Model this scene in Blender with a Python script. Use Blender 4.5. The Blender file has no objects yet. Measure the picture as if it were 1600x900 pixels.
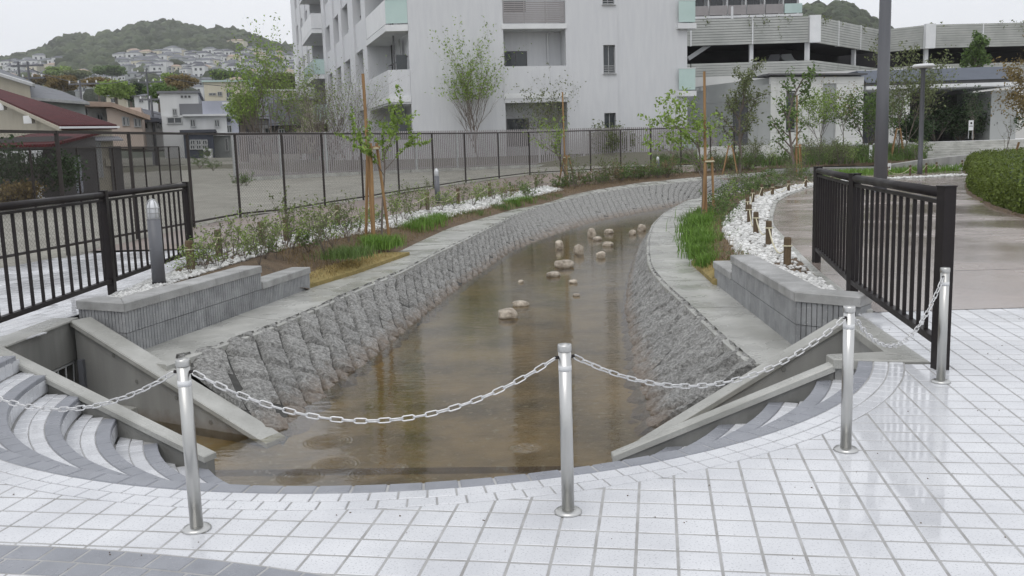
import bpy, math, random
import numpy as np
from mathutils import Vector, Matrix, noise

random.seed(7)
rng = np.random.default_rng(7)
SC = bpy.context.scene
COL = SC.collection
pi = math.pi

# ------------------------------------------------------------------ camera
F_PX, PITCH, ROLL, CAM_H = 1438.61, 0.147247, -0.0301666, 1.45795
cp, sp, cr, sr = math.cos(PITCH), math.sin(PITCH), math.cos(ROLL), math.sin(ROLL)
C_FWD = np.array([0, cp, -sp]); _up = np.array([0, sp, cp]); _rt = np.array([1.0, 0, 0])
C_RT = cr * _rt + sr * _up
C_UP = -sr * _rt + cr * _up
cam_d = bpy.data.cameras.new('camera')
cam_d.sensor_width = 36.0
cam_d.lens = F_PX / 1600 * 36.0
cam_d.clip_start = 0.05
cam_d.clip_end = 6000
cam = bpy.data.objects.new('camera', cam_d)
COL.objects.link(cam)
M = Matrix.Identity(4)
for r in range(3):
    M[r][0] = C_RT[r]; M[r][1] = C_UP[r]; M[r][2] = -C_FWD[r]
M[2][3] = CAM_H
cam.matrix_world = M
SC.camera = cam

# ------------------------------------------------------------------ sky, sun, exposure
SUN_EL, SUN_AZ = math.radians(58), math.radians(200)
w = bpy.data.worlds.new('World'); SC.world = w; w.use_nodes = True
nt = w.node_tree; nt.nodes.clear()
n_out = nt.nodes.new('ShaderNodeOutputWorld'); n_bg = nt.nodes.new('ShaderNodeBackground')
n_sky = nt.nodes.new('ShaderNodeTexSky'); n_sky.sky_type = 'NISHITA'; n_sky.sun_disc = False
n_sky.sun_elevation = SUN_EL; n_sky.sun_rotation = SUN_AZ
n_tc = nt.nodes.new('ShaderNodeTexCoord'); n_no = nt.nodes.new('ShaderNodeTexNoise')
n_no.inputs['Scale'].default_value = 1.6; n_no.inputs['Detail'].default_value = 5
n_rm = nt.nodes.new('ShaderNodeValToRGB')
n_rm.color_ramp.elements[0].position = 0.3; n_rm.color_ramp.elements[0].color = (9.5, 9.75, 10.3, 1)
n_rm.color_ramp.elements[1].position = 0.75; n_rm.color_ramp.elements[1].color = (10.5, 10.6, 10.9, 1)
n_mx = nt.nodes.new('ShaderNodeMix'); n_mx.data_type = 'RGBA'; n_mx.inputs['Factor'].default_value = 0.93
nt.links.new(n_tc.outputs['Generated'], n_no.inputs['Vector'])
nt.links.new(n_no.outputs['Fac'], n_rm.inputs['Fac'])
nt.links.new(n_sky.outputs['Color'], n_mx.inputs['A'])
nt.links.new(n_rm.outputs['Color'], n_mx.inputs['B'])
nt.links.new(n_mx.outputs['Result'], n_bg.inputs['Color'])
n_bg.inputs['Strength'].default_value = 0.1
nt.links.new(n_bg.outputs['Background'], n_out.inputs['Surface'])
sun_d = bpy.data.lights.new('sun', 'SUN'); sun_d.energy = 0.9; sun_d.angle = math.radians(40)
sun_d.color = (1.0, 0.97, 0.93)
sun = bpy.data.objects.new('sun', sun_d); COL.objects.link(sun)
sun.rotation_euler = (pi / 2 - SUN_EL, 0, pi - SUN_AZ)
SC.view_settings.view_transform = 'Standard'; SC.view_settings.look = 'None'
SC.view_settings.exposure = 0.0; SC.view_settings.gamma = 1.0
SC.cycles.max_bounces = 8; SC.cycles.transparent_max_bounces = 24
SC.cycles.diffuse_bounces = 3; SC.cycles.glossy_bounces = 3

# ------------------------------------------------------------------ picture <-> place
def ray(px, py):
    return C_RT * (px - 800) / F_PX - C_UP * (py - 450) / F_PX + C_FWD
O = np.array([0, 0, CAM_H])
def A(px, py, z=0.0):                      # the point at height z seen there
    d = ray(px, py); return O + d * ((z - CAM_H) / d[2])
def D(px, py, y):                          # the point at forward distance y seen there
    d = ray(px, py); return O + d * (y / d[1])
def PX(p):
    d = np.asarray(p, float) - O; zc = d @ C_FWD
    return np.stack([800 + F_PX * (d @ C_RT) / zc, 450 - F_PX * (d @ C_UP) / zc, zc], -1)

# ------------------------------------------------------------------ objects
def link(o, parent=None):
    COL.objects.link(o)
    if parent is not None: o.parent = parent
    return o
def tag(o, label=None, cat=None, group=None, kind=None):
    if label: o['label'] = label
    if cat: o['category'] = cat
    if group: o['group'] = group
    if kind: o['kind'] = kind
    return o
def thing(name, loc, label=None, cat=None, group=None, kind=None, rz=0):
    o = bpy.data.objects.new(name, None); o.empty_display_size = 0.1
    o.location = Vector([float(v) for v in loc]); o.rotation_euler = (0, 0, rz)
    link(o); return tag(o, label, cat, group, kind)
def copy_tree(o, parent=None):
    c = o.copy(); COL.objects.link(c)
    if parent is not None: c.parent = parent
    for ch in o.children: copy_tree(ch, c)
    return c
def base(root):
    v = Vector((0, 0, 0)); q = root
    while q is not None: v = v + q.location; q = q.parent
    return v

class MB:
    """collects vertices and faces, builds one mesh object"""
    def __init__(s): s.v = []; s.f = []; s.m = []
    def add(s, v, f, m=0):
        n = len(s.v); s.v.extend([tuple(map(float, p)) for p in v]); s.f.extend([tuple(i + n for i in q) for q in f]); s.m.extend([m] * len(f)); return s
    def box(s, c, size, rz=0, m=0, ax=None):
        hx, hy, hz = size[0] / 2, size[1] / 2, size[2] / 2
        if ax is None: ax = (np.array([math.cos(rz), math.sin(rz), 0]), np.array([-math.sin(rz), math.cos(rz), 0]), np.array([0, 0, 1.0]))
        c = np.array(c, float)
        v = [c + ax[0] * a * hx + ax[1] * b * hy + ax[2] * d * hz for d in (-1, 1) for a, b in ((-1, -1), (1, -1), (1, 1), (-1, 1))]
        return s.add(v, [(3, 2, 1, 0), (4, 5, 6, 7), (0, 1, 5, 4), (1, 2, 6, 5), (2, 3, 7, 6), (3, 0, 4, 7)], m)
    def prism(s, poly, z0, z1, m=0, bevel=0.0):
        """poly: list of xy; z0/z1: number or one per corner"""
        n = len(poly)
        z0 = [z0] * n if np.isscalar(z0) else z0; z1 = [z1] * n if np.isscalar(z1) else z1
        a = sum(poly[i][0] * poly[(i + 1) % n][1] - poly[(i + 1) % n][0] * poly[i][1] for i in range(n))
        if a < 0: poly = poly[::-1]; z0 = z0[::-1]; z1 = z1[::-1]
        v = [(p[0], p[1], z) for p, z in zip(poly, z0)]
        if bevel:
            ins = inset(poly, bevel)
            v += [(p[0], p[1], z - bevel) for p, z in zip(poly, z1)] + [(p[0], p[1], z) for p, z in zip(ins, z1)]
            f = [tuple(range(2 * n, 3 * n))] + [(i, (i + 1) % n, n + (i + 1) % n, n + i) for i in range(n)] + [(n + i, n + (i + 1) % n, 2 * n + (i + 1) % n, 2 * n + i) for i in range(n)]
        else:
            v += [(p[0], p[1], z) for p, z in zip(poly, z1)]
            f = [tuple(range(n, 2 * n))] + [(i, (i + 1) % n, n + (i + 1) % n, n + i) for i in range(n)]
        f.append(tuple(range(n))[::-1])
        return s.add(v, f, m)
    def bar(s, p, q, w, h=None, m=0):
        """square bar from p to q"""
        p, q = np.array(p, float), np.array(q, float); d = q - p; L = np.linalg.norm(d)
        if L < 1e-6: return s
        d /= L; h = w if h is None else h
        up = np.array([0, 0, 1.0]) if abs(d[2]) < 0.95 else np.array([0, 1.0, 0])
        a = np.cross(up, d); a /= np.linalg.norm(a); b = np.cross(d, a)
        return s.box((p + q) / 2, (L, w, h), ax=(d, a, b), m=m)
    def tube(s, pts, radii, n=8, m=0, caps=True):
        pts = [np.array(p, float) for p in pts]; k = len(pts)
        if np.isscalar(radii): radii = [radii] * k
        v = []; f = []; pa = None
        for i in range(k):
            d = pts[min(i + 1, k - 1)] - pts[max(i - 1, 0)]; L = np.linalg.norm(d); d = d / (L if L > 1e-9 else 1)
            if pa is None:
                up = np.array([0, 0, 1.0]) if abs(d[2]) < 0.9 else np.array([1.0, 0, 0]); a = np.cross(up, d)
            else: a = pa - d * (pa @ d)
            a /= max(np.linalg.norm(a), 1e-9); pa = a; b = np.cross(d, a)
            for j in range(n):
                t = 2 * pi * j / n; v.append(pts[i] + radii[i] * (a * math.cos(t) + b * math.sin(t)))
        for i in range(k - 1):
            for j in range(n):
                f.append((i * n + j, i * n + (j + 1) % n, (i + 1) * n + (j + 1) % n, (i + 1) * n + j))
        if caps: f.append(tuple(range(n))[::-1]); f.append(tuple((k - 1) * n + j for j in range(n)))
        return s.add(v, f, m)
    def lathe(s, c, prof, n=16, m=0):
        """prof: (r, z) from bottom to top, about the vertical through c"""
        v = []; f = []; k = len(prof)
        for r, z in prof:
            for j in range(n): t = 2 * pi * j / n; v.append((c[0] + r * math.cos(t), c[1] + r * math.sin(t), c[2] + z))
        for i in range(k - 1):
            for j in range(n): f.append((i * n + j, i * n + (j + 1) % n, (i + 1) * n + (j + 1) % n, (i + 1) * n + j))
        f.append(tuple(range(n))[::-1]); f.append(tuple((k - 1) * n + j for j in range(n)))
        return s.add(v, f, m)
    def quad(s, a, b, c, d, m=0): return s.add([a, b, c, d], [(0, 1, 2, 3)], m)
    def mesh(s, name, mats, off=(0, 0, 0), smooth=False):
        me = bpy.data.meshes.new(name); o = np.array(off, float)
        me.from_pydata([tuple(np.array(p) - o) for p in s.v], [], s.f)
        mats = mats if isinstance(mats, (list, tuple)) else [mats]
        for q in mats: me.materials.append(q)
        if len(mats) > 1: me.polygons.foreach_set('material_index', s.m)
        if smooth: me.polygons.foreach_set('use_smooth', [True] * len(s.f))
        me.update(); return me
    def build(s, name, mats, parent=None, smooth=False, at=None, label=None, cat=None, group=None, kind=None):
        """one object; its vertices were given in world metres; at = its own base point (top level)"""
        off = base(parent) if parent is not None else Vector([float(v) for v in (at if at is not None else (0, 0, 0))])
        o = bpy.data.objects.new(name, s.mesh(name, mats, off, smooth))
        if parent is None: o.location = off
        link(o, parent); return tag(o, label, cat, group, kind)

def inset(poly, d):
    n = len(poly); out = []
    for i in range(n):
        p0, p1, p2 = (np.array(poly[(i + k) % n][:2], float) for k in (-1, 0, 1))
        a = p1 - p0; b = p2 - p1
        la, lb = np.linalg.norm(a), np.linalg.norm(b)
        if la < 1e-6 or lb < 1e-6: out.append(tuple(p1)); continue
        na = np.array([-a[1], a[0]]) / la; nb = np.array([-b[1], b[0]]) / lb
        m = na + nb; mm = m @ m
        out.append(tuple(p1 + (2 * d / mm) * m) if mm > 0.3 else tuple(p1 + na * d))
    return out
def clip(poly, n, c):
    """keep the part of poly where n.p >= c"""
    out = []
    for i in range(len(poly)):
        p, q = poly[i], poly[(i + 1) % len(poly)]
        a = n[0] * p[0] + n[1] * p[1] - c; b = n[0] * q[0] + n[1] * q[1] - c
        if a >= 0: out.append(p)
        if a * b < 0: t = a / (a - b); out.append((p[0] + (q[0] - p[0]) * t, p[1] + (q[1] - p[1]) * t))
    return out
def parea(poly):
    return 0.5 * sum(poly[i][0] * poly[(i + 1) % len(poly)][1] - poly[(i + 1) % len(poly)][0] * poly[i][1] for i in range(len(poly)))
def fastmesh(name, v, f, mats, mi=None, smooth=False):
    """big meshes: v (n,3), f (m,k) arrays"""
    v = np.asarray(v, np.float32); f = np.asarray(f, np.int32); me = bpy.data.meshes.new(name)
    me.vertices.add(len(v)); me.vertices.foreach_set('co', v.ravel())
    k = f.shape[1]; me.loops.add(f.size); me.loops.foreach_set('vertex_index', f.ravel())
    me.polygons.add(len(f)); me.polygons.foreach_set('loop_start', np.arange(0, f.size, k, dtype=np.int32))
    me.polygons.foreach_set('loop_total', np.full(len(f), k, np.int32))
    for q in (mats if isinstance(mats, (list, tuple)) else [mats]): me.materials.append(q)
    if mi is not None: me.polygons.foreach_set('material_index', np.asarray(mi, np.int32))
    if smooth: me.polygons.foreach_set('use_smooth', np.ones(len(f), bool))
    me.update(calc_edges=True); me.validate(); return me
def fastobj(name, v, f, mats, parent=None, at=(0, 0, 0), mi=None, smooth=False, **kw):
    off = np.array(base(parent)) if parent is not None else np.array(at, float)
    o = bpy.data.objects.new(name, fastmesh(name, np.asarray(v) - off, f, mats, mi, smooth))
    if parent is None: o.location = Vector([float(q) for q in off])
    link(o, parent); return tag(o, **kw)

class Pieces:
    """pieces of one surface: the ones that show largest become parts, the rest one joined part"""
    def __init__(s): s.p = []
    def add(s, mb, share=None): s.p.append(mb)
    def flush(s, name, mats, parent, n=300, rest='', smooth=False):
        sc = []
        for mb in s.p:
            v = np.array(mb.v); q = PX(v); ok = (q[:, 2] > 0.2).all()
            x0, x1, y0, y1 = q[:, 0].min(), q[:, 0].max(), q[:, 1].min(), q[:, 1].max()
            inside = ok and x1 > 2 and x0 < 1598 and y1 > 2 and y0 < 898
            sc.append(min(x1 - x0, 200) * min(y1 - y0, 200) if inside else -1)
        order = sorted(range(len(s.p)), key=lambda i: -sc[i])
        left = MB()
        for k, i in enumerate(order):
            if k < n and sc[i] > 18: s.p[i].build(name, mats, parent, smooth=smooth)
            else: left.add(s.p[i].v, s.p[i].f)
        if left.v: left.build(rest or name + '_field', mats, parent, smooth=smooth, kind='stuff')

# ------------------------------------------------------------------ materials
def srgb(r, g, b):
    f = lambda c: (c / 255 / 12.92) if c / 255 <= 0.04045 else ((c / 255 + 0.055) / 1.055) ** 2.4
    return (f(r), f(g), f(b))
def mat(name, c1, c2=None, scale=4.0, detail=6, rough=0.6, rough2=None, rscale=3.0, bump=0.0, bscale=40.0, speck=None, sscale=300.0, spos=0.62,
        island=0.0, metallic=0.0, spec=0.5, stain=None, streak=False, transl=0.0, lo=0.35, hi=0.65, bdetail=6, objrand=0.0, space='P'):
    m = bpy.data.materials.new(name); m.use_nodes = True; t = m.node_tree; N = t.nodes; L = t.links
    b = N['Principled BSDF']
    geo = N.new('ShaderNodeNewGeometry'); pos = geo.outputs['Position']
    if space == 'O': pos = N.new('ShaderNodeTexCoord').outputs['Object']
    def noise_(sc, de, vec=None, ro=0.6):
        q = N.new('ShaderNodeTexNoise'); q.inputs['Scale'].default_value = sc; q.inputs['Detail'].default_value = de; q.inputs['Roughness'].default_value = ro
        L.new(vec or pos, q.inputs['Vector']); return q.outputs['Fac']
    def rng_(x, a, c):
        q = N.new('ShaderNodeMapRange'); q.inputs['From Min'].default_value = a; q.inputs['From Max'].default_value = c; L.new(x, q.inputs['Value']); return q.outputs['Result']
    def mix_(f, a, c, mode='MIX'):
        q = N.new('ShaderNodeMix'); q.data_type = 'RGBA'; q.blend_type = mode
        for k, x in (('Factor', f), ('A', a), ('B', c)):
            if hasattr(x, 'is_output'): L.new(x, q.inputs[k])
            else: q.inputs[k].default_value = x if k == 'Factor' else (*x, 1)
        return q.outputs['Result']
    vec = pos
    if streak:
        mp = N.new('ShaderNodeMapping'); mp.inputs['Scale'].default_value = (1, 1, 0.12); L.new(pos, mp.inputs['Vector']); vec = mp.outputs['Vector']
    c2 = c2 or tuple(x * 0.8 for x in c1)
    col = mix_(rng_(noise_(scale, detail, vec), lo, hi), c1, c2)
    if speck: col = mix_(rng_(noise_(sscale, 2), spos, spos + 0.06), col, speck)
    if stain:   # (colour, z low, z high): a tide mark
        sx = N.new('ShaderNodeSeparateXYZ'); L.new(pos, sx.inputs['Vector'])
        ad = N.new('ShaderNodeMath'); ad.operation = 'MULTIPLY_ADD'; L.new(noise_(9, 5), ad.inputs[0]); ad.inputs[1].default_value = 0.25; L.new(sx.outputs['Z'], ad.inputs[2])
        col = mix_(rng_(ad.outputs[0], stain[2], stain[1]), col, stain[0])
    for amt, src in ((island, geo.outputs['Random Per Island']), (objrand, None)):
        if amt:
            if src is None: src = N.new('ShaderNodeObjectInfo').outputs['Random']
            q = N.new('ShaderNodeMapRange'); q.inputs['To Min'].default_value = 1 - amt; q.inputs['To Max'].default_value = 1 + amt; L.new(src, q.inputs['Value'])
            hs = N.new('ShaderNodeHueSaturation'); L.new(q.outputs['Result'], hs.inputs['Value']); L.new(col, hs.inputs['Color']); col = hs.outputs['Color']
    L.new(col, b.inputs['Base Color'])
    b.inputs['Metallic'].default_value = metallic; b.inputs['Specular IOR Level'].default_value = spec; b.inputs['Roughness'].default_value = rough
    if rough2 is not None:
        q = N.new('ShaderNodeMapRange'); q.inputs['From Min'].default_value = 0.4; q.inputs['From Max'].default_value = 0.6
        q.inputs['To Min'].default_value = rough; q.inputs['To Max'].default_value = rough2; L.new(noise_(rscale, 4), q.inputs['Value']); L.new(q.outputs['Result'], b.inputs['Roughness'])
    if bump:
        q = N.new('ShaderNodeBump'); q.inputs['Strength'].default_value = 1.0; q.inputs['Distance'].default_value = bump
        L.new(noise_(bscale, bdetail, None, 0.65), q.inputs['Height']); L.new(q.outputs['Normal'], b.inputs['Normal'])
    if transl:
        tr = N.new('ShaderNodeBsdfTranslucent'); L.new(col, tr.inputs['Color']); mx = N.new('ShaderNodeMixShader'); mx.inputs[0].default_value = transl
        L.new(b.outputs[0], mx.inputs[1]); L.new(tr.outputs[0], mx.inputs[2]); L.new(mx.outputs[0], N['Material Output'].inputs['Surface'])
    return m

MT = {}
MT['tile'] = mat('white_granite_tile', (.67, .68, .70), (.57, .58, .605), 2.2, rough=.30, rough2=.035, rscale=.9, speck=(.44, .45, .47), sscale=120, spos=.59, island=.09)
MT['tile_dark'] = mat('grey_tile', (.27, .28, .31), (.22, .23, .255), 5, rough=.45, rough2=.25, rscale=2, speck=(.36, .37, .4), sscale=200, island=.08, bump=.0006, bscale=200)
MT['mortar'] = mat('grey_mortar', (.44, .44, .435), (.30, .295, .285), 6, rough=.7, bump=.001, bscale=300)
MT['conc'] = mat('wet_concrete', (.47, .47, .44), (.31, .31, .285), 1.7, detail=10, rough=.5, rough2=.18, rscale=1.5, bump=.002, bscale=90, speck=(.27, .27, .25), sscale=90, spos=.64, objrand=.06)
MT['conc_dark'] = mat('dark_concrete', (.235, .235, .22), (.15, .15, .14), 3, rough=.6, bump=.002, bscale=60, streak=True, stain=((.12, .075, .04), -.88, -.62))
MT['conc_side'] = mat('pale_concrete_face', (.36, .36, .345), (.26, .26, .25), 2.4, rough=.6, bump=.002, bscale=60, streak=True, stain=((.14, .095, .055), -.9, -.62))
MT['granite'] = mat('split_granite', (.43, .428, .41), (.15, .148, .14), 30, detail=12, rough=.75, bump=.035, bscale=30, bdetail=12, speck=(.09, .09, .09), sscale=110, spos=.58, objrand=.08, stain=((.20, .145, .10), -.83, -.60))
MT['granite_back'] = mat('dark_joint', (.085, .083, .078), (.05, .05, .046), 10, rough=.85, bump=.01, bscale=60)
MT['block'] = mat('ribbed_block', (.33, .335, .34), (.22, .225, .23), 5, rough=.6, bump=.002, bscale=140, speck=(.62, .62, .6), sscale=95, spos=.66, objrand=.1)
MT['cap'] = mat('cap_block', (.40, .40, .395), (.26, .26, .25), 4, rough=.5, bump=.002, bscale=120, speck=(.55, .55, .53), sscale=90, spos=.66, objrand=.1)
MT['bed'] = mat('stream_bed', (.31, .228, .115), (.135, .104, .053), 1.6, detail=9, rough=.8, bump=.01, bscale=18, speck=(.30, .26, .18), sscale=14, spos=.62)
MT['soil'] = mat('brown_soil', (.155, .105, .065), (.085, .06, .04), 3, detail=10, rough=.9, bump=.02, bscale=25, bdetail=10, speck=(.24, .19, .11), sscale=60, spos=.58)
MT['straw'] = mat('dry_straw', (.36, .27, .1), (.25, .2, .07), 10, rough=.9, bump=.02, bscale=80, speck=(.42, .35, .18), sscale=120)
MT['lot'] = mat('grey_gravel', (.33, .32, .275), (.24, .23, .2), 1.2, detail=10, rough=.9, bump=.03, bscale=14, bdetail=8, speck=(.13, .13, .12), sscale=16, spos=.58)
MT['wgravel'] = mat('white_stone', (.72, .72, .705), (.50, .50, .48), 14, rough=.6, island=.28)
MT['path'] = mat('wet_brown_path', (.33, .275, .245), (.27, .225, .20), .7, rough=.30, rough2=.04, rscale=.4, bump=.0005, bscale=150, speck=(.33, .28, .24), sscale=140, objrand=.04)
MT['path_dry'] = mat('brown_path', (.27, .22, .19), (.21, .17, .15), 1.2, rough=.6, rough2=.35, rscale=.6, bump=.002, bscale=120)
MT['steel'] = mat('stainless_steel', (.62, .62, .61), (.52, .52, .5), 6, rough=.28, rough2=.4, rscale=8, metallic=1.0, streak=True)
MT['chain'] = mat('galvanised_chain', (.72, .72, .72), (.6, .6, .6), 60, rough=.38, metallic=.85)
MT['reflector'] = mat('white_reflector', (.78, .79, .8), rough=.4)
MT['black_metal'] = mat('dark_brown_metal', (.014, .011, .012), (.018, .014, .014), 8, rough=.45, rough2=.55, spec=.3)
MT['brown_metal'] = mat('brown_fence_metal', (.022, .016, .014), (.028, .021, .018), 8, rough=.45)
MT['lamp_grey'] = mat('grey_lamp_paint', (.15, .155, .17), (.12, .125, .14), 3, rough=.45, streak=True)
MT['lamp_glass'] = mat('frosted_lamp_glass', (.82, .83, .85), (.74, .76, .8), 8, rough=.15)
MT['wood'] = mat('stake_wood', (.36, .22, .10), (.22, .13, .06), 14, rough=.8, streak=True, bump=.004, bscale=60)
MT['log'] = mat('weathered_stake', (.15, .105, .06), (.09, .065, .04), 16, rough=.85, streak=True, bump=.004, bscale=60)
MT['rope'] = mat('pale_rope', (.62, .58, .42), (.5, .46, .33), 60, rough=.85)
MT['rock'] = mat('pale_rock', (.58, .51, .42), (.24, .20, .155), 11, detail=10, rough=.55, bump=.02, bscale=30, stain=((.10, .07, .045), -.87, -.76), objrand=.12)
MT['bark'] = mat('grey_bark', (.20, .17, .145), (.12, .10, .085), 20, rough=.9, bump=.006, bscale=40, streak=True)
def leafmat(n, c, isl=.35, tr=.35): return mat(n, c, tuple(x * .75 for x in c), 6, rough=.55, island=isl, transl=tr, spec=.3)
MT['leaf_light'] = leafmat('light_green_leaf', (.27, .39, .09))
MT['leaf_yg'] = leafmat('yellow_green_leaf', (.29, .40, .11))
MT['leaf_mid'] = leafmat('mid_green_leaf', (.14, .22, .065))
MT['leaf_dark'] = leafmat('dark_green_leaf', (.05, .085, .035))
MT['leaf_olive'] = leafmat('olive_leaf', (.20, .235, .11))
MT['leaf_brown'] = leafmat('rust_leaf', (.25, .19, .08))
MT['leaf_grass'] = leafmat('grass_blade', (.17, .30, .055))
MT['leaf_hedge'] = leafmat('hedge_leaf', (.155, .205, .045))
MT['dry'] = leafmat('dry_blade', (.27, .20, .11))
MT['apt'] = mat('grey_wall_tile', (.63, .64, .655), (.59, .60, .62), 5, rough=.45, streak=True, detail=3)
MT['white'] = mat('white_paint', (.76, .77, .78), (.7, .71, .72), 1, rough=.5)
MT['slab_white'] = mat('white_slab', (.74, .75, .755), (.66, .67, .68), 1, rough=.6)
MT['soffit'] = mat('grey_soffit', (.40, .41, .41), (.35, .36, .36), 1, rough=.7)
MT['glass_dark'] = mat('dark_window_glass', (.035, .042, .048), (.05, .058, .062), .6, rough=.06, spec=.6)
MT['glass_green'] = mat('green_frosted_glass', (.50, .63, .60), (.44, .57, .54), .7, rough=.15)
MT['frame'] = mat('aluminium_frame', (.45, .46, .46), rough=.4)
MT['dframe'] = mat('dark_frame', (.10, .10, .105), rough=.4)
MT['louvre'] = mat('pale_louvre', (.47, .48, .455), (.37, .38, .36), .6, rough=.55)
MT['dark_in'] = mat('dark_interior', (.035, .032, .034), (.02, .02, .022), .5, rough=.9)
MT['slat'] = mat('grey_slat', (.33, .31, .31), (.29, .27, .27), 1, rough=.5)
MT['panelwhite'] = mat('white_wall_panel', (.70, .70, .68), (.64, .64, .62), .7, rough=.5, streak=True)
MT['panelgrey'] = mat('grey_and_shaded_panel', (.40, .41, .40), (.35, .36, .35), .7, rough=.55, streak=True)  # on the white building's left side this grey stands in for shade
MT['slate'] = mat('slate_blue_fascia', (.12, .135, .165), (.095, .11, .135), .7, rough=.65, spec=.3)
def wallm(n, c): return mat(n, c, tuple(x * .86 for x in c), .9, rough=.75, streak=True)
MT['w_white'] = wallm('house_white', (.68, .69, .69)); MT['w_cream'] = wallm('house_cream', (.66, .62, .50)); MT['w_pink'] = wallm('house_pink', (.64, .53, .46))
MT['w_tan'] = wallm('house_tan', (.40, .37, .30)); MT['w_grey'] = wallm('house_grey', (.36, .38, .38)); MT['w_navy'] = wallm('house_navy', (.06, .07, .10)); MT['w_lav'] = wallm('house_lavender', (.46, .48, .56))
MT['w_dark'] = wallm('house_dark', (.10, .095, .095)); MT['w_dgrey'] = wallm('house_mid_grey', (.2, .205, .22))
MT['r_red'] = mat('red_tin_roof', (.085, .014, .016), (.055, .011, .013), 3, rough=.7, spec=.2, streak=False, bump=.004, bscale=30)
MT['r_grey'] = mat('grey_roof', (.15, .16, .18), (.10, .105, .12), 2, rough=.6); MT['r_dark'] = mat('dark_roof', (.07, .075, .095), (.05, .052, .065), 2, rough=.6)
MT['r_pink'] = mat('salmon_roof', (.42, .32, .25), (.34, .25, .2), 2, rough=.7)
MT['hill'] = mat('wooded_slope', (.055, .065, .04), (.04, .048, .032), .02, rough=.95)
MT['ground'] = mat('far_ground', (.17, .16, .13), (.12, .12, .09), .05, rough=.95)
# ------------------------------------------------------------------ basin geometry (all in metres)
CX, CY = -0.688, 7.159
Z_W, Z_BED, Z_COP = -0.87, -1.0, -0.36
YAW = -0.157889; GX, GY = 0.49783, 3.64660
TI = 0.15
def on_circ(r, a): return (CX + r * math.cos(a), CY + r * math.sin(a))
# side walls of the basin stairs (stringers) and the wing walls
ST_L = (np.array([-4.16, 7.27]), np.array([-2.18, 6.30]))
ST_R = (np.array([2.60, 6.155]), np.array([0.652, 6.05]))
WG_L = (np.array([-4.13, 8.68]), np.array([-2.04, 7.53]))
WG_R = (np.array([2.70, 7.47]), np.array([0.96, 7.10]))

# ------------------------------------------------------------------ stream course: stations of (left top, left water, right top, right water)
def xy(p): return np.array(p[:2], float)
L_TOP = [A(275, 560, Z_COP), A(400, 520, Z_COP), A(500, 478, Z_COP), A(560, 450, Z_COP), A(625, 425, Z_COP), A(675, 397, Z_COP), A(725, 374, Z_COP), A(800, 337, Z_COP), A(850, 320, Z_COP),
         D(925, 302, 35), D(1000, 291, 39.5), D(1075, 283, 42), D(1125, 277, 43), D(1200, 271, 44.5)]
L_WAT = [A(430, 680, Z_W), A(487, 622, Z_W), A(527, 595, Z_W), A(575, 560, Z_W), A(625, 520, Z_W), A(675, 482, Z_W), A(712, 452, Z_W), A(800, 391, Z_W), A(850, 372, Z_W), A(925, 347, Z_W), A(1000, 332, Z_W), A(1040, 325, Z_W), A(1080, 316.5, Z_W), A(1150, 306, Z_W)]
R_TOP = [(2.03, 7.5, Z_COP), (2.03, 7.9, Z_COP), (2.01, 8.34, Z_COP), (2.06, 10.47, Z_COP), (2.06, 12.0, Z_COP), (2.17, 14.18, Z_COP), (2.49, 16.45, Z_COP), (2.75, 18.18, Z_COP), (3.44, 21.98, Z_COP), (4.36, 25.76, Z_COP), (5.84, 30.2, -.3), (7.6, 33.2, -.25), (10.5, 36.3, -.2), (15, 39.5, -.1)]
def resample(pts, n):
    pts = np.array([np.array(p, float) for p in pts]); d = np.r_[0, np.cumsum(np.linalg.norm(np.diff(pts, axis=0), axis=1))]
    t = np.linspace(0, d[-1], n); return np.stack([np.interp(t, d, pts[:, k]) for k in range(pts.shape[1])], -1)
def smooth_line(pts, n, it=2):
    p = resample(pts, n)
    for _ in range(it): p[1:-1] = (p[:-2] + 2 * p[1:-1] + p[2:]) / 4
    return p
def at_y(line, y):
    return np.array([np.interp(y, line[:, 1], line[:, k]) for k in range(3)])
NS = 90
LT = smooth_line(L_TOP, NS, 3); LW = smooth_line(L_WAT, NS, 3)
RT = smooth_line(R_TOP, NS, 3)
def left_wall(s):      # s in 0..1 along; the top and the foot of the face
    return np.array([np.interp(s, np.linspace(0, 1, NS), LT[:, k]) for k in range(3)]), np.array([np.interp(s, np.linspace(0, 1, NS), LW[:, k]) for k in range(3)])
def right_wall(s):
    i = s * (NS - 1); t = np.array([np.interp(s, np.linspace(0, 1, NS), RT[:, k]) for k in range(3)])
    a = np.array([np.interp(min(s + .02, 1), np.linspace(0, 1, NS), RT[:, k]) for k in range(3)]) - np.array([np.interp(max(s - .02, 0), np.linspace(0, 1, NS), RT[:, k]) for k in range(3)])
    n = np.array([-a[1], a[0], 0]); n /= np.linalg.norm(n)
    off = np.interp(t[1], [7.5, 8.5, 10, 12, 14, 18, 40], [.86, .80, .68, .52, .40, .34, .4])
    f = t + n * off; f[2] = Z_W; return t, f

# ------------------------------------------------------------------ terrain and far ground
def terrain():
    xs = np.r_[-1500, -700, -350, -180, -110, -75, -55, np.arange(-40, 61, 4), 75, 110, 180, 350, 700, 1500]
    ys = np.r_[-300, -100, -30, -8, 0, np.arange(4, 77, 4), 90, 120, 180, 260, 380, 600, 1000, 1800, 3000]
    v = []; f = []
    for y in ys:
        for x in xs:
            inner = (-38 < x < 38) and (2 < y < 50)
            z = -1.45 if inner else (-.25 if y < 4 else 0.9)
            if y > 50: z = 1.2 + min(max(y - 120, 0), 300) * .012
            v.append((x, y, z))
    n = len(xs)
    for j in range(len(ys) - 1):
        for i in range(n - 1): f.append((j * n + i, j * n + i + 1, (j + 1) * n + i + 1, (j + 1) * n + i))
    fastobj('ground', v, f, MT['ground'], kind='structure')
terrain()

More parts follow.
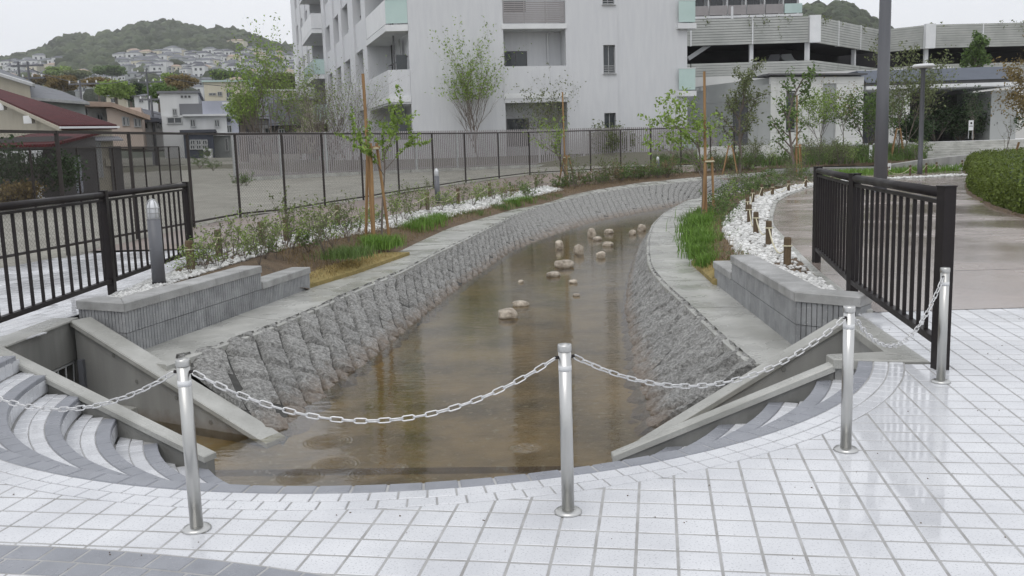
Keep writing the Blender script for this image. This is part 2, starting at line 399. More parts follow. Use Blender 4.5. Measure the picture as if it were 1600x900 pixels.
def loft(rows, sub, name, m, rough_=0.0, fr=3.0, **kw):
    """rows of stations -> one subdivided sheet; rough_ = height of the small lumps"""
    rows = [np.array(r, float) for r in rows]; nst = len(rows[0])
    su, sv = sub; us = np.linspace(0, nst - 1, (nst - 1) * su + 1); vs = np.linspace(0, len(rows) - 1, (len(rows) - 1) * sv + 1)
    lines = [np.stack([np.interp(us, np.arange(nst), r[:, k]) for k in range(3)], -1) for r in rows]
    P = np.stack([np.stack([np.stack([np.interp(vv, np.arange(len(rows)), [l[i, k] for l in lines]) for k in range(3)]) for i in range(len(us))]) for vv in vs])
    if rough_:
        for a in range(P.shape[0]):
            for b_ in range(P.shape[1]):
                q = P[a, b_]; P[a, b_, 2] += rough_ * (noise.noise(Vector((q[0] * fr, q[1] * fr, 0))) + .5 * noise.noise(Vector((q[0] * fr * 3, q[1] * fr * 3, 5))))
    a_, b_ = P.shape[:2]; V = P.reshape(-1, 3)
    idx = np.arange(a_ * b_).reshape(a_, b_)
    f = np.stack([idx[:-1, :-1], idx[:-1, 1:], idx[1:, 1:], idx[1:, :-1]], -1).reshape(-1, 4)
    # keep the sheet facing up
    n_ = np.cross(V[f[0, 1]] - V[f[0, 0]], V[f[0, 2]] - V[f[0, 0]])
    if n_[2] < 0: f = f[:, ::-1]
    return fastobj(name, V, f, m, smooth=bool(rough_), kind='structure', **kw)

# stream bed and water
def water_rows(z, mb, y_from=9.0):
    foot = np.array([right_wall(q)[1] for q in np.linspace(0, 1, NS)])
    ys = np.arange(y_from, 38.01, .5); v = []; f = []
    for y in ys:
        a, b = np.interp(y, LW[:, 1], LW[:, 0]) - .45, np.interp(y, foot[:, 1], foot[:, 0]) + .45
        for t in (0, .33, .66, 1): v.append((a + (b - a) * t, y, z))
    for j in range(len(ys) - 1):
        for i in range(3): f.append((j * 4 + i, j * 4 + i + 1, j * 4 + i + 5, j * 4 + i + 4))
    mb.add(v, f); return mb
def water_sheets():
    mb = water_rows(Z_W, MB()); mb.add([(-5.0, 4.3, Z_W), (2.74, 4.3, Z_W), (2.74, 8.999, Z_W), (-5.0, 8.999, Z_W)], [(0, 1, 2, 3)])
    m = bpy.data.materials.new('stream_water'); m.use_nodes = True; t = m.node_tree; N = t.nodes; Lk = t.links
    N.remove(N['Principled BSDF'])
    geo = N.new('ShaderNodeNewGeometry')
    n1 = N.new('ShaderNodeTexNoise'); n1.inputs['Scale'].default_value = 5.5; n1.inputs['Detail'].default_value = 4
    mp = N.new('ShaderNodeMapping'); mp.inputs['Scale'].default_value = (1, 2.2, 1); Lk.new(geo.outputs['Position'], mp.inputs['Vector']); Lk.new(mp.outputs['Vector'], n1.inputs['Vector'])
    h = n1.outputs['Fac']
    for k, (x, y, rad) in enumerate(RINGS):      # rings of rain drops
        d = N.new('ShaderNodeVectorMath'); d.operation = 'DISTANCE'; Lk.new(geo.outputs['Position'], d.inputs[0]); d.inputs[1].default_value = (x, y, Z_W)
        s = N.new('ShaderNodeMath'); s.operation = 'MULTIPLY'; Lk.new(d.outputs['Value'], s.inputs[0]); s.inputs[1].default_value = 190
        sn = N.new('ShaderNodeMath'); sn.operation = 'SINE'; Lk.new(s.outputs[0], sn.inputs[0])
        w_ = N.new('ShaderNodeMapRange'); w_.inputs['From Min'].default_value = rad * .35; w_.inputs['From Max'].default_value = rad; w_.inputs['To Min'].default_value = 1.5; w_.inputs['To Max'].default_value = 0; Lk.new(d.outputs['Value'], w_.inputs['Value'])
        ma = N.new('ShaderNodeMath'); ma.operation = 'MULTIPLY_ADD'; Lk.new(sn.outputs[0], ma.inputs[0]); Lk.new(w_.outputs['Result'], ma.inputs[1]); Lk.new(h, ma.inputs[2]); h = ma.outputs[0]
    b = N.new('ShaderNodeBump'); b.inputs['Strength'].default_value = 1; b.inputs['Distance'].default_value = .0028; Lk.new(h, b.inputs['Height'])
    fr = N.new('ShaderNodeFresnel'); fr.inputs['IOR'].default_value = 1.45; Lk.new(b.outputs['Normal'], fr.inputs['Normal'])
    gl = N.new('ShaderNodeBsdfGlossy'); gl.inputs['Roughness'].default_value = .03; gl.inputs['Color'].default_value = (.95, .97, 1, 1); Lk.new(b.outputs['Normal'], gl.inputs['Normal'])
    tr = N.new('ShaderNodeBsdfTransparent'); tr.inputs['Color'].default_value = (.90, .87, .75, 1)
    mx = N.new('ShaderNodeMixShader'); Lk.new(fr.outputs['Fac'], mx.inputs[0]); Lk.new(tr.outputs[0], mx.inputs[1]); Lk.new(gl.outputs[0], mx.inputs[2])
    Lk.new(mx.outputs[0], N['Material Output'].inputs['Surface'])
    tag(mb.build('stream_water', m), kind='structure')
    mb = water_rows(Z_W - .07, MB(), 8.9); mb.add([(-2.6, 6.95, Z_W - .072), (1.6, 6.72, Z_W - .072), (1.9, 8.9, Z_W - .07), (-3.3, 8.9, Z_W - .07)], [(0, 1, 2, 3)])
    mb.add([(-2.6, 6.95, Z_W - .15), (1.6, 6.72, Z_W - .15), (1.6, 6.72, Z_W - .072), (-2.6, 6.95, Z_W - .072)], [(0, 1, 2, 3)])      # sill across the stream mouth
    mb.add([(-5.0, 4.3, Z_W - .12), (2.74, 4.3, Z_W - .12), (2.74, 8.999, Z_W - .125), (-5.0, 8.999, Z_W - .125)], [(0, 1, 2, 3)])
    tag(mb.build('stream_bed', MT['bed']), kind='structure')
RINGS = [(*A(512, 690, Z_W)[:2], .22), (*A(522, 727, Z_W)[:2], .2), (*A(468, 745, Z_W)[:2], .2), (*A(575, 740, Z_W)[:2], .16), (*A(610, 732, Z_W)[:2], .14), (*A(700, 640, Z_W)[:2], .15), (*A(820, 700, Z_W)[:2], .14)]
water_sheets()

# ------------------------------------------------------------------ split-stone walls
def stone_wall(side, label, a=0.50):
    fn = left_wall if side == 'L' else right_wall
    N_ = 400; S = np.linspace(0, 1, N_); tops = np.array([fn(s)[0] for s in S]); foots = np.array([fn(s)[1] for s in S])
    length = np.r_[0, np.cumsum(np.linalg.norm(np.diff((tops + foots) / 2, axis=0), axis=1))]
    slope = np.linalg.norm(tops - foots, axis=1)
    EXT = 1.22                                                   # the face runs on below the water
    def point(u, h):                                             # u metres along, h 0..1 from the top down
        t = np.array([np.interp(u, length, tops[:, k]) for k in range(3)]); f = np.array([np.interp(u, length, foots[:, k]) for k in range(3)])
        return t + (f - t) * h
    def normal(u, h):
        e = .05; du = point(min(u + e, length[-1]), h) - point(max(u - e, 0), h); dh = point(u, h + .05) - point(u, h - .05)
        n = np.cross(du, dh); n /= np.linalg.norm(n); return n if n[2] > 0 else -n
    c0 = (tops[0] + foots[0]) / 2
    root = thing('stone_wall', (c0[0], c0[1], Z_W), label, 'stone wall', 'split stone walls along the stream')
    mb = MB(); n = 160
    for i in range(n):
        u0, u1 = length[-1] * i / n, length[-1] * (i + 1) / n
        q = [point(u0, -.01) , point(u1, -.01), point(u1, EXT), point(u0, EXT)]
        off = np.array([0, 0, -.035]); mb.add([p + off for p in q], [(0, 1, 2, 3)])
    o = mb.build('wall_backing', MT['granite_back'], root)
    P = Pieces()
    Ls = np.interp(0, length, slope)
    u = -a; i = 0
    while u < length[-1] + a:
        sl = np.interp(max(u, 0), length, slope); rows = max(2, round(sl * EXT / (a * .62)))
        dh = EXT / rows
        px = PX(point(min(max(u, 0), length[-1]), .5)); near = px[2]
        q = 9 if near < 12 else (6 if near < 19 else (4 if near < 28 else 3))
        for j in range(-1, rows + 1):
            cu = u + (a / 2 if j % 2 else 0) + .02 * math.sin(i * 7 + j * 3); ch = (j + .5) * dh * 1.0
            # a lozenge lying along the face, leaning like the courses of the wall
            lean = (.14 if side == 'L' else -.10)
            cu = u + (a / 2 if j % 2 else 0)
            def jit(ku, kh):
                q_ = Vector((ku * 1.37, kh * 2.11, 4 if side == 'L' else 8)); return (u0_ + ku * a / 2 + .13 * a * noise.noise(q_), (kh + .5) * dh + .16 * dh * noise.noise(q_ + Vector((9, 3, 1))))
            ku = 2 * i + (1 if j % 2 else 0); u0_ = -a
            crn = [jit(ku, j - 1), jit(ku + 1, j), jit(ku, j + 1), jit(ku - 1, j)]
            if max(c[0] for c in crn) < 0.02 or min(c[0] for c in crn) > length[-1] - .02: continue
            jt = .027
            seed = Vector((i * 3.7, j * 5.1, 2 if side == 'L' else 9)); bul = .022 + .014 * noise.noise(seed * 1.3); fk = 1 if near < 14 else .55
            tu, tv = noise.noise(seed + Vector((1, 0, 0))) * .035, noise.noise(seed + Vector((0, 1, 0))) * .035
            vv = []; ff = []
            for b_ in range(q + 1):
                for a_ in range(q + 1):
                    s, t = jt + (1 - 2 * jt) * a_ / q, jt + (1 - 2 * jt) * b_ / q
                    p = (1 - s) * (1 - t) * np.array(crn[0]) + s * (1 - t) * np.array(crn[1]) + s * t * np.array(crn[2]) + (1 - s) * t * np.array(crn[3])
                    hh = p[1]; uu = p[0] + lean * (hh - .5) * sl * 2.2
                    uu = min(max(uu, 0), length[-1]); hh = min(max(hh, -.005), EXT)
                    w = point(uu, hh); e = min(s, 1 - s, t, 1 - t) - jt
                    edge = min(e / .07, 1.0); edge = edge * (2 - edge)
                    rg = noise.fractal(Vector(w) * 6.5 + seed * .01, .9, 2.2, 4) * .02 + noise.noise(Vector(w) * 26) * .007
                    d = -.032 + edge * (.032 + bul * fk + (tu * (s - .5) * 2 + tv * (t - .5) * 2) * fk) + rg * edge
                    vv.append(w + normal(uu, min(max(hh, .05), 1)) * d)
            for b_ in range(q):
                for a_ in range(q):
                    k = b_ * (q + 1) + a_; quad = (k, k + 1, k + q + 2, k + q + 1)
                    e1 = vv[quad[1]] - vv[quad[0]]; e2 = vv[quad[3]] - vv[quad[0]]; e3 = vv[quad[2]] - vv[quad[1]]
                    if np.linalg.norm(np.cross(e1, e2)) + np.linalg.norm(np.cross(e1, e3)) > 2e-5: ff.append(quad)
            if len(ff) > 2:
                m_ = MB(); m_.add(vv, ff); P.add(m_)
        u += a; i += 1
    P.flush('stone_block', MT['granite'], root, 260, 'far_stone_blocks')
stone_wall('L', 'long sloping wall of split grey stone blocks curving along the left side of the stream')
stone_wall('R', 'shorter sloping wall of split grey stone blocks below the right coping of the stream')

# ------------------------------------------------------------------ coping walks
def coping(top, outer, cuts, label, name='coping_walk'):
    c = top[0]; root = thing(name, c, label, 'coping', 'concrete copings along the stream')
    n = 220
    t = resample(top, n); o = resample(outer, n)
    dist = np.r_[0, np.cumsum(np.linalg.norm(np.diff((t + o) / 2, axis=0), axis=1))]
    cuts = [0] + [c_ for c_ in cuts if c_ < dist[-1] - .3] + [dist[-1]]
    for a, b in zip(cuts[:-1], cuts[1:]):
        g = .008; us = np.linspace(a + g, b - g, max(4, int((b - a) / .35)))
        mb = MB(); v = []; f = []
        for u in us:
            p = np.array([np.interp(u, dist, t[:, k]) for k in range(3)]); q = np.array([np.interp(u, dist, o[:, k]) for k in range(3)])
            e = (q - p) / np.linalg.norm(q - p); wob = .012 * noise.noise(Vector((u * 5, a, 1)))
            for w, z in ((p + e * (-.06 + wob), -.14), (p + e * (-.06 + wob), -.012), (p + e * (-.045 + wob), 0), (q - e * .004, 0), (q, -.01), (q, -.14)): v.append((w[0], w[1], w[2] + z))
        for i in range(len(us) - 1):
            for k in range(5): f.append((i * 6 + k, i * 6 + k + 1, (i + 1) * 6 + k + 1, (i + 1) * 6 + k))
        f.append(tuple(range(6))[::-1]); f.append(tuple((len(us) - 1) * 6 + k for k in range(6)))
        f = [q[::-1] for q in f]
        mb.add(v, f); mb.build('coping_slab', MT['conc'], root)
LO = [(-3.75, 8.52, Z_COP), (-3.36, 10.1, Z_COP), (-2.89, 12.85, Z_COP), A(520, 435, Z_COP), A(560, 424, Z_COP), A(650, 380, Z_COP), A(700, 357, Z_COP), A(750, 342, Z_COP), A(800, 328, Z_COP), A(850, 314, Z_COP), D(925, 297.5, 36.2), D(1000, 285.5, 40.6), D(1075, 278, 43), D(1125, 273.5, 44.2), D(1200, 268.5, 45.6)]
LTc = [(-3.2, 8.18, Z_COP)] + [tuple(p) for p in LT[1:]]
coping(LTc, smooth_line(LO, 120, 2), [2.2, 4.4, 6.6, 9, 11.5, 14, 17, 20, 24, 28, 32, 37, 42], 'pale wet concrete coping on top of the left stone wall')
RO = [(2.36, 7.45, Z_COP), (2.46, 7.75, Z_COP), (2.62, 8.2, Z_COP), (2.78, 11.9, Z_COP), (2.80, 13.0, Z_COP), (2.86, 14.26, Z_COP), (3.41, 17.97, Z_COP), (3.96, 20.85, Z_COP), (5.01, 25.46, Z_COP), (6.6, 29.8, -.3), (8.4, 32.7, -.25), (11.2, 35.7, -.2), (15.6, 38.8, -.1)]
coping([tuple(p) for p in RT], smooth_line(RO, 120, 2), [2.8, 5.0, 7.4, 9.8, 12.3, 15, 18, 21, 25, 29], 'pale concrete coping beside the right planter curving away along the stream')

# ------------------------------------------------------------------ wing walls, stair side walls, inlets
def sloped_wall(root, name, m, p, q, z0, z1, th, cap_m, capw=.04, caph=.05, foot=-1.12, flat=0.0):
    """wall from p to q whose top falls from z0 to z1, with a sloping coping"""
    p, q = np.array(p, float), np.array(q, float); d = (q - p) / np.linalg.norm(q - p); n = np.array([-d[1], d[0]])
    b = MB()
    def ring(w, x0, x1, zt0, zt1, zb0, zb1):
        pts = [x0 - n * w / 2, x1 - n * w / 2, x1 + n * w / 2, x0 + n * w / 2]
        return pts, [zb0, zb1, zb1, zb0], [zt0, zt1, zt1, zt0]
    xs = [p, q]; pts, zb, zt = ring(th, p, q, z0 - caph, z1 - caph, foot, foot); b.prism([tuple(x) for x in pts], zb, zt)
    b.build(name, m, root)
    c = MB(); e = d * .004
    pts, zb, zt = ring(th + 2 * capw, p - e, q + e, z0, z1, z0 - caph + .002, z1 - caph + .002); c.prism([tuple(x) for x in pts], zb, zt, bevel=.008)
    c.build('sloping_coping', cap_m, root)
r1 = thing('wing_wall', (*WG_L[0], 0), 'concrete wing wall with sloping top on the left below the ribbed planter', 'wing wall', 'concrete wing walls')
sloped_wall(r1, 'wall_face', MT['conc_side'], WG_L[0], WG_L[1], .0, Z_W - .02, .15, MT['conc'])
for (u, z) in ((.34, -.52), (.55, -.62), (.22, -.3), (.72, -.8)):          # form tie holes
    p = WG_L[0] + (WG_L[1] - WG_L[0]) * u; d = (WG_L[1] - WG_L[0]); d /= np.linalg.norm(d); n = np.array([d[1], -d[0]])
    p3 = np.array([p[0] + n[0] * .0755, p[1] + n[1] * .0755, z]); MB().tube([p3, p3 + np.array([n[0], n[1], 0]) * .006], .02, 10).build('tie_hole', MT['conc_dark'], r1)
r2 = thing('wing_wall', (*WG_R[0], 0), 'concrete wing wall with sloping top on the right beside the dark railing', 'wing wall', 'concrete wing walls')
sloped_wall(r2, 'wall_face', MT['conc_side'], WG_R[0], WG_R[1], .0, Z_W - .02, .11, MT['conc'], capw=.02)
for u, z in ((.3, -.36), (.62, -.58)):
    p = WG_R[0] + (WG_R[1] - WG_R[0]) * u; d = (WG_R[1] - WG_R[0]); d /= np.linalg.norm(d); n = np.array([-d[1], d[0]])
    p3 = np.array([p[0] + n[0] * .0555, p[1] + n[1] * .0555, z]); MB().tube([p3, p3 + np.array([n[0], n[1], 0]) * .006], .02, 10).build('tie_hole', MT['conc_dark'], r2)
r3 = thing('stair_side_wall', (*ST_L[0], 0), 'low concrete wall with sloping top closing the left end of the curved steps', 'side wall', 'side walls of the basin steps')
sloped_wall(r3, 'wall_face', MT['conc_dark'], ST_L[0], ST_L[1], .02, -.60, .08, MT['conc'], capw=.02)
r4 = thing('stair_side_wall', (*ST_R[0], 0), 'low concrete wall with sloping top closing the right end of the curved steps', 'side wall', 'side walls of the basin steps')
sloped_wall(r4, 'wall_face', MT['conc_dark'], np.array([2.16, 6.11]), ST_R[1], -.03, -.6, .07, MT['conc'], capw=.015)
# left inlet: wall with a barred opening
r5 = thing('inlet_wall', (-4.24, 8.0, 0), 'concrete inlet wall with a barred drain opening left of the steps', 'inlet', 'side inlets of the basin')
mb = MB(); xw = -4.28
y0, y1 = 7.34, 8.72
mb.box((xw - .02, (y0 + y1) / 2, -.2), (.2, y1 - y0, .38))
mb.box((xw - .02, 7.42, -.76), (.2, .16, .735)); mb.box((xw - .02, 8.69, -.76), (.2, .06, .735))
mb.build('inlet_face', MT['conc_dark'], r5)
MB().prism([(xw - .14, y0), (xw + .11, y0), (xw + .11, y1), (xw - .14, y1)], -.012, .008, bevel=.006).build('inlet_coping', MT['conc'], r5)
mb = MB(); mb.box((xw - 1.0, 8.0, -.76), (.04, 1.2, .8)); mb.box((xw - .55, 7.42, -.76), (.9, .04, .8)); mb.box((xw - .55, 8.70, -.76), (.9, .04, .8)); mb.box((xw - .58, 8.05, -.41), (.9, 1.26, .04))
mb.build('drain_tunnel', MT['dark_in'], r5)
for k in range(8): MB().tube([(xw + .06, 7.55 + k * .145, -1.05), (xw + .06, 7.55 + k * .155, -.40)], .009, 6).build('bar', MT['frame'], r5)
MB().bar((xw + .06, 7.46, -.41), (xw + .06, 8.64, -.41), .02).build('bar_rail', MT['frame'], r5)
MB().box((-4.10, 8.55, -.70), (.05, .07, .66)).build('guide_channel', MT['lamp_grey'], r5)
MB().box((-3.75, 8.26, -.80), (.5, .3, .06), rz=-.5).build('inlet_ledge', MT['conc'], r5)
# right inlet: coping ring round a sunk shaft
r6 = thing('inlet_wall', (2.75, 6.7, 0), 'concrete inlet with pointed flat coping at the right end of the steps', 'inlet', 'side inlets of the basin')
mb = MB(); mb.prism([(2.60, 6.22), (2.76, 5.98), (2.90, 7.52), (2.74, 7.50)], -1.1, -.015); mb.prism([(2.17, 6.08), (2.75, 5.96), (2.60, 6.215), (2.17, 6.19)], -1.1, -.015)
mb.build('inlet_face', MT['conc_side'], r6)
mb = MB(); mb.prism([(2.15, 6.055), (2.735, 5.91), (2.57, 6.235), (2.15, 6.20)], -.055, .012, bevel=.008); mb.build('front_coping', MT['conc'], r6)
mb = MB(); mb.prism([(2.574, 6.235), (2.737, 5.912), (2.92, 7.56), (2.72, 7.56)], -.055, .010, bevel=.008); mb.build('edge_coping', MT['conc'], r6)

# ------------------------------------------------------------------ steps of the basin
def side(p, s):        # > 0 on the step side of a stair side wall
    a, b = s; d = b - a; return d[0] * (p[1] - a[1]) - d[1] * (p[0] - a[0])
def on_steps(p): return (p[0] > -1.2 or side(p, ST_L) < -.02 * 2.2) and (p[0] < .3 or side(p, (np.array([2.75, 6.15]), ST_R[1])) > .02 * 2.0) and p[1] < 7.3
def ring_piece(r0, r1, a0, a1, z0, z1, bevel=.003, gap=.004):
    am = gap / ((r0 + r1) / 2); n = 2 if (a1 - a0) * r1 > .2 else 1
    an = np.linspace(a0 + am, a1 - am, n + 1); g = gap
    poly = [on_circ(r1 - g, a) for a in an] + [on_circ(r0 + g, a) for a in an[::-1]]
    mb = MB(); mb.prism(poly, z0, z1, bevel=bevel); return mb
root = thing('basin_rim', (CX, CY - 3.3, 0), 'curved rim of one grey and two white tile rows round the basin', 'basin rim', kind='structure')
Pw, Pd = Pieces(), Pieces()
def arc_cells(r, pitch, a0, a1):
    n = max(1, round((a1 - a0) * r / pitch)); return np.linspace(a0, a1, n + 1)
AR0, AR1 = -pi + .035, -.36
for k, (ra, rb) in enumerate(((3.297, 3.39), (3.39, 3.484))):
    cs = arc_cells(rb, .128, AR0, AR1 + .01)
    off = (cs[1] - cs[0]) * .5 * k
    for a0, a1 in zip(cs[:-1], cs[1:]):
        z = random.uniform(-.0006, .0006); Pw.add(ring_piece(ra, rb, a0 + off, a1 + off, -.02, z))
cs = arc_cells(3.25, .16, AR0, AR1)
for a0, a1 in zip(cs[:-1], cs[1:]): Pd.add(ring_piece(3.196, 3.297, a0, a1, -.05, random.uniform(-.0005, .0008), bevel=.006))
Pw.flush('rim_tile', MT['tile'], root, 200); Pd.flush('nosing_tile', MT['tile_dark'], root, 120)
mb = MB(); an = np.linspace(AR0, AR1 + .03, 90)
for a0, a1 in zip(an[:-1], an[1:]):
    mb.prism([on_circ(3.205, a0), on_circ(3.49, a0), on_circ(3.49, a1), on_circ(3.205, a1)], -.3, -.005)
mb.build('rim_bedding', MT['mortar'], root)
root = thing('basin_steps', (CX, CY - 2.4, Z_W), 'curved steps of white tiles with grey nosings descending to the water', 'steps', kind='structure')
Pt, Pn, Pr = Pieces(), Pieces(), Pieces()
core = MB()
RISE = .14
for k in range(1, 7):
    z = -RISE * k; re = 3.24 - .30 * k; rp = re + .30 if k > 1 else 3.20
    cs = arc_cells(re, .16, -pi - .2, .15)
    for a0, a1 in zip(cs[:-1], cs[1:]):
        if on_steps(on_circ(re + .05, (a0 + a1) / 2)): Pn.add(ring_piece(re, re + .10, a0, a1, z - .035, z + random.uniform(-.0004, .0006), bevel=.005, gap=.0015))
    w = (rp - .012 - re - .10) / 2
    for r_ in (0, 1):
        ra = re + .10 + r_ * w; cs = arc_cells(ra, .118, -pi - .2, .15)
        for a0, a1 in zip(cs[:-1], cs[1:]):
            if on_steps(on_circ(ra + w / 2, (a0 + a1) / 2)): Pt.add(ring_piece(ra, ra + w, a0, a1, z - .02, z + random.uniform(-.0006, .0006), gap=.003))
    cs = arc_cells(rp, .118, -pi - .2, .15)
    for a0, a1 in zip(cs[:-1], cs[1:]):
        if on_steps(on_circ(rp - .006, (a0 + a1) / 2)): Pr.add(ring_piece(rp - .002, rp + .014, a0, a1, z + .004, z + RISE - .038, bevel=.002, gap=.0015))
    an = np.linspace(-pi - .2, .15, 100)
    for a0, a1 in zip(an[:-1], an[1:]):
        if on_steps(on_circ(re + .1, (a0 + a1) / 2)): core.prism([on_circ(re + .008, a0), on_circ(rp + .012, a0), on_circ(rp + .012, a1), on_circ(re + .008, a1)], -1.12, z - .006)
Pt.flush('tread_tile', MT['tile'], root, 280); Pn.flush('nosing_tile', MT['tile_dark'], root, 200); Pr.flush('riser_tile', MT['tile'], root, 200)
core.build('step_core', MT['mortar'], root)

# ------------------------------------------------------------------ plaza paving
root = thing('plaza_pavement', (0.4, 3.6, 0), 'wet white granite tile paving with grey joints round the stream basin', 'paving', kind='structure')
cY, sY = math.cos(YAW), math.sin(YAW)
BAND_C, BAND_R = (-2.788, -2.193), 5.662        # the grey band in the near left corner
BAND2_R = 5.43
PATH_Y = lambda x: 7.74 + (x - 2.9) * .018
P, PB = Pieces(), Pieces(); mort = MB()
FL0, FL1 = np.array([-8.0, 9.2]), np.array([-6.62, 19.0])     # line of the mesh fence
def plaza_clip(poly):
    c = np.mean(np.array(poly), axis=0)
    d = math.hypot(c[0] - CX, c[1] - CY)
    if d < 3.484 + .12:
        if d < 3.484 - .12: return None
        n = (np.array(c) - (CX, CY)) / d; poly = clip(poly, n, n @ (CX, CY) + 3.488)
    if len(poly) < 3: return None
    # the pond side, behind the basin
    if c[0] >= 1.8:
        poly = clip(poly, (0, -1), -7.76)
        if len(poly) > 2 and c[0] < 3.4 and c[1] > 5.93 - .1 * (c[0] < 2.72):
            n = np.array([.994, -.110]); poly = clip(poly, n, n @ (2.742, 5.912))
        return poly if len(poly) > 2 else None
    if c[1] > 7.2 and c[0] > -4.19: return None
    if c[0] > -3.6 and c[1] > 6: return None
    if c[1] > 8.6 and c[0] > -4.28 - .02 * (c[1] - 8.6): return None
    d = FL1 - FL0; n = np.array([d[1], -d[0]]) / np.linalg.norm(d)
    if c[0] < -5: poly = clip(poly, n, n @ FL0)
    if c[1] > 13: poly = clip(poly, (0.02, -1), -15.35)
    return poly if len(poly) > 2 else None
tri_n = 0
for i in range(-80, 66):
    for r in range(-80, 30):
        x0, y0 = GX + TI * (i * cY + r * sY), GY + TI * (i * sY - r * cY)
        ex = np.array([cY, sY]); ey = np.array([-sY, cY])
        p = np.array([x0, y0]); cc = p + (ex + ey) * TI / 2
        if cc[1] < 1.2 or cc[0] < -8.6 or cc[0] > 9.0 or cc[1] > 15.6: continue
        cell = [tuple(p), tuple(p + ex * TI), tuple(p + (ex + ey) * TI), tuple(p + ey * TI)]
        full = plaza_clip(cell)
        if not full or abs(parea(full)) < 2e-4: continue
        mort.add([(a, b, -.0020) for a, b in full], [tuple(range(len(full)))])
        wj, hj = .0050, .0066
        tl = [tuple(p + ex * wj + ey * hj), tuple(p + ex * (TI - wj) + ey * hj), tuple(p + ex * (TI - wj) + ey * (TI - hj)), tuple(p + ex * wj + ey * (TI - hj))]
        tl = plaza_clip(tl)
        if not tl: continue
        if cc[1] < 3.9 and cc[0] < .2:
            dd = math.hypot(cc[0] - BAND_C[0], cc[1] - BAND_C[1])
            if BAND2_R + .12 > dd > BAND2_R - .12 or abs(dd - BAND_R) < .12:
                n = (cc - BAND_C) / dd
                if dd > (BAND_R + BAND2_R) / 2: tl = clip(tl, n, n @ BAND_C + BAND_R + .004)
                else: tl = clip(tl, -n, -(n @ BAND_C + BAND2_R - .004))
            elif BAND2_R < dd < BAND_R: continue
        if len(tl) < 3 or abs(parea(tl)) < 2e-4: continue
        z = random.gauss(0, .0005); tx, ty = random.gauss(0, .003), random.gauss(0, .003)
        mb = MB(); mb.prism(tl, [-.012] * len(tl), [z + (a - cc[0]) * tx + (b - cc[1]) * ty for a, b in tl], bevel=.0022)
        # no underside is needed: the piece sits in its mortar
        P.add(mb)
P.flush('tile', MT['tile'], root, 300, 'tile_field')
mort.build('mortar_bed', MT['mortar'], root)
mb = MB(); mb.add([(8.9, -8, -.006), (40, -8, -.006), (40, 7.76, -.006), (8.9, 7.76, -.006)], [(0, 1, 2, 3)]); mb.add([(-12, -8, -.006), (8.9, -8, -.006), (8.9, 1.3, -.006), (-12, 1.3, -.006)], [(0, 1, 2, 3)]); mb.build('outer_paving', MT['tile'], root)
# the two rows of grey tiles in the near corner
def on_band(r, a): return (BAND_C[0] + r * math.cos(a), BAND_C[1] + r * math.sin(a))
for k, (ra, rb) in enumerate(((BAND2_R, (BAND_R + BAND2_R) / 2), ((BAND_R + BAND2_R) / 2, BAND_R))):
    cs = np.arange(.95, 1.8, .152 / rb) + k * .014
    for a0, a1 in zip(cs[:-1], cs[1:]):
        g = .005; am = g / rb; poly = [on_band(ra + g, a0 + am), on_band(rb - g, a0 + am), on_band(rb - g, a1 - am), on_band(ra + g, a1 - am)]
        mb = MB(); mb.prism(poly, -.012, random.gauss(0, .0005), bevel=.0022); PB.add(mb)
PB.flush('grey_tile', MT['tile_dark'], root, 80)

# ------------------------------------------------------------------ planters of ribbed blocks
def block(p, q, z0, z1, th, ribs, ba=None, bb=None):
    """one block from p to q (xy), front on the right-hand side going p->q; ba, bb: its back corners"""
    p, q = np.array(p, float), np.array(q, float); L = np.linalg.norm(q - p); d = (q - p) / L; n = np.array([d[1], -d[0]]); g = .0025
    if ribs:
        k = max(2, round(L / .048)); st = L / k; pts = []
        for i in range(k):
            a = i * st; pts += [(a + (g if i == 0 else .005), 0), (a + st - (g if i == k - 1 else .005), 0)]
            if i < k - 1: pts += [(a + st - .0035, -.012), (a + st + .0035, -.012)]
    else: pts = [(g, 0), (L - g, 0)]
    ba = p + d * g - n * th if ba is None else ba; bb = q - d * g - n * th if bb is None else bb
    mb = MB(); mb.prism([tuple(p + d * a + n * o) for a, o in pts] + [tuple(bb), tuple(ba)], z0 + .003, z1 - .003); return mb
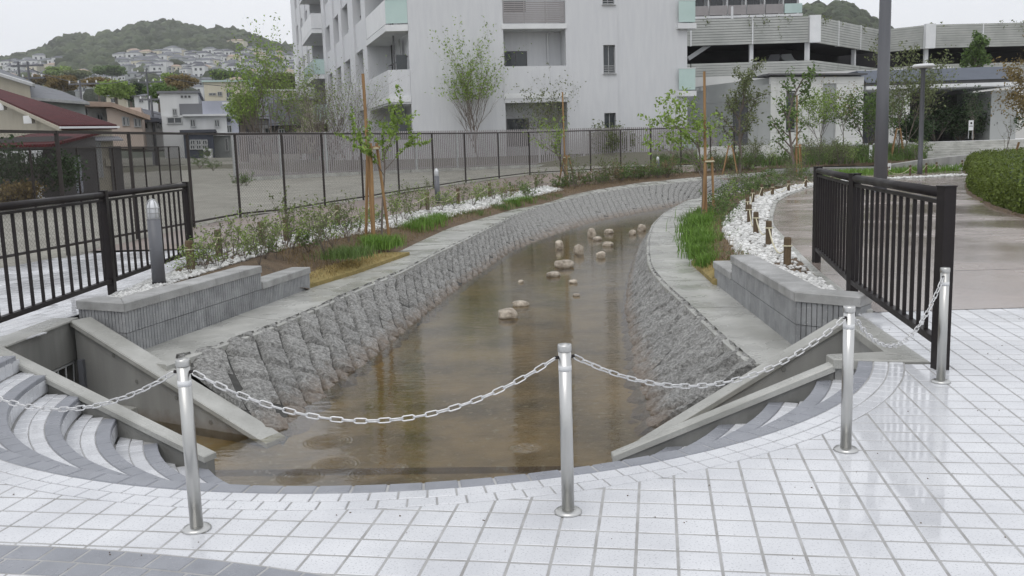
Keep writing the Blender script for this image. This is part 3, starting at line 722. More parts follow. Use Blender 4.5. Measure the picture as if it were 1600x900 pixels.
def planter(root, pts, runs, th, bl=.39, capl=.60):
    """pts: corners; runs: (top, ribbed, block length) for each stretch; courses of .21 under a cap of .09"""
    pts = [np.array(p, float) for p in pts]; ds = [(b - a) / np.linalg.norm(b - a) for a, b in zip(pts[:-1], pts[1:])]; ns = [np.array([d[1], -d[0]]) for d in ds]
    mit = []
    for i in range(len(pts)):
        if i == 0: mit.append(ns[0])
        elif i == len(pts) - 1: mit.append(ns[-1])
        else: m = ns[i - 1] + ns[i]; mit.append(2 * m / (m @ m))
    for i, (top, ribs, bl) in enumerate(runs):
        p, q, d, n = pts[i], pts[i + 1], ds[i], ns[i]; L = np.linalg.norm(q - p); n_c = max(1, round((top - .09 - Z_COP) / .21))
        for c in range(n_c):
            z1 = top - .09 - c * .21; z0 = Z_COP - .03 if c == n_c - 1 else z1 - .21; k = max(1, round(L / bl))
            cuts = [0] + [(j + (.5 if c % 2 else 0)) / k for j in range(0 if c % 2 else 1, k)] + [1]
            for a, b in zip(cuts[:-1], cuts[1:]): block(p + d * L * a, p + d * L * b, z0, z1, th - .03, ribs, p - mit[i] * (th - .03) if a == 0 else None, q - mit[i + 1] * (th - .03) if b == 1 else None).build('ribbed_block' if ribs else 'block', MT['block'], root)
        k = max(1, round(L / capl))
        for j in range(k):
            a, b = p + d * (L * j / k + .0015), p + d * (L * (j + 1) / k - .0015); ma = mit[i] if j == 0 else n; mb_ = mit[i + 1] if j == k - 1 else n
            mb = MB(); mb.prism([tuple(a + ma * .018), tuple(b + mb_ * .018), tuple(b - mb_ * th), tuple(a - ma * th)], top - .088, top, bevel=.010); mb.build('cap_block', MT['cap'], root)
TH = .26
PL0 = np.array([-3.684, 8.632]); PL1 = A(411, 478, Z_COP)[:2]; PL2 = np.array([-2.838, 12.841]); PLe = np.array([-4.25, 8.90])
root = thing('planter_wall', (*PL0, Z_COP), 'grey ribbed block planter wall stepping down along the left coping', 'planter wall', 'ribbed block planter walls')
planter(root, [PLe, PL0, PL1], [(.15, True, .32), (.15, True, .39)], TH); planter(root, [PL1, PL2], [(-.06, True, .39)], TH)
PR0 = np.array([2.529, 8.091]); PR1 = np.array([2.655, 11.0]); PR2 = np.array([2.70, 12.15]); PRe = np.array([2.96, 7.70])
root = thing('planter_wall', (*PR0, Z_COP), 'grey block planter wall with smooth long face beside the right coping', 'planter wall', 'ribbed block planter walls')
planter(root, [PR2, PR1], [(-.06, False, .39)], TH); planter(root, [PR1, PR0, PRe], [(.15, False, .39), (.15, True, .3)], TH)
# ------------------------------------------------------------------ ground strips beside the stream
# stations run away from the camera
soilL = [(-3.95, 9.02, .0), (-3.33, 11.3, -.03), (-2.86, 13.0, -.30), A(560, 424, Z_COP - .005), A(650, 380, Z_COP - .005), A(700, 357, Z_COP - .005), A(800, 328, Z_COP - .005), D(900, 302.2, 34.6), D(1000, 285.7, 40.5), D(1075, 278.2, 43), D(1125, 273.8, 44.1), D(1200, 268.8, 45.5)]
LOs = smooth_line(LO, 120, 2)
def under(p, line, d, dz):
    q = line[np.argmin(np.linalg.norm(line[:, :2] - np.array(p)[:2], axis=1))]; return (q[0] + d, q[1], q[2] + dz)
soilL = [soilL[0], soilL[1]] + [under(p, LOs, -.03, -.004) for p in soilL[2:]]
soilL_u = [soilL[0], soilL[1]] + [(p[0] + .16, p[1] - .1, p[2] - .07) for p in soilL[2:]]
gravL0 = [(-4.12, 9.2, .03), A(400, 402, .0), A(420, 396, .0), A(470, 385, -.06), A(600, 360, -.16), A(680, 345, -.22), A(780, 322, -.24), D(880, 297, 36.5), D(985, 280, 42), D(1060, 273, 44.5), D(1110, 269, 45.5), D(1200, 264, 46.8)]
gravL1 = [(-4.34, 9.3, .01), (-4.5, 11.5, .01), A(350, 392, .01), A(440, 372, -.02), A(560, 347, -.07), A(650, 332, -.10), A(740, 313, -.12), D(850, 292, 38.5), D(960, 276, 43), D(1050, 270, 45.2), D(1110, 266.5, 46), D(1200, 261, 47.5)]
lm = loft([soilL_u, soilL, [tuple((np.array(a) * .45 + np.array(b) * .55) + (0, 0, .02)) for a, b in zip(soilL, gravL0)], gravL0, gravL1], (12, 6), 'planting_bed', MT['soil'], .03, 2.2)
FEN = [(106, 388, 14.9), (215, 368, 17.0), (303, 350, 19.1), (376, 341, 21.3), (447, 331, 22.4), (508, 321, 24.6), (568, 312, 26.8), (624, 302, 29.7), (678, 293, 32.5), (728, 285.5, 36), (780, 278.5, 39), (828, 272, 42), (876, 269, 43), (923, 266.5, 44), (970, 264, 44.8), (1017, 262, 45.6), (1064, 260, 46.3), (1110, 258, 47), (1147, 256.5, 47.6)]
FPT = [D(*q) for q in FEN]
FPT = [np.array([-7.75, 11.0, .06]), np.array([-7.47, 13.0, .07])] + FPT
FPT = np.array(FPT)
for k in range(4, len(FPT) - 1): pass
zf = np.polyfit(FPT[:, 1], FPT[:, 2], 2); FPT[:, 2] = np.polyval(zf, FPT[:, 1])
pathL = [(-4.34, 15.4, .0), A(350, 392, .0), A(440, 372, -.03), A(560, 347, -.08), A(650, 332, -.11), A(740, 313, -.13), D(850, 292, 38.4), D(960, 276, 42.9), D(1050, 270, 45.1), D(1110, 266.5, 45.9), D(1200, 261, 47.4)]
pathL = [tuple(np.array(p) + (-.04, 0, -.006)) for p in pathL]
fb = [(-7.1, 15.4, .02), (-6.62, 18.8, .1)] + [tuple(np.array(FPT[i]) + (0, 0, -.02)) for i in (5, 8, 9, 10, 13, 16, 18, 19)] + [tuple(D(1200, 256, 48.5))]
loft([pathL, fb], (8, 5), 'side_path', MT['path_dry'], 0.0)
# gravel lot behind the mesh fence, rising to the back
lot0 = [(-8.0, 8.0, -.012), (-7.6, 11.0, -.012), (-7.0, 15.0, -.012), (-6.62, 19.0, .10)] + [tuple(np.array(FPT[i]) + (-.02, .02, -.015)) for i in (5, 8, 10, 13, 16, 18, 20)]
lot1 = [(-14, 9, .1), (-14, 13, .15), tuple(D(0, 334, 24)), tuple(D(225, 297, 35)), tuple(D(368, 283, 40)), tuple(D(470, 278, 43)), tuple(D(560, 273, 45)), tuple(D(700, 267, 48.5)), tuple(D(850, 261, 51)), tuple(D(1000, 257, 52)), tuple(D(1150, 254, 52.5))]
lot2 = [(-40, 9, .4), (-40, 22, .6), tuple(D(-160, 300, 42)), tuple(D(225, 262, 58)), tuple(D(368, 251, 62)), tuple(D(440, 262, 60)), tuple(D(530, 262, 62)), tuple(D(650, 258, 60)), tuple(D(850, 254, 60)), tuple(D(1000, 252, 60)), tuple(D(1150, 250, 60))]
loft([lot0, lot1, lot2], (8, 8), 'gravel_lot', MT['lot'], .04, .8)

# right bank
soilR = [(2.84, 8.35, -.02), (2.93, 11.0, -.04), (2.98, 12.3, -.3), (2.85, 14.26, Z_COP - .015), (3.43, 17.97, Z_COP - .015), (3.98, 20.85, Z_COP - .015), (5.03, 25.46, Z_COP - .015), (6.62, 29.8, -.31), (8.42, 32.7, -.265), (11.2, 35.7, -.215), (15.6, 38.8, -.115)]
gravR0 = [(2.8, 8.4, .03), (3.0, 11.0, .02), A(1185, 420, .0), A(1150, 400, -.05), A(1127, 357, -.05), A(1133, 342, -.05), A(1160, 315, -.02), A(1195, 303, 0), A(1235, 293, 0), A(1290, 284, 0), (17.5, 36.5, 0)]
gravR1 = [(2.98, 7.9, .02), (3.25, 9.6, .02), A(1245, 404, .01), A(1222, 378, .01), A(1199, 352, .01), A(1200, 336, .01), A(1208, 315, .01), A(1228, 304, .01), A(1262, 293, .01), A(1300, 285, .01), (18, 35.5, .01)]
soilR_u = soilR[:3] + [(p[0] - .14, p[1] + .05, p[2] - .07) for p in soilR[3:]]
loft([soilR_u, soilR, [tuple((np.array(a) * .5 + np.array(b) * .5) + (0, 0, .06)) for a, b in zip(soilR, gravR0)], gravR0, gravR1], (12, 6), 'planting_bed', MT['soil'], .03, 2.2)
# flush stone kerb along the path
k0 = [(3.0, 7.80, .0)] + [tuple(np.array(p)) for p in gravR1[1:]]
kl = smooth_line(k0, 70, 2)
root = thing('path_kerb', k0[0], 'thin pale kerb between the white gravel and the wet brown path', 'kerb')
for i in range(0, 69):
    a, b = kl[i], kl[i + 1]; d = (b - a)[:2] / np.linalg.norm((b - a)[:2]); n = np.array([d[1], -d[0]])
    mb = MB(); e = d * .004
    mb.prism([tuple(a[:2] + e), tuple(b[:2] - e), tuple(b[:2] - e + n * .10), tuple(a[:2] + e + n * .10)], -.1, .018, bevel=.004); mb.build('kerb_stone', MT['conc'], root)
# wet path in poured bays with joints
root = thing('wet_path', (6, 12, 0), 'wet brown concrete path with cross joints and puddles', 'path', kind='structure')
def kerb_x(y): return np.interp(y, kl[:, 1], kl[:, 0]) + .11
ys = [7.762, 10.1, 13.9, 17.2, 20.8, 24.6, 28.6, 32.6, 36.5, 41.0]
for a, b in zip(ys[:-1], ys[1:]):
    xsplit = [None, 9.5, 22] if a > 7 else [None, 22]
    for k in range(2):
        yy = np.linspace(a + .008, b - .008, 7)
        if k == 0: left = [(kerb_x(y), y) for y in yy]; right = [(xsplit[1] - .008, y) for y in yy]
        else: left = [(xsplit[1] + .008, y) for y in yy]; right = [(40, y) for y in yy]
        if left[-1][0] > right[-1][0] - .5:
            left = [(min(l[0], r[0] - .3), l[1]) for l, r in zip(left, right)]
        mb = MB(); v = []; f = []
        for l, r in zip(left, right):
            for t in (0, .33, .66, 1): v.append((l[0] + (r[0] - l[0]) * t, l[1], .002 + .0012 * noise.noise(Vector((l[1], t * 7, 0)))))
        for i in range(6):
            for j in range(3): f.append((i * 4 + j, i * 4 + j + 1, (i + 1) * 4 + j + 1, (i + 1) * 4 + j))
        mb.add(v, f); mb.build('path_bay', MT['path'], root)
mb = MB(); yy = np.linspace(7.70, 41.2, 30); v = []; f = []
for y in yy: v += [(kerb_x(y) - .05, y, -.008), (40, y, -.008)]
for i in range(29): f.append((i * 2, i * 2 + 1, i * 2 + 3, i * 2 + 2))
mb.add(v, f); mb.build('joint_bed', MT['mortar'], root)

# dry grass patches by the planter ends
STRAW = []
for nm, pts in (('dry_turf', [A(484, 447, -.33), A(560, 424, -.33), A(640, 396, -.33), A(600, 396, -.30), A(540, 410, -.28), A(484, 428, -.24)]), ('dry_turf', [A(1114, 441, -.33), A(1080, 410, -.33), A(1098, 405, -.28), A(1130, 408, -.2), A(1170, 405, -.08), A(1195, 420, -.04), A(1150, 432, -.2)])):
    mb = MB(); c = np.mean(pts, 0); mb.add([c + (0, 0, .05)] + [p + np.array([0, 0, .025]) for p in pts], [(0, i + 1, (i + 1) % len(pts) + 1) for i in range(len(pts))])
    k = len(pts); mb.add([p + np.array([0, 0, .025]) for p in pts] + [p + np.array([0, 0, -.25]) for p in pts], [(i, k + i, k + (i + 1) % k, (i + 1) % k) for i in range(k)])
    mb.build(nm, MT['straw'], kind='structure')
    bp = np.array([pts[i] * a_ + pts[j] * b_ + c * (1 - a_ - b_) for i, j, a_, b_ in zip(rng.integers(0, k, 1600), rng.integers(0, k, 1600), rng.uniform(0, .62, 1600), rng.uniform(0, .42, 1600))]) + (0, 0, .03)
    STRAW.append(bp)

# ------------------------------------------------------------------ scattered small things, as joined meshes
def ico(n=1):
    import bmesh
    bm = bmesh.new(); bmesh.ops.create_icosphere(bm, subdivisions=n, radius=1)
    v = np.array([x.co[:] for x in bm.verts]); f = np.array([[q.index for q in x.verts] for x in bm.faces]); bm.free(); return v, f
IV1, IF1 = ico(1); IV2, IF2 = ico(2); IV3, IF3 = ico(3)
def band_points(a, b, n, za=.0):
    """random points between two polylines of equal station count, weighted by area"""
    a, b = np.array(a), np.array(b); w_ = np.array([np.linalg.norm(a[i + 1] - a[i]) * (np.linalg.norm(b[i] - a[i]) + np.linalg.norm(b[i + 1] - a[i + 1])) for i in range(len(a) - 1)])
    # nearer stretches get more
    dist = np.array([(a[i][1] + a[i + 1][1]) / 2 for i in range(len(a) - 1)]); w_ = w_ / dist; w_ /= w_.sum()
    k = rng.choice(len(w_), n, p=w_); t = rng.random(n)[:, None]; s = rng.random(n)[:, None]
    p = (a[k] * (1 - t) + a[k + 1] * t) * (1 - s) + (b[k] * (1 - t) + b[k + 1] * t) * s; p[:, 2] += za; return p
def scatter_stones(name, pts, r0, r1, m, label=None, grow=0.0, **kw):
    n = len(pts); r = rng.uniform(r0, r1, n) * (1 + grow * np.maximum(pts[:, 1] - 10, 0))
    sc = np.stack([r, r * rng.uniform(.7, 1.1, n), r * rng.uniform(.45, .75, n)], -1)
    an = rng.uniform(0, 2 * pi, n); c, s = np.cos(an), np.sin(an)
    L = IV1[None] * (1 + .22 * rng.standard_normal((n, len(IV1), 1))) * sc[:, None]
    X = L[..., 0] * c[:, None] - L[..., 1] * s[:, None]; Y = L[..., 0] * s[:, None] + L[..., 1] * c[:, None]
    V = np.stack([X, Y, L[..., 2]], -1) + pts[:, None] + np.array([0, 0, 1]) * (r * .25)[:, None, None]
    F = (IF1[None] + (np.arange(n) * len(IV1))[:, None, None]).reshape(-1, 3)
    return fastobj(name, V.reshape(-1, 3), F, m, kind='stuff', **kw)
pL = band_points(gravL0[:8], gravL1[:8], 5200, .01)
scatter_stones('white_gravel', pL, .018, .036, MT['wgravel'], grow=.05, label='strip of white gravel stones along the left planting bed')
pR = band_points(gravR0, gravR1, 5200, .01)
scatter_stones('white_gravel', pR, .018, .036, MT['wgravel'], grow=.05, label='strip of white gravel stones beside the wet brown path')

def blades(pts, h0, h1, wd, lean=.5, per=1):
    """grass blades as bent strips (two quads)"""
    p = np.repeat(pts, per, 0); n = len(p); p = p + np.c_[rng.normal(0, .02, (n, 2)), np.zeros(n)]
    h = rng.uniform(h0, h1, n); an = rng.uniform(0, 2 * pi, n); ln = rng.uniform(.1, lean, n) * h
    d = np.stack([np.cos(an), np.sin(an), 0 * an], -1); s = np.stack([-np.sin(an), np.cos(an), 0 * an], -1) * wd
    up = np.array([0, 0, 1.0])
    a = p; b = p + d * (ln * .3)[:, None] + up * (h * .6)[:, None]; c = p + d * ln[:, None] + up * h[:, None]
    V = np.stack([a - s, a + s, b + s * .8, b - s * .8, c + s * .15, c - s * .15], 1).reshape(-1, 3)
    k = np.arange(n)[:, None, None] * 6; F = (np.array([[0, 1, 2, 3], [3, 2, 4, 5]])[None] + k).reshape(-1, 4)
    return V, F
pS = band_points(soilL[2:], gravL0[2:], 9000, .06); V, F = blades(pS, .03, .10, .004, 1.6); fastobj('dry_grass', V, F, MT['dry'], kind='stuff', label='sparse dry grass on the left planting bed')
pS = band_points(soilR[2:], gravR0[2:], 4000, .06); V, F = blades(pS, .03, .10, .004, 1.6); fastobj('dry_grass', V, F, MT['dry'], kind='stuff', label='sparse dry grass on the right planting bed')
V, F = blades(np.concatenate(STRAW), .02, .07, .004, 1.8); fastobj('dry_turf_blades', V, F, leafmat('straw_blade', (.40, .31, .13)), kind='stuff', label='dry turf blades at the planter ends')
# small pebbles and dark specks lying on the tiles
pp = np.c_[rng.uniform(-2.6, 4.6, 260), rng.uniform(2.6, 7.4, 260), np.full(260, .001)]
pp = pp[np.hypot(pp[:, 0] - CX, pp[:, 1] - CY) > 3.5]
scatter_stones('grit', pp, .0015, .0045, MT['log'])

# ------------------------------------------------------------------ steel posts and chains
POST_R = 3.70; POST_A = [math.radians(a) for a in (-122.9, -99.35, -76.1, -52.4, -28.1)]
POSTS = [on_circ(POST_R, a) for a in POST_A]
def make_post():
    root = thing('chain_post', (0, 0, 0), 'x', 'chain post', 'stainless steel chain posts round the basin')
    mb = MB(); mb.lathe((0, 0, 0), [(.0258, .012), (.0258, .672)], 28); mb.build('post_tube', MT['steel'], root, smooth=True)
    mb = MB(); mb.lathe((0, 0, 0), [(.0270, .670), (.0282, .673), (.0282, .692), (.0262, .698), (.0235, .6985), (.0225, .690)], 28); mb.build('post_cap', MT['steel'], root, smooth=True)
    mb = MB(); mb.lathe((0, 0, 0), [(.0266, .592), (.0266, .614)], 28); mb.build('reflective_band', MT['reflector'], root, smooth=True)
    mb = MB(); mb.lathe((0, 0, 0), [(.056, .0), (.057, .006), (.050, .013), (.036, .016)], 32); mb.build('base_flange', MT['steel'], root, smooth=True)
    for s in (-1, 1):
        mb = MB(); mb.tube([(s * .022, 0, .647), (s * .040, 0, .647)], .007, 8); mb.build('chain_eye', MT['black_metal'], root, smooth=True)
    return root
post0 = make_post()
plab = ['steel chain post just outside the left edge of the view', 'steel chain post in front of the left steps', 'steel chain post standing alone in front of the water', 'steel chain post in front of the right wing wall', 'steel chain post touching the end of the right railing']
for k, (x, y) in enumerate(POSTS):
    if k == 0: continue
    o = post0 if k == 1 else copy_tree(post0)
    o.location = (x, y, 0); o['label'] = plab[k]
    t = np.array(POSTS[min(k + 1, 4)]) - np.array(POSTS[k - 1]); o.rotation_euler.z = math.atan2(t[1], t[0])
def link_mesh():
    mb = MB(); L, W, r = .0178, .0096, .0031; pts = []
    for k in range(5): a = -pi / 2 + pi * k / 4; pts.append((L + W * math.cos(a) * .9, W * math.sin(a), 0))
    for k in range(5): a = pi / 2 + pi * k / 4; pts.append((-L + W * math.cos(a) * .9, W * math.sin(a), 0))
    n = len(pts); m = 6; v = []; f = []
    for i in range(n):
        p = np.array(pts[i]); d = np.array(pts[(i + 1) % n]) - np.array(pts[i - 1]); d /= np.linalg.norm(d); a = np.cross([0, 0, 1.0], d); b = np.array([0, 0, 1.0])
        for j in range(m): t = 2 * pi * j / m; v.append(p + r * (a * math.cos(t) + b * math.sin(t)))
    for i in range(n):
        for j in range(m): f.append((i * m + j, i * m + (j + 1) % m, ((i + 1) % n) * m + (j + 1) % m, ((i + 1) % n) * m + j))
    mb.add(v, f); return mb.mesh('link', MT['chain'], smooth=True)
LINK = link_mesh()
def chain(p, q, sag, label):
    p, q = np.array(p, float), np.array(q, float)
    root = thing('chain', p, label, 'chain', 'galvanised chains between the posts')
    t = np.linspace(0, 1, 400); pts = p + (q - p) * t[:, None]; pts[:, 2] -= sag * 4 * t * (1 - t)
    d = np.r_[0, np.cumsum(np.linalg.norm(np.diff(pts, axis=0), axis=1))]; n = int(round(d[-1] / .0465)); pit = d[-1] / n
    for i in range(n):
        u = (i + .5) * pit; c = np.array([np.interp(u, d, pts[:, k]) for k in range(3)])
        e = np.array([np.interp(u + .01, d, pts[:, k]) - np.interp(u - .01, d, pts[:, k]) for k in range(3)]); e /= np.linalg.norm(e)
        h = np.cross(e, [0, 0, 1.0]); h /= np.linalg.norm(h); up = np.cross(h, e)
        a = (.55 if i % 2 else -.95) + random.uniform(-.12, .12)
        b1 = h * math.cos(a) + up * math.sin(a); b2 = np.cross(e, b1)
        o = bpy.data.objects.new('link', LINK); R = Matrix((e, b1, b2)).transposed()
        o.matrix_local = Matrix.Translation(Vector([float(x) for x in (c - p)])) @ R.to_4x4(); link(o, root)
def eye(k, s):
    t = np.array(POSTS[min(k + 1, 4)]) - np.array(POSTS[k - 1 if k else 0]); t = t / np.linalg.norm(t); return (POSTS[k][0] + s * t[0] * .04, POSTS[k][1] + s * t[1] * .04, .645)
chain(eye(0, 1), eye(1, -1), .20, 'chain running out of view from the post before the left steps')
chain(eye(1, 1), eye(2, -1), .225, 'chain hanging across the water between the left and middle posts')
chain(eye(2, 1), eye(3, -1), .21, 'chain hanging from the middle post to the post before the right wing wall')
chain(eye(3, 1), eye(4, -1), .26, 'short looking chain hanging in front of the right railing')

# ------------------------------------------------------------------ dark railings
def railing(posts, h, label, n_bal, low=.17, mid=None):
    root = thing('railing', posts[0], label, 'railing')
    for p in posts:
        mb = MB(); mb.box((p[0], p[1], (h + .03) / 2), (.075, .09, h + .03), rz=.1); mb.build('post', MT['black_metal'], root)
        mb = MB(); mb.box((p[0], p[1], h + .034), (.085, .10, .008), rz=.1); mb.build('post_cap', MT['black_metal'], root)
    for p, q, n in zip(posts[:-1], posts[1:], n_bal):
        p, q = np.array(p, float), np.array(q, float); d = (q - p) / np.linalg.norm(q - p); a, b = p + d * .04, q - d * .04
        mb = MB(); mb.tube([(*a[:2], h - .01), (*b[:2], h - .01)], .034, 10); mb.build('top_rail', MT['black_metal'], root, smooth=True)
        MB().bar((*a[:2], low), (*b[:2], low), .05, .045).build('bottom_rail', MT['black_metal'], root)
        if mid: MB().bar((*a[:2], mid), (*b[:2], mid), .03, .03).build('middle_rail', MT['black_metal'], root)
        MB().bar((*a[:2], h - .07), (*b[:2], h - .07), .03, .025).build('upper_rail', MT['black_metal'], root)
        for i in range(n):
            c = a + (b - a) * (i + .6) / (n + .2); MB().box((c[0], c[1], (low + h - .06) / 2), (.024, .024, h - .06 - low), rz=math.atan2(d[1], d[0])).build('baluster', MT['black_metal'], root)
railing([(2.72, 5.74, 0), (3.16, 8.45, 0), (3.74, 11.2, 0)], 1.13, 'dark brown railing of upright bars on the right between planter and wet path', [14, 13])
railing([(-4.35, 7.15, 0), (-4.45, 10.16, 0), (-4.60, 13.2, 0)], 1.13, 'dark brown railing of upright bars on the left behind the inlet', [14, 14])

# ------------------------------------------------------------------ bollard lights
def make_bollard():
    root = thing('bollard_light', (0, 0, 0), 'x', 'bollard light', 'grey bollard lights along the left bed')
    mb = MB(); mb.lathe((0, 0, 0), [(.076, .0), (.076, .80)], 24); mb.build('column', MT['lamp_grey'], root, smooth=True)
    mb = MB(); mb.lathe((0, 0, 0), [(.080, .0), (.080, .06)], 24); mb.build('base_ring', MT['black_metal'], root, smooth=True)
    mb = MB(); mb.lathe((0, 0, 0), [(.062, .80), (.062, .93), (.054, .975), (.036, 1.01), (.012, 1.025)], 20); mb.build('lamp_glass', MT['lamp_glass'], root, smooth=True)
    cg = MB()
    for k in range(6):
        a = pi * k / 3 + .3; pts = [((r * math.cos(a)), (r * math.sin(a)), z) for r, z in ((.070, .80), (.070, .93), (.061, .982), (.041, 1.02), (.0, 1.036))]; cg.tube(pts, .005, 5)
    for z in (.81, .87, .93): cg.tube([(.070 * math.cos(t), .070 * math.sin(t), z) for t in np.linspace(0, 2 * pi, 25)], .005, 5)
    cg.build('wire_guard', MT['frame'], root); return root
b0 = make_bollard()
for k, (p, lab) in enumerate((((-4.17, 10.80, 0), 'grey bollard light with caged lamp behind the left planter'), (tuple(A(684, 318, 0)), 'grey bollard light halfway along the left bed'), (tuple(D(1028, 279, 43.8)), 'farthest grey bollard light near the bend of the stream'))):
    o = b0 if k == 0 else copy_tree(b0); o.location = Vector([float(x) for x in p]); o['label'] = lab
# ------------------------------------------------------------------ lamp posts
p = A(1375, 300, 0); root = thing('lamp_post', p, 'tall grey lamp post rising out of view behind the right railing', 'lamp post')
MB().lathe(p, [(.235, .0), (.235, .02), (.22, .04)], 24).build('base_plate', MT['lamp_grey'], root, smooth=True)
mb = MB(); mb.lathe(p, [(.185, .03), (.165, 3.0), (.15, 7.0), (.13, 11.0)], 28); mb.build('pole', MT['lamp_grey'], root, smooth=True)
mb = MB(); mb.lathe((p[0], p[1], p[2] + 11.0), [(.13, 0), (.42, .06), (.42, .12), (.1, .2)], 24); mb.build('lamp_head', MT['lamp_grey'], root, smooth=True)
p = A(1437, 272, 0); root = thing('lamp_post', p, 'slim grey lamp post with flat round head before the canopy', 'lamp post')
h = 1.458 + (217.5 - 104) * p[1] / 1438
mb = MB(); mb.lathe(p, [(.11, 0), (.10, .5), (.085, h - .25), (.2, h - .16)], 16); mb.build('pole', MT['lamp_grey'], root, smooth=True)
mb = MB(); mb.lathe((p[0], p[1], h - .16), [(.30, -.02), (.42, .02), (.44, .08), (.38, .14), (.1, .16)], 24); mb.build('lamp_head', MT['slab_white'], root, smooth=True)

# ------------------------------------------------------------------ mesh fence along the side path
def wire_mesh(p, q, z0, z1, pitch=.056, r=.0021):
    """two sets of slanting wires, three-sided"""
    p, q = np.array(p, float), np.array(q, float); L = np.linalg.norm((q - p)[:2]); d = (q - p) / L; H = z1 - z0; n = np.array([-d[1], d[0], 0]) * r
    n /= max(np.linalg.norm(n), 1e-9) / r
    V = []; Fc = []
    for s in (1, -1):
        for u in np.arange(-H, L, pitch):
            a0, b0 = max(u, 0), min(u + H, L)
            if b0 - a0 < .02: continue
            h0, h1 = a0 - u, b0 - u
            if s < 0: h0, h1 = H - h0, H - h1
            A_ = p + d * a0 + np.array([0, 0, z0 + h0]); B_ = p + d * b0 + np.array([0, 0, z0 + h1])
            e = (B_ - A_) / np.linalg.norm(B_ - A_); sd = np.cross(e, n); k = len(V)
            V += [A_ + n, A_ - n * .5 + sd * .87, A_ - n * .5 - sd * .87, B_ + n, B_ - n * .5 + sd * .87, B_ - n * .5 - sd * .87]
            Fc += [(k, k + 1, k + 4, k + 3), (k + 1, k + 2, k + 5, k + 4), (k + 2, k, k + 3, k + 5)]
    return np.array(V), np.array(Fc)
def mesh_fence(pts, h, label, pitch, r, group=None, post=.055):
    root = thing('mesh_fence', pts[0], label, 'mesh fence', group)
    for k, p in enumerate(pts):
        MB().box((p[0], p[1], p[2] + h / 2 - .05), (post, post, h + .1), rz=.2).build('post', MT['brown_metal'], root)
    for p, q in zip(pts[:-1], pts[1:]):
        p, q = np.array(p), np.array(q); up = np.array([0, 0, 1.0])
        MB().bar(p + up * (h - .02), q + up * (h - .02), .045).build('top_rail', MT['brown_metal'], root)
        MB().bar(p + up * .07, q + up * .07, .04).build('bottom_rail', MT['brown_metal'], root)
        V, Fc = wire_mesh(p, q, .08, h - .03, pitch, r)
        fastobj('wire_mesh', V, Fc, MT['brown_metal'], root)
mesh_fence(list(FPT), 1.9, 'tall brown wire mesh fence curving along the path behind the left bed', .075, .0016)
F2 = [D(-60, 346, 21.5), D(56, 324, 24.8), D(127, 313, 27.8), D(155, 308, 29.8), D(182, 303.5, 31.8), D(208, 299.5, 33.6), D(230, 296, 35.4), D(252, 293, 37.2), D(268, 290.5, 38.8), D(284, 288, 40.4)]
F2 = np.array(F2); F2[:, 2] = np.polyval(np.polyfit(F2[:, 1], F2[:, 2], 1), F2[:, 1])
mesh_fence(list(F2), 1.62, 'lower brown wire mesh fence in front of the old red roofed house', .085, .0028)
# white slat fence round the apartment block
def slat_fence(pts, h, label):
    root = thing('slat_fence', pts[0], label, 'slat fence')
    for p, q in zip(pts[:-1], pts[1:]):
        p, q = np.array(p), np.array(q); L = np.linalg.norm((q - p)[:2]); d = (q - p) / L; up = np.array([0, 0, 1.0])
        MB().box((p[0] - d[1] * -.05, p[1] + d[0] * .05, p[2] + h / 2), (.08, .08, h), rz=math.atan2(d[1], d[0])).build('post', MT['frame'], root)
        for z in (.22, h - .12): MB().bar(p + up * z + np.array([-d[1], d[0], 0]) * .03, q + up * z + np.array([-d[1], d[0], 0]) * .03, .04, .05).build('rail', MT['slat'], root)
        mb = MB(); n = int(L / .115)
        for i in range(n):
            c = p + d * (i + .5) * L / n; mb.box((c[0], c[1], c[2] + h / 2 + .03), (.068, .018, h - .06), rz=math.atan2(d[1], d[0]))
        mb.build('slat_row', MT['slat'], root, kind='stuff')
def spaced(pts, gap):
    p = np.array(pts); d = np.r_[0, np.cumsum(np.linalg.norm(np.diff(p, axis=0), axis=1))]; return list(resample(pts, max(2, round(d[-1] / gap) + 1)))
SLF = [D(366, 283.5, 40), D(470, 278, 43), D(560, 273, 45.2), D(640, 270, 47), D(740, 265.5, 49.5), D(850, 261, 51.5), D(1000, 257, 52.3), D(1120, 254.5, 52.8)]
slat_fence(spaced(SLF, 2.6), 2.08, 'pale grey upright slat fence in front of the apartment block')
root = thing('fence_kerb', SLF[0], 'low pale concrete kerb under the slat fence', 'kerb')
for p, q in zip(SLF[:-1], SLF[1:]):
    a, b = np.array(p) + (0.02, -.12, -.02), np.array(q) + (-.02, -.12, -.02); MB().bar(a, b, .3, .34).build('kerb_block', MT['conc'], root)

# ------------------------------------------------------------------ rope barriers
def rope_run(pts, hs, label_s, grp, lab_rope, r=.045, every=1):
    for k, p in enumerate(pts):
        o = MB().lathe((p[0], p[1], p[2] - .05), [(r, 0), (r * .98, hs + .03), (r * .8, hs + .05)], 9).build('rope_stake', MT['log'], at=p, label=label_s % 'first second third fourth fifth sixth seventh eighth ninth tenth eleventh twelfth'.split()[k], cat='stake', group=grp)
    mb = MB()
    for a, b in zip(pts[:-1], pts[1:]):
        a, b = np.array(a) + (0, 0, hs * .72), np.array(b) + (0, 0, hs * .72); t = np.linspace(0, 1, 9)[:, None]; q = a + (b - a) * t; q[:, 2] -= (.16 + random.uniform(0, .06)) * (4 * t * (1 - t))[:, 0]
        mb.tube(list(q), .010, 5)
    for p in pts: mb.tube([(p[0] + (r + .006) * math.cos(t), p[1] + (r + .006) * math.sin(t), p[2] + hs * .72) for t in np.linspace(0, 2 * pi, 10)], .010, 5)
    mb.build('rope', MT['rope'], at=pts[0], label=lab_rope, cat='rope')
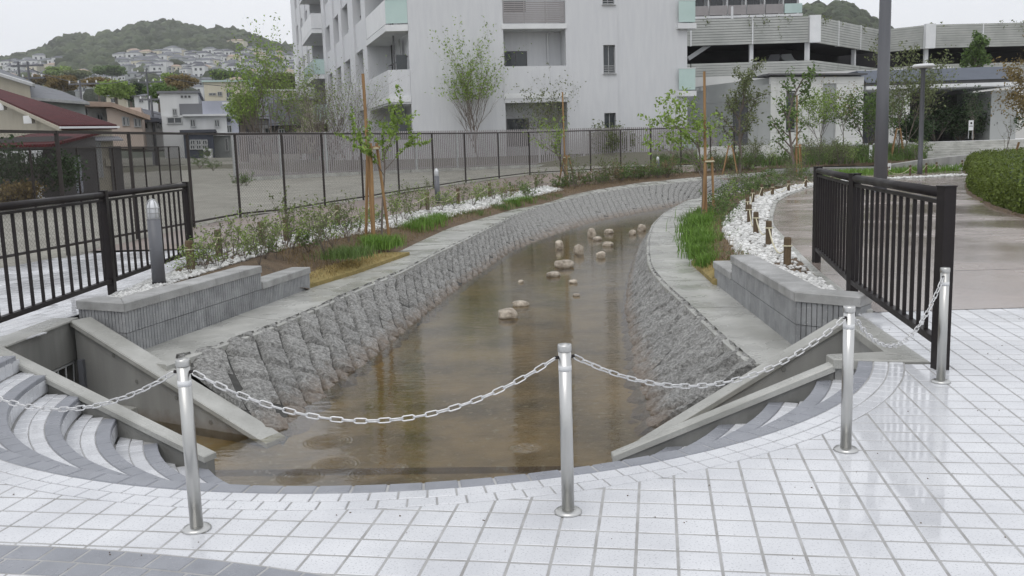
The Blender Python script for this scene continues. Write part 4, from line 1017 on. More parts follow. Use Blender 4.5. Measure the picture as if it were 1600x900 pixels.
lk = [A(299, 425, 0), A(343, 402, 0), A(410, 385, 0), A(448, 376, 0), A(528, 351, 0), A(581, 340, 0), A(668, 325, 0), A(716, 316, 0), A(765, 305, 0), D(838, 293, 38), D(905, 284, 41)]
rope_run(lk, .42, 'weathered rope stake in the left gravel strip, %s from the planter', 'rope stakes by the left gravel strip', 'pale rope slung between stakes along the left bed', r=.055)
rk = [A(1230, 418, 0), A(1201, 384, 0), A(1181, 365, 0), A(1171, 349, -.02), A(1168, 334, -.02), A(1176, 318, 0), A(1190, 308, 0), A(1207, 307, 0), A(1232, 301, 0), A(1259, 293, 0), A(1300, 286, 0)]
rope_run(rk, .36, 'weathered rope stake in the right gravel strip, %s from the planter', 'rope stakes by the right gravel strip', 'pale rope slung between stakes along the right gravel strip')
bk = [A(1386, 277, 0), A(1422, 274, 0), A(1447, 270, 0), A(1463, 268, 0), A(1503, 264, 0), A(1545, 261, 0), A(1590, 258, 0)]
rope_run(bk, .42, 'rope stake beyond the wet path, %s from the tall lamp post', 'rope stakes beyond the wet path', 'pale rope along the far edge of the wet path')

# ------------------------------------------------------------------ rocks in the stream
def rock(px, py, w, h, lab, seed, tall=1.0, sx=1.0):
    c = A(px, py, Z_W); sc = c[1] / F_PX * 1.0; rx = w * sc / 2; rz = h * sc * .8
    v = IV3 * 1.0; out = []
    for p in v:
        q = Vector(p); n = noise.fractal(q * 1.1 + Vector((seed * 3.1, 0, 0)), 1, 2, 4) * .28 + noise.noise(q * 4 + Vector((seed, 2, 0))) * .04
        e = np.array(p) * (1 + n); e = np.sign(e) * np.abs(e) ** .78; e = e * (1 + .10 * abs(noise.noise(q * 2.3 + Vector((0, seed, 5)))))
        out.append((c[0] + e[0] * rx * 1.0, c[1] + rx * .8 + e[1] * rx * .85, c[2] + (rz * .38) + e[2] * rz * .66))
    fastobj('stream_rock', np.array(out), IF3, MT['rock'], at=tuple(c), smooth=True, label=lab, cat='rock', group='rocks standing in the stream')
for k, a in enumerate([
    (794, 498, 30, 17, 'pale slanted rock nearest the camera in the stream'), (814, 479, 24, 9, 'flat tan rock just behind the nearest stream rock'), (901, 463, 11, 5, 'tiny rock alone at the right of the near stream rocks'),
    (883, 419, 30, 14, 'largest pale oval rock in the middle of the stream'), (865, 433, 21, 9, 'low pale rock in front of the largest oval rock'), (814, 442, 9, 5, 'tiny pale rock left of the low rock group'),
    (896, 443, 13, 7, 'small pale rock in front and right of the largest oval rock'), (874, 389, 12, 16, 'tall narrow rock at the left of the far rock group'), (905, 398, 16, 18, 'blocky dark footed rock with flat top among the stream rocks'),
    (939, 403, 14, 11, 'round pale rock right of the blocky flat topped rock'), (925, 370, 13, 15, 'upright brown rock in the far rock group'), (934, 376, 14, 7, 'low pale rock right in front of the upright brown rock'),
    (952, 365, 14, 8, 'pale rock farthest to the middle of the far rock group'), (950, 385, 17, 8, 'dark low slanted rock behind the round pale rock'), (989, 367, 11, 9, 'small pale rock second from the right coping'), (1003, 361, 12, 12, 'tilted pale rock nearest the right coping')]):
    rock(*a, seed=k + 1)
# ------------------------------------------------------------------ plants
def leaf_cloud(pts, size, per=1, jit=.05, flat=.0, aspect=.55):
    """four-cornered leaves round the given points"""
    p = np.repeat(np.asarray(pts, float), per, 0); n = len(p); p = p + rng.normal(0, jit, (n, 3))
    a = rng.standard_normal((n, 3)); a[:, 2] *= (1 - flat * .6); a /= np.linalg.norm(a, axis=1)[:, None]
    b = rng.standard_normal((n, 3)); b -= a * (a * b).sum(1)[:, None]; b /= np.linalg.norm(b, axis=1)[:, None]
    s = size * rng.uniform(.6, 1.25, n)[:, None]; nn = np.cross(a, b) * s * .12
    V = np.stack([p - a * s * .5, p + b * s * aspect * .5 + nn, p + a * s * .5, p - b * s * aspect * .5 + nn], 1).reshape(-1, 3)
    F = np.arange(n * 4).reshape(n, 4); return V, F
def branch(mb, p, d, L, r, lvl, top, tips, st):
    n = 5 if lvl < top else 3; pts = [p]; q = p.copy(); e = d.copy()
    for i in range(n):
        e = e + np.array([random.gauss(0, st['wob']), random.gauss(0, st['wob']), random.gauss(0, st['wob'] * .6) + st['up'] * (.4 if lvl else .15)]); e /= np.linalg.norm(e)
        q = q + e * L / n; pts.append(q)
    rr = [r * (1 - .6 * i / n) for i in range(n + 1)]
    mb.tube(pts, rr, 6 if lvl < 2 else 4 if lvl < top else 3, caps=False)
    if lvl >= st.get('leaf_from', 2):
        for i in range(1 if lvl == top else 3, n + 1):
            for t in np.linspace(0, 1, st.get('dens', 3), endpoint=False): tips.append(pts[i - 1] + (pts[i] - pts[i - 1]) * (1 - t))
    if lvl < top:
        k = st['kids'][lvl] if isinstance(st['kids'], (list, tuple)) else st['kids']
        for i in range(k):
            t = st.get('lo', .35) + (1 - st.get('lo', .35)) * (i + random.random() * .8) / k; x = t * n; j = min(int(x), n - 1); o = pts[j] + (pts[j + 1] - pts[j]) * (x - j)
            ax = pts[j + 1] - pts[j]; ax /= np.linalg.norm(ax); an = math.radians(random.uniform(*st['ang'])); az = i * 2.4 + random.uniform(-.6, .6)
            u = np.cross(ax, [0.3, .2, 1]); u /= np.linalg.norm(u); v = np.cross(ax, u)
            nd = ax * math.cos(an) + (u * math.cos(az) + v * math.sin(az)) * math.sin(an)
            branch(mb, o, nd, L * random.uniform(*st.get('sh', (.5, .72))) * (1.15 - .5 * t if st.get('cone') else 1), rr[j] * .6, lvl + 1, top, tips, st)
def tree(loc, h, label, cat='tree', group=None, stems=1, r=.05, top=3, st=None, leaf=.1, per=3, jit=.06, lm='leaf_mid', bark='bark', splay=.25, seed=1, name='tree', keep=1.0, hmin=0.0, lean=(0, 0), at=None, maxleaf=9000):
    random.seed(seed); loc = np.array(loc, float); S = dict(wob=.12, up=.18, kids=[5, 4, 4], ang=(25, 50)); S.update(st or {})
    root = thing(name, loc, label, cat, group); tips = []; mb = MB()
    for k in range(stems):
        a = 2 * pi * k / stems + random.uniform(-.4, .4); d = np.array([math.cos(a) * splay * (stems > 1) + lean[0], math.sin(a) * splay * (stems > 1) + lean[1], 1.0]); d /= np.linalg.norm(d)
        branch(mb, loc + np.array([math.cos(a), math.sin(a), 0]) * r * 1.2 * (stems > 1), d, h * random.uniform(.50, .62) if top > 1 else h, r * (1 if stems == 1 else .75), 0, top, tips, S)
    # fit to the wanted height
    zs = np.array([v[2] for v in mb.v]); k = h / max(zs.max() - loc[2], .1); f = lambda P: loc + (np.asarray(P) - loc) * (np.array([k, k, k]))
    mb.v = [tuple(x) for x in f(np.array(mb.v))]
    mb.build('trunk', MT[bark], root)
    tp = f(np.array(tips)); tp = tp[(tp[:, 2] - loc[2]) > hmin * h]
    if keep < 1: tp = tp[rng.random(len(tp)) < keep]
    if len(tp) * per > maxleaf: tp = tp[rng.random(len(tp)) < maxleaf / (len(tp) * per)]
    if per and len(tp):
        V, F = leaf_cloud(tp, leaf, per, jit); fastobj('crown', V, F, MT[lm], root)
    return root
def stake_frame(root, c, h, w, n=3, pole=None, sc=1.0):
    """wooden props round a young tree, tied at the top; a tall pole too if the tree has one"""
    c = np.array(c, float)
    tp = []
    for k in range(n):
        a = 2 * pi * k / n + .5; b = c + np.array([math.cos(a) * w, math.sin(a) * w, -.05]); t = c + np.array([math.cos(a) * .10, math.sin(a) * .10, h]); tp.append(t)
        MB().tube([b, t], .028 * sc, 8).build('prop', MT['wood'], root)
    for k in range(n):
        a, b = tp[k], tp[(k + 1) % n]; d = (b - a) / np.linalg.norm(b - a); MB().tube([a - d * .06 - (0, 0, .08), b + d * .06 - (0, 0, .08)], .026 * sc, 6).build('cross_bar', MT['wood'], root)
    mb = MB(); mb.tube([c + np.array([.12 * math.cos(t), .12 * math.sin(t), h - .1]) for t in np.linspace(0, 2 * pi, 12)], .02 * sc, 5); mb.build('tie', MT['rope'], root)
    if pole: MB().tube([c + np.array([-.06, 0, -.05]), c + np.array([-.06 - pole * .012, 0, pole])], [.036 * sc, .029 * sc], 10).build('pole', MT['wood'], root)

# trees behind the fences
VASE = dict(wob=.07, up=.20, kids=[6, 5, 4], ang=(16, 34), sh=(.55, .8), leaf_from=2, dens=3)
p = D(748, 272, 50.5); tree(p, 8.5, 'tall vase shaped tree with light green top before the blank apartment wall', stems=1, r=.10, top=3, st=dict(VASE, lo=.30, kids=[11, 6, 4], ang=(16, 36), sh=(.62, .9), up=.22), leaf=.14, per=1, jit=.10, lm='leaf_light', seed=3, hmin=.48, keep=1.0)
p = D(421, 290, 52); tree(p, 9.3, 'tall light green tree at the left end of the slat fence', stems=3, r=.09, top=3, st=dict(VASE, up=.3, lo=.3), leaf=.15, per=2, jit=.14, lm='leaf_light', splay=.14, seed=5, hmin=.42, keep=.42)
p = D(482, 288, 54); tree(p, 7.6, 'light green tree against the far end of the apartment block', stems=3, r=.08, top=3, st=VASE, leaf=.14, per=1, jit=.12, lm='leaf_yg', splay=.25, seed=11, hmin=.4, keep=.6)
BARE = dict(wob=.10, up=.16, kids=[6, 5, 4], ang=(18, 40), sh=(.5, .8), leaf_from=2, dens=2)
p = D(512, 285, 50); tree(p, 7.0, 'nearly bare many stemmed tree by the apartment balconies, left one', stems=6, r=.06, top=3, st=BARE, leaf=.10, per=1, lm='leaf_olive', splay=.34, seed=13, keep=.10)
p = D(551, 282, 49); tree(p, 6.6, 'nearly bare many stemmed tree by the apartment balconies, right one', stems=5, r=.055, top=3, st=BARE, leaf=.10, per=1, lm='leaf_yg', splay=.32, seed=17, keep=.15)
p = D(857, 263, 52.2); tree(p, 5.9, 'slim loose leaved tree in front of the recessed balconies', stems=3, r=.05, top=3, st=BARE, leaf=.13, per=1, jit=.1, lm='leaf_olive', splay=.12, seed=19, keep=.45)
p = D(1040, 262, 53.5); tree(p, 4.6, 'bare reddish twiggy tree at the right edge of the apartment wall', stems=4, r=.035, top=3, st=BARE, per=0, splay=.22, seed=23)
p = D(952, 262, 53.2); tree(p, 2.6, 'round evergreen bush under the ground floor window', cat='bush', name='bush', stems=5, r=.03, top=2, st=dict(kids=[5, 5]), leaf=.15, per=4, jit=.14, lm='leaf_olive', splay=.5, seed=29)
# young staked trees
c = A(588, 367, -.06); t = tree(c + (0.10, .05, 0), 2.8, 'staked young tree with leafy shoots beside a tall wooden pole in the left bed', r=.022, top=2, st=dict(wob=.05, up=.10, kids=[6, 3], ang=(28, 50), sh=(.45, .65), lo=.62, leaf_from=1, dens=6), leaf=.08, per=3, jit=.025, lm='leaf_light', seed=31, lean=(.12, 0), name='staked_tree', hmin=.5)
stake_frame(t, c, 1.75, .26, 3, pole=3.05)
c = D(886, 290, 38.3); t = tree(c, 2.9, 'staked sapling in the left bed where the stream begins to bend', r=.03, top=2, st=dict(kids=[6, 4], ang=(20, 40), leaf_from=1, dens=3), leaf=.10, per=2, jit=.06, lm='leaf_light', seed=37, name='staked_tree', hmin=.35)
stake_frame(t, c, 1.25, .42, 3, pole=3.8, sc=1.1)
c = A(1107, 338, -.15); t = tree(c + (-.08, .3, 0), 2.9, 'staked young maple with broad green crown beside a tall pole on the right bank', r=.03, top=3, st=dict(wob=.12, up=.06, kids=[7, 5, 3], ang=(35, 65), lo=.45, sh=(.45, .65), leaf_from=2, dens=3), leaf=.10, per=2, jit=.06, lm='leaf_light', seed=41, lean=(-.04, .0), name='staked_tree', hmin=.55, keep=.6)
stake_frame(t, c, 1.35, .16, 2, pole=3.25)
c = D(1141, 271, 44.6); t = tree(c + (.5, .2, 0), 5.3, 'tall narrow loose leaved tree with wooden props before the shaded grey wall', r=.05, top=2, st=dict(kids=[16, 5], ang=(35, 60), lo=.25, sh=(.22, .36), cone=1, leaf_from=1, dens=3), leaf=.15, per=2, jit=.13, lm='leaf_olive', seed=43, name='staked_tree')
stake_frame(t, c, 1.35, .5, 4, sc=1.1)
c = D(1247, 282, 41); t = tree(c + (-.12, 0, 0), 4.85, 'narrow evergreen with dark glossy leaves and a wooden pole before the white wall', r=.04, top=2, st=dict(kids=[13, 4], ang=(35, 60), lo=.2, sh=(.22, .34), cone=1, leaf_from=1, dens=2), leaf=.17, per=2, jit=.10, lm='leaf_mid', seed=47, name='staked_tree')
stake_frame(t, c, 1.6, .25, 3, pole=3.7)
for q, h, sd, kp, lm_, lab in ((D(1283, 238, 51), 3.9, 53, .9, 'leaf_yg', 'pale two stemmed young tree against the white wall'), (D(1318, 238, 51), 4.7, 59, .25, 'leaf_brown', 'bare reddish branched young tree against the white wall')):
    tree(q, h, lab, stems=3 if sd == 53 else 1, r=.04, top=3, st=BARE, leaf=.12, per=1, lm=lm_, splay=.14, seed=sd, keep=kp)
c = D(1402, 258, 48); t = tree(c + (.2, .2, 0), 6.6, 'tall loose leaved tree with wooden tripod between the two lamp posts', stems=2, r=.05, top=3, st=dict(kids=[7, 5, 3], ang=(18, 40), lo=.25, leaf_from=2, dens=3), leaf=.15, per=2, jit=.12, lm='leaf_olive', splay=.1, seed=61, name='staked_tree', keep=.55)
stake_frame(t, c, 1.9, .55, 4, sc=1.1)
p = D(1519, 118, 80.5); tree(p, 3.4, 'small dark green conifer on the garage parapet', r=.06, top=2, st=dict(kids=[14, 5], ang=(50, 75), lo=.08, sh=(.2, .4), cone=1, leaf_from=1, dens=3), leaf=.28, per=3, jit=.14, lm='leaf_mid', seed=67)
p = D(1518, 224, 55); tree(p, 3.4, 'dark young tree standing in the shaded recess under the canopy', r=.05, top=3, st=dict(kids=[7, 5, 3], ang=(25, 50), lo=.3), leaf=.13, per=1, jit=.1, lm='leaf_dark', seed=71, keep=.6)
p = D(1640, 258, 36); tree(p, 5.4, 'rust leaved tree reaching in at the right edge', r=.08, top=3, st=dict(kids=[8, 6, 4], ang=(30, 60), lo=.3, leaf_from=2), leaf=.12, per=2, jit=.10, lm='leaf_brown', seed=73, hmin=.25)
c = D(1583, 264, 37); t = tree(c + (-.3, 0, 0), 2.9, 'thin bare sapling with a leaning prop at the right edge', r=.02, top=2, st=dict(kids=[6, 3], ang=(20, 40)), leaf=.08, per=1, lm='leaf_olive', seed=79, name='staked_tree', keep=.4)
MB().tube([c + (-.1, 0, -.05), c + (.18, 0, 1.05)], .045, 8).build('prop', MT['wood'], t)
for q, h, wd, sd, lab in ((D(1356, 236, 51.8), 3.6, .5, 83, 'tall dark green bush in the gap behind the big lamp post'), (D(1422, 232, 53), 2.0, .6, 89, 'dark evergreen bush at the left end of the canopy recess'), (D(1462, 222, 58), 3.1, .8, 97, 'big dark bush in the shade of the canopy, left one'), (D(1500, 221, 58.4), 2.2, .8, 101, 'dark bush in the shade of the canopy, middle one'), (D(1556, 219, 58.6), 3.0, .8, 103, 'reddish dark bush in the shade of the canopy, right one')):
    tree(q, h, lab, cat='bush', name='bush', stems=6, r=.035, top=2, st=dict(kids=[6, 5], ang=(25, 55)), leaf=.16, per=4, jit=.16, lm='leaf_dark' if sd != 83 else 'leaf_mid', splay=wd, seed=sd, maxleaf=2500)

# shrubs: a few kinds, each copied
def shrub_kind(h, w, leaf, n, lm_, seed, stems=6, name='shrub'):
    random.seed(seed); root = thing(name, (0, 0, 0), 'x', 'shrub', 'x'); mb = MB(); tips = []
    st = dict(wob=.16, up=.12, kids=[4, 2], ang=(20, 50), lo=.25, sh=(.4, .65), leaf_from=0, dens=3)
    for k in range(stems):
        a = 2 * pi * k / stems + random.random(); d = np.array([math.cos(a) * w / h * .8, math.sin(a) * w / h * .8, 1]); d /= np.linalg.norm(d)
        branch(mb, np.array([0, 0, -.03]), d, h * random.uniform(.6, .9), .006, 0, 2, tips, st)
    mb.build('stems', MT['bark'], root); tp = np.array(tips); tp = tp[tp[:, 2] > .12 * h]; tp = tp[rng.permutation(len(tp))[:n]]
    V, F = leaf_cloud(tp, leaf, 1, .02); fastobj('leaves', V, F, MT[lm_], root); return root
def grass_kind(n, h, w, lm_, seed, wd=.006):
    root = thing('grass_clump', (0, 0, 0), 'x', 'grass', 'x'); p = np.c_[rng.normal(0, w, (n, 2)), np.full(n, -.01)]; V, F = blades(p, h * .5, h, wd, .9); fastobj('blades', V, F, MT[lm_], root, kind='stuff'); return root
kinds = {}
def plant(kind, maker, loc, label, group, sc=1.0, rz=None):
    if kind not in kinds: kinds[kind] = maker(); o = kinds[kind]
    else: o = copy_tree(kinds[kind])
    o.location = Vector([float(x) for x in loc]); o.rotation_euler.z = random.uniform(0, 6.28) if rz is None else rz; o.scale = (sc, sc, sc * random.uniform(.9, 1.1)); o['group'] = group; o['label'] = label(len([1 for q in PLANTED if q == group])) if callable(label) else label; PLANTED.append(group)
    return o
PLANTED = []
ORD = 'first second third fourth fifth sixth seventh eighth ninth tenth eleventh twelfth thirteenth fourteenth fifteenth sixteenth seventeenth eighteenth nineteenth twentieth twenty-first twenty-second twenty-third twenty-fourth twenty-fifth twenty-sixth twenty-seventh twenty-eighth twenty-ninth thirtieth thirty-first thirty-second thirty-third thirty-fourth thirty-fifth thirty-sixth thirty-seventh thirty-eighth thirty-ninth fortieth forty-first forty-second forty-third forty-fourth forty-fifth forty-sixth'.split()
def nth(text): return lambda k: text % ORD[k]
KN = {'s1': lambda: shrub_kind(.62, .35, .045, 260, 'leaf_yg', 1), 's2': lambda: shrub_kind(.75, .30, .05, 300, 'leaf_olive', 2), 's3': lambda: shrub_kind(.5, .4, .04, 420, 'leaf_mid', 3, 8), 's4': lambda: shrub_kind(.7, .25, .04, 200, 'leaf_yg', 4, 5),
      's5': lambda: shrub_kind(.55, .42, .05, 500, 'leaf_mid', 8, 9), 's6': lambda: shrub_kind(.6, .38, .05, 350, 'dry', 9, 8),
      'g1': lambda: grass_kind(420, .26, .13, 'leaf_grass', 5), 'g2': lambda: grass_kind(420, .17, .15, 'leaf_mid', 6, .004), 'g3': lambda: grass_kind(320, .34, .15, 'leaf_grass', 7, .009)}
random.seed(5)
GL = 'low shrubs along the left bed'
for k, (x, y, kd, s) in enumerate(sorted([(300, 432, 's1', .75), (322, 424, 's4', .8), (352, 412, 's2', .8), (380, 408, 's1', .8), (405, 412, 's2', .9), (425, 395, 's1', 1.0), (432, 402, 's4', .85), (470, 385, 's1', 1.15), (495, 382, 's4', 1.1), (508, 398, 's2', 1.0), (538, 368, 's5', .9), (560, 362, 's1', 1.0), (523, 352, 's4', .9), (620, 352, 's4', 1.0),
    (612, 340, 's1', 1.1), (632, 345, 's2', 1.1), (655, 333, 's1', 1.1), (672, 337, 's4', 1.1), (712, 327, 's1', 1.0), (728, 322, 's2', 1.1), (752, 318, 's1', 1.2), (772, 315, 's4', 1.3), (795, 312, 's6', 1.1), (815, 308, 's1', 1.2), (312, 418, 's5', .7), (340, 420, 's1', .8), (366, 402, 's4', 1.0), (392, 400, 's1', .9), (415, 402, 's5', .7), (447, 388, 's2', 1.1), (456, 392, 's1', 1.0), (482, 392, 's5', .8), (520, 385, 's1', 1.0), (545, 376, 's2', 1.0), (572, 355, 's1', 1.0), (590, 350, 's5', .8), (645, 342, 's1', 1.0), (665, 328, 's2', 1.1), (690, 332, 's1', 1.1), (700, 325, 's5', .9), (740, 322, 's1', 1.1), (760, 312, 's5', 1.0), (785, 316, 's1', 1.2), (805, 305, 's5', 1.1), (825, 310, 's5', 1.1)])):
    plant(kd, KN[kd], A(x, y, np.interp(x, [400, 560, 680, 800], [0, -.09, -.17, -.2])), nth('sparse shrub with young leaves, %s from the left planter along the left bed'), GL, s * 1.0)
GF = 'dense shrubs of the far left bed'
for k in range(46):
    t = rng.random(); x = 835 + t * 350; d = np.interp(x, [830, 900, 1000, 1100, 1200], [36, 37.5, 42.3, 45, 47]) + rng.uniform(-.6, .9); y = np.interp(x, [830, 900, 1000, 1100, 1200], [303, 293, 279, 270, 265])
    kd = ['s1', 's5', 's3', 's6', 's5', 's2'][k % 6]; q = D(x, y, d); plant(kd, KN[kd], (q[0], q[1], q[2] - .03), 'green shrub in the dense far part of the left bed', GF, rng.uniform(1.1, 1.7))
GR = 'shrubs of the right bed'
for k, (x, y, kd, s) in enumerate([(1128, 342, 's5', 1.0), (1140, 335, 's3', 1.1), (1118, 330, 's5', 1.0), (1152, 322, 's1', 1.1), (1165, 313, 's5', 1.2), (1135, 318, 's5', 1.1), (1180, 305, 's5', 1.2), (1150, 305, 's2', 1.2), (1200, 300, 's3', 1.2), (1172, 297, 's5', 1.3), (1215, 295, 's5', 1.2), (1232, 291, 's2', 1.3), (1195, 290, 's5', 1.4), (1255, 288, 's5', 1.3), (1222, 285, 's3', 1.4), (1242, 282, 's5', 1.4), (1132, 355, 's3', .8), (1168, 428, 's3', .5), (1155, 412, 's3', .5)]):
    plant(kd, KN[kd], A(x, y, -.12), nth('green shrub in the right bed, %s of those between coping and white gravel'), GR, s)
GG = 'bright grass clumps in the beds'
for x, y, kd, s, z in [(590, 388, 'g1', 1.1, -.2), (605, 384, 'g1', 1.0, -.2), (578, 380, 'g1', .8, -.12), (536, 402, 'g2', 1.3, -.1), (550, 398, 'g2', 1.1, -.1), (645, 362, 'g1', 1.1, -.18), (660, 358, 'g3', .9, -.18), (672, 353, 'g1', 1.2, -.15), (685, 347, 'g1', 1.1, -.12), (640, 355, 'g2', 1.2, -.1), (700, 342, 'g2', 1.3, -.12), (720, 338, 'g2', 1.3, -.12), (740, 336, 'g2', 1.2, -.12), (800, 322, 'g1', 1.2, -.15), (818, 318, 'g1', 1.2, -.15), (835, 314, 'g2', 1.5, -.15), (856, 310, 'g2', 1.5, -.15), (780, 327, 'g2', 1.4, -.12)]:
    plant(kd, KN[kd], A(x, y, min(z, np.interp(x, [540, 600, 660, 720], [-.1, -.22, -.28, -.30]))), nth('grass tuft in the left bed, %s of the tufts along the coping'), GG, s)
for x, y, kd, s in [(1085, 362, 'g3', 1.0), (1098, 352, 'g3', 1.0), (1090, 376, 'g3', 1.0), (1105, 385, 'g3', 1.1), (1094, 392, 'g1', 1.1), (1112, 370, 'g3', 1.1), (1118, 392, 'g3', 1.0), (1100, 402, 'g1', 1.1), (1122, 410, 'g1', .9), (1108, 415, 'g1', .8), (1098, 342, 'g3', 1.1), (1115, 352, 'g3', 1.1), (1104, 362, 'g3', 1.2), (1142, 405, 'g2', 1.0), (1090, 345, 'g2', 1.4)]:
    plant(kd, KN[kd], A(x, y, -.26), nth('tall bright grass tuft, %s of those along the right coping'), 'bright grass tufts by the right coping', s * .95)
# beds beyond: low planting before the white building and along the far wall
GB = 'low shrubs before the white building'
for k in range(44):
    x = 1150 + 300 * rng.random(); d = 44.5 + 6 * rng.random(); q = D(x, np.interp(x, [1150, 1300, 1450], [250, 248, 238]) + (48 - d) * 1.2, d); kd = ['s3', 's5', 's2', 's1'][k % 4]
    plant(kd, KN[kd], (q[0], q[1], q[2] - .2), 'low shrub on the planted terrace before the white building', GB, rng.uniform(1.2, 2.0))
for k, (x, y, s) in enumerate([(322, 248, 2.2), (312, 262, 2.0), (333, 266, 1.8), (375, 291, 1.6), (385, 289, 1.5)]):
    plant('s5', KN['s5'], D(x, y, [58, 46, 44, 36, 36][k]), nth('small weedy shrub on the gravel lot, %s from its far end'), 'weeds on the gravel lot', s * .6)
# clipped hedge on the right
def hedge():
    edge = np.array([(20.5, 42), (17.3, 35), (14.0, 28.5), (11.9, 24.1), (9.85, 18.9), (9.1, 16.4), (8.7, 13.0)]); e = resample(np.c_[edge, np.zeros(len(edge))], 60)[:, :2]
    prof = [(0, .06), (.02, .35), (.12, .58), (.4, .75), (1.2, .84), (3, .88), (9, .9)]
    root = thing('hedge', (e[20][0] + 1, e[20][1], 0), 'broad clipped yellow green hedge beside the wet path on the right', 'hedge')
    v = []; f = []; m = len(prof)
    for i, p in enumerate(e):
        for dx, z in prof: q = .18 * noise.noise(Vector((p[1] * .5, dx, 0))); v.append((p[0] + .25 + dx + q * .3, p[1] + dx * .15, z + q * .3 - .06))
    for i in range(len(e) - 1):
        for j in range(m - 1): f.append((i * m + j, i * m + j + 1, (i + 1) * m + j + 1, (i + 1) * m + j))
    fastobj('dark_inner_mound', v, [q[::-1] for q in f], MT['leaf_dark'], root)  # solid dark green mound under the leaf layer
    n = 26000; i = rng.integers(0, len(e) - 1, n); t = rng.random(n); p = e[i] * (1 - t)[:, None] + e[i + 1] * t[:, None]; s = rng.random(n) ** 2.2; s = s * (m - 2); j = s.astype(int); u = s - j; pr = np.array(prof); q = pr[j] * (1 - u)[:, None] + pr[np.minimum(j + 1, m - 1)] * u[:, None]
    lump = np.array([noise.noise(Vector((a * .9, b * .9, 0))) for a, b in zip(p[:, 1], q[:, 0])])
    P = np.c_[p[:, 0] + .25 + q[:, 0] - .06 + lump * .10, p[:, 1] + q[:, 0] * .15, q[:, 1] + lump * .10 + rng.normal(0, .04, n)]
    V, F = leaf_cloud(P, .085, 1, .03); fastobj('leaves', V, F, MT['leaf_hedge'], root)
    MB().tube([(q[0] + .12, q[1], .0) for q in e], .06, 6).build('edging', MT['soil'], root)
hedge()
# ------------------------------------------------------------------ buildings
def XZ(px, py, d): q = D(px, py, d); return q[0], q[2]
def window(root, o, e, n, w, h, m='glass_dark', fm='frame', bars=1, depth=.04, fr=.05, name='window'):
    """window lying in a wall: o = lower left corner, e = along the wall, n = outwards; frame (> pane, bars)"""
    o = np.array(o, float); e = np.array([*e, 0.0]); n = np.array([*n, 0.0]); up = np.array([0, 0, 1.0])
    fmb = MB()
    for a, b, sx, sz in ((0, .5, fr, h), (1, .5, fr, h), (.5, 0, w, fr), (.5, 1, w, fr)):
        fmb.box(o + e * w * a + up * h * b + n * depth / 2, (sx if sx != w else w + fr, depth + .02 * (sx == w), sz if sz == fr else h - fr), ax=(e, n, up))
    for k in range(1, bars + 1): fmb.box(o + e * w * k / (bars + 1) + up * h / 2 + n * depth * .4, (fr * .8, depth * .8, h - fr), ax=(e, n, up))
    fo = fmb.build(name, MT[fm], root)
    pm = MB(); pm.box(o + e * w / 2 + up * h / 2 + n * depth * .12, (w - fr * .5, depth * .2, h - fr * .5), ax=(e, n, up)); pm.build('pane', MT[m], fo)
    return fo
def wall(mb, p, q, z0, z1, th):
    """upright slab from p to q (its outer face on the line, thickness to the left)"""
    p, q = np.array(p, float), np.array(q, float); d = (q - p) / np.linalg.norm(q - p); n = np.array([-d[1], d[0]]); return mb.prism([tuple(p), tuple(q), tuple(q + n * th), tuple(p + n * th)], z0, z1)

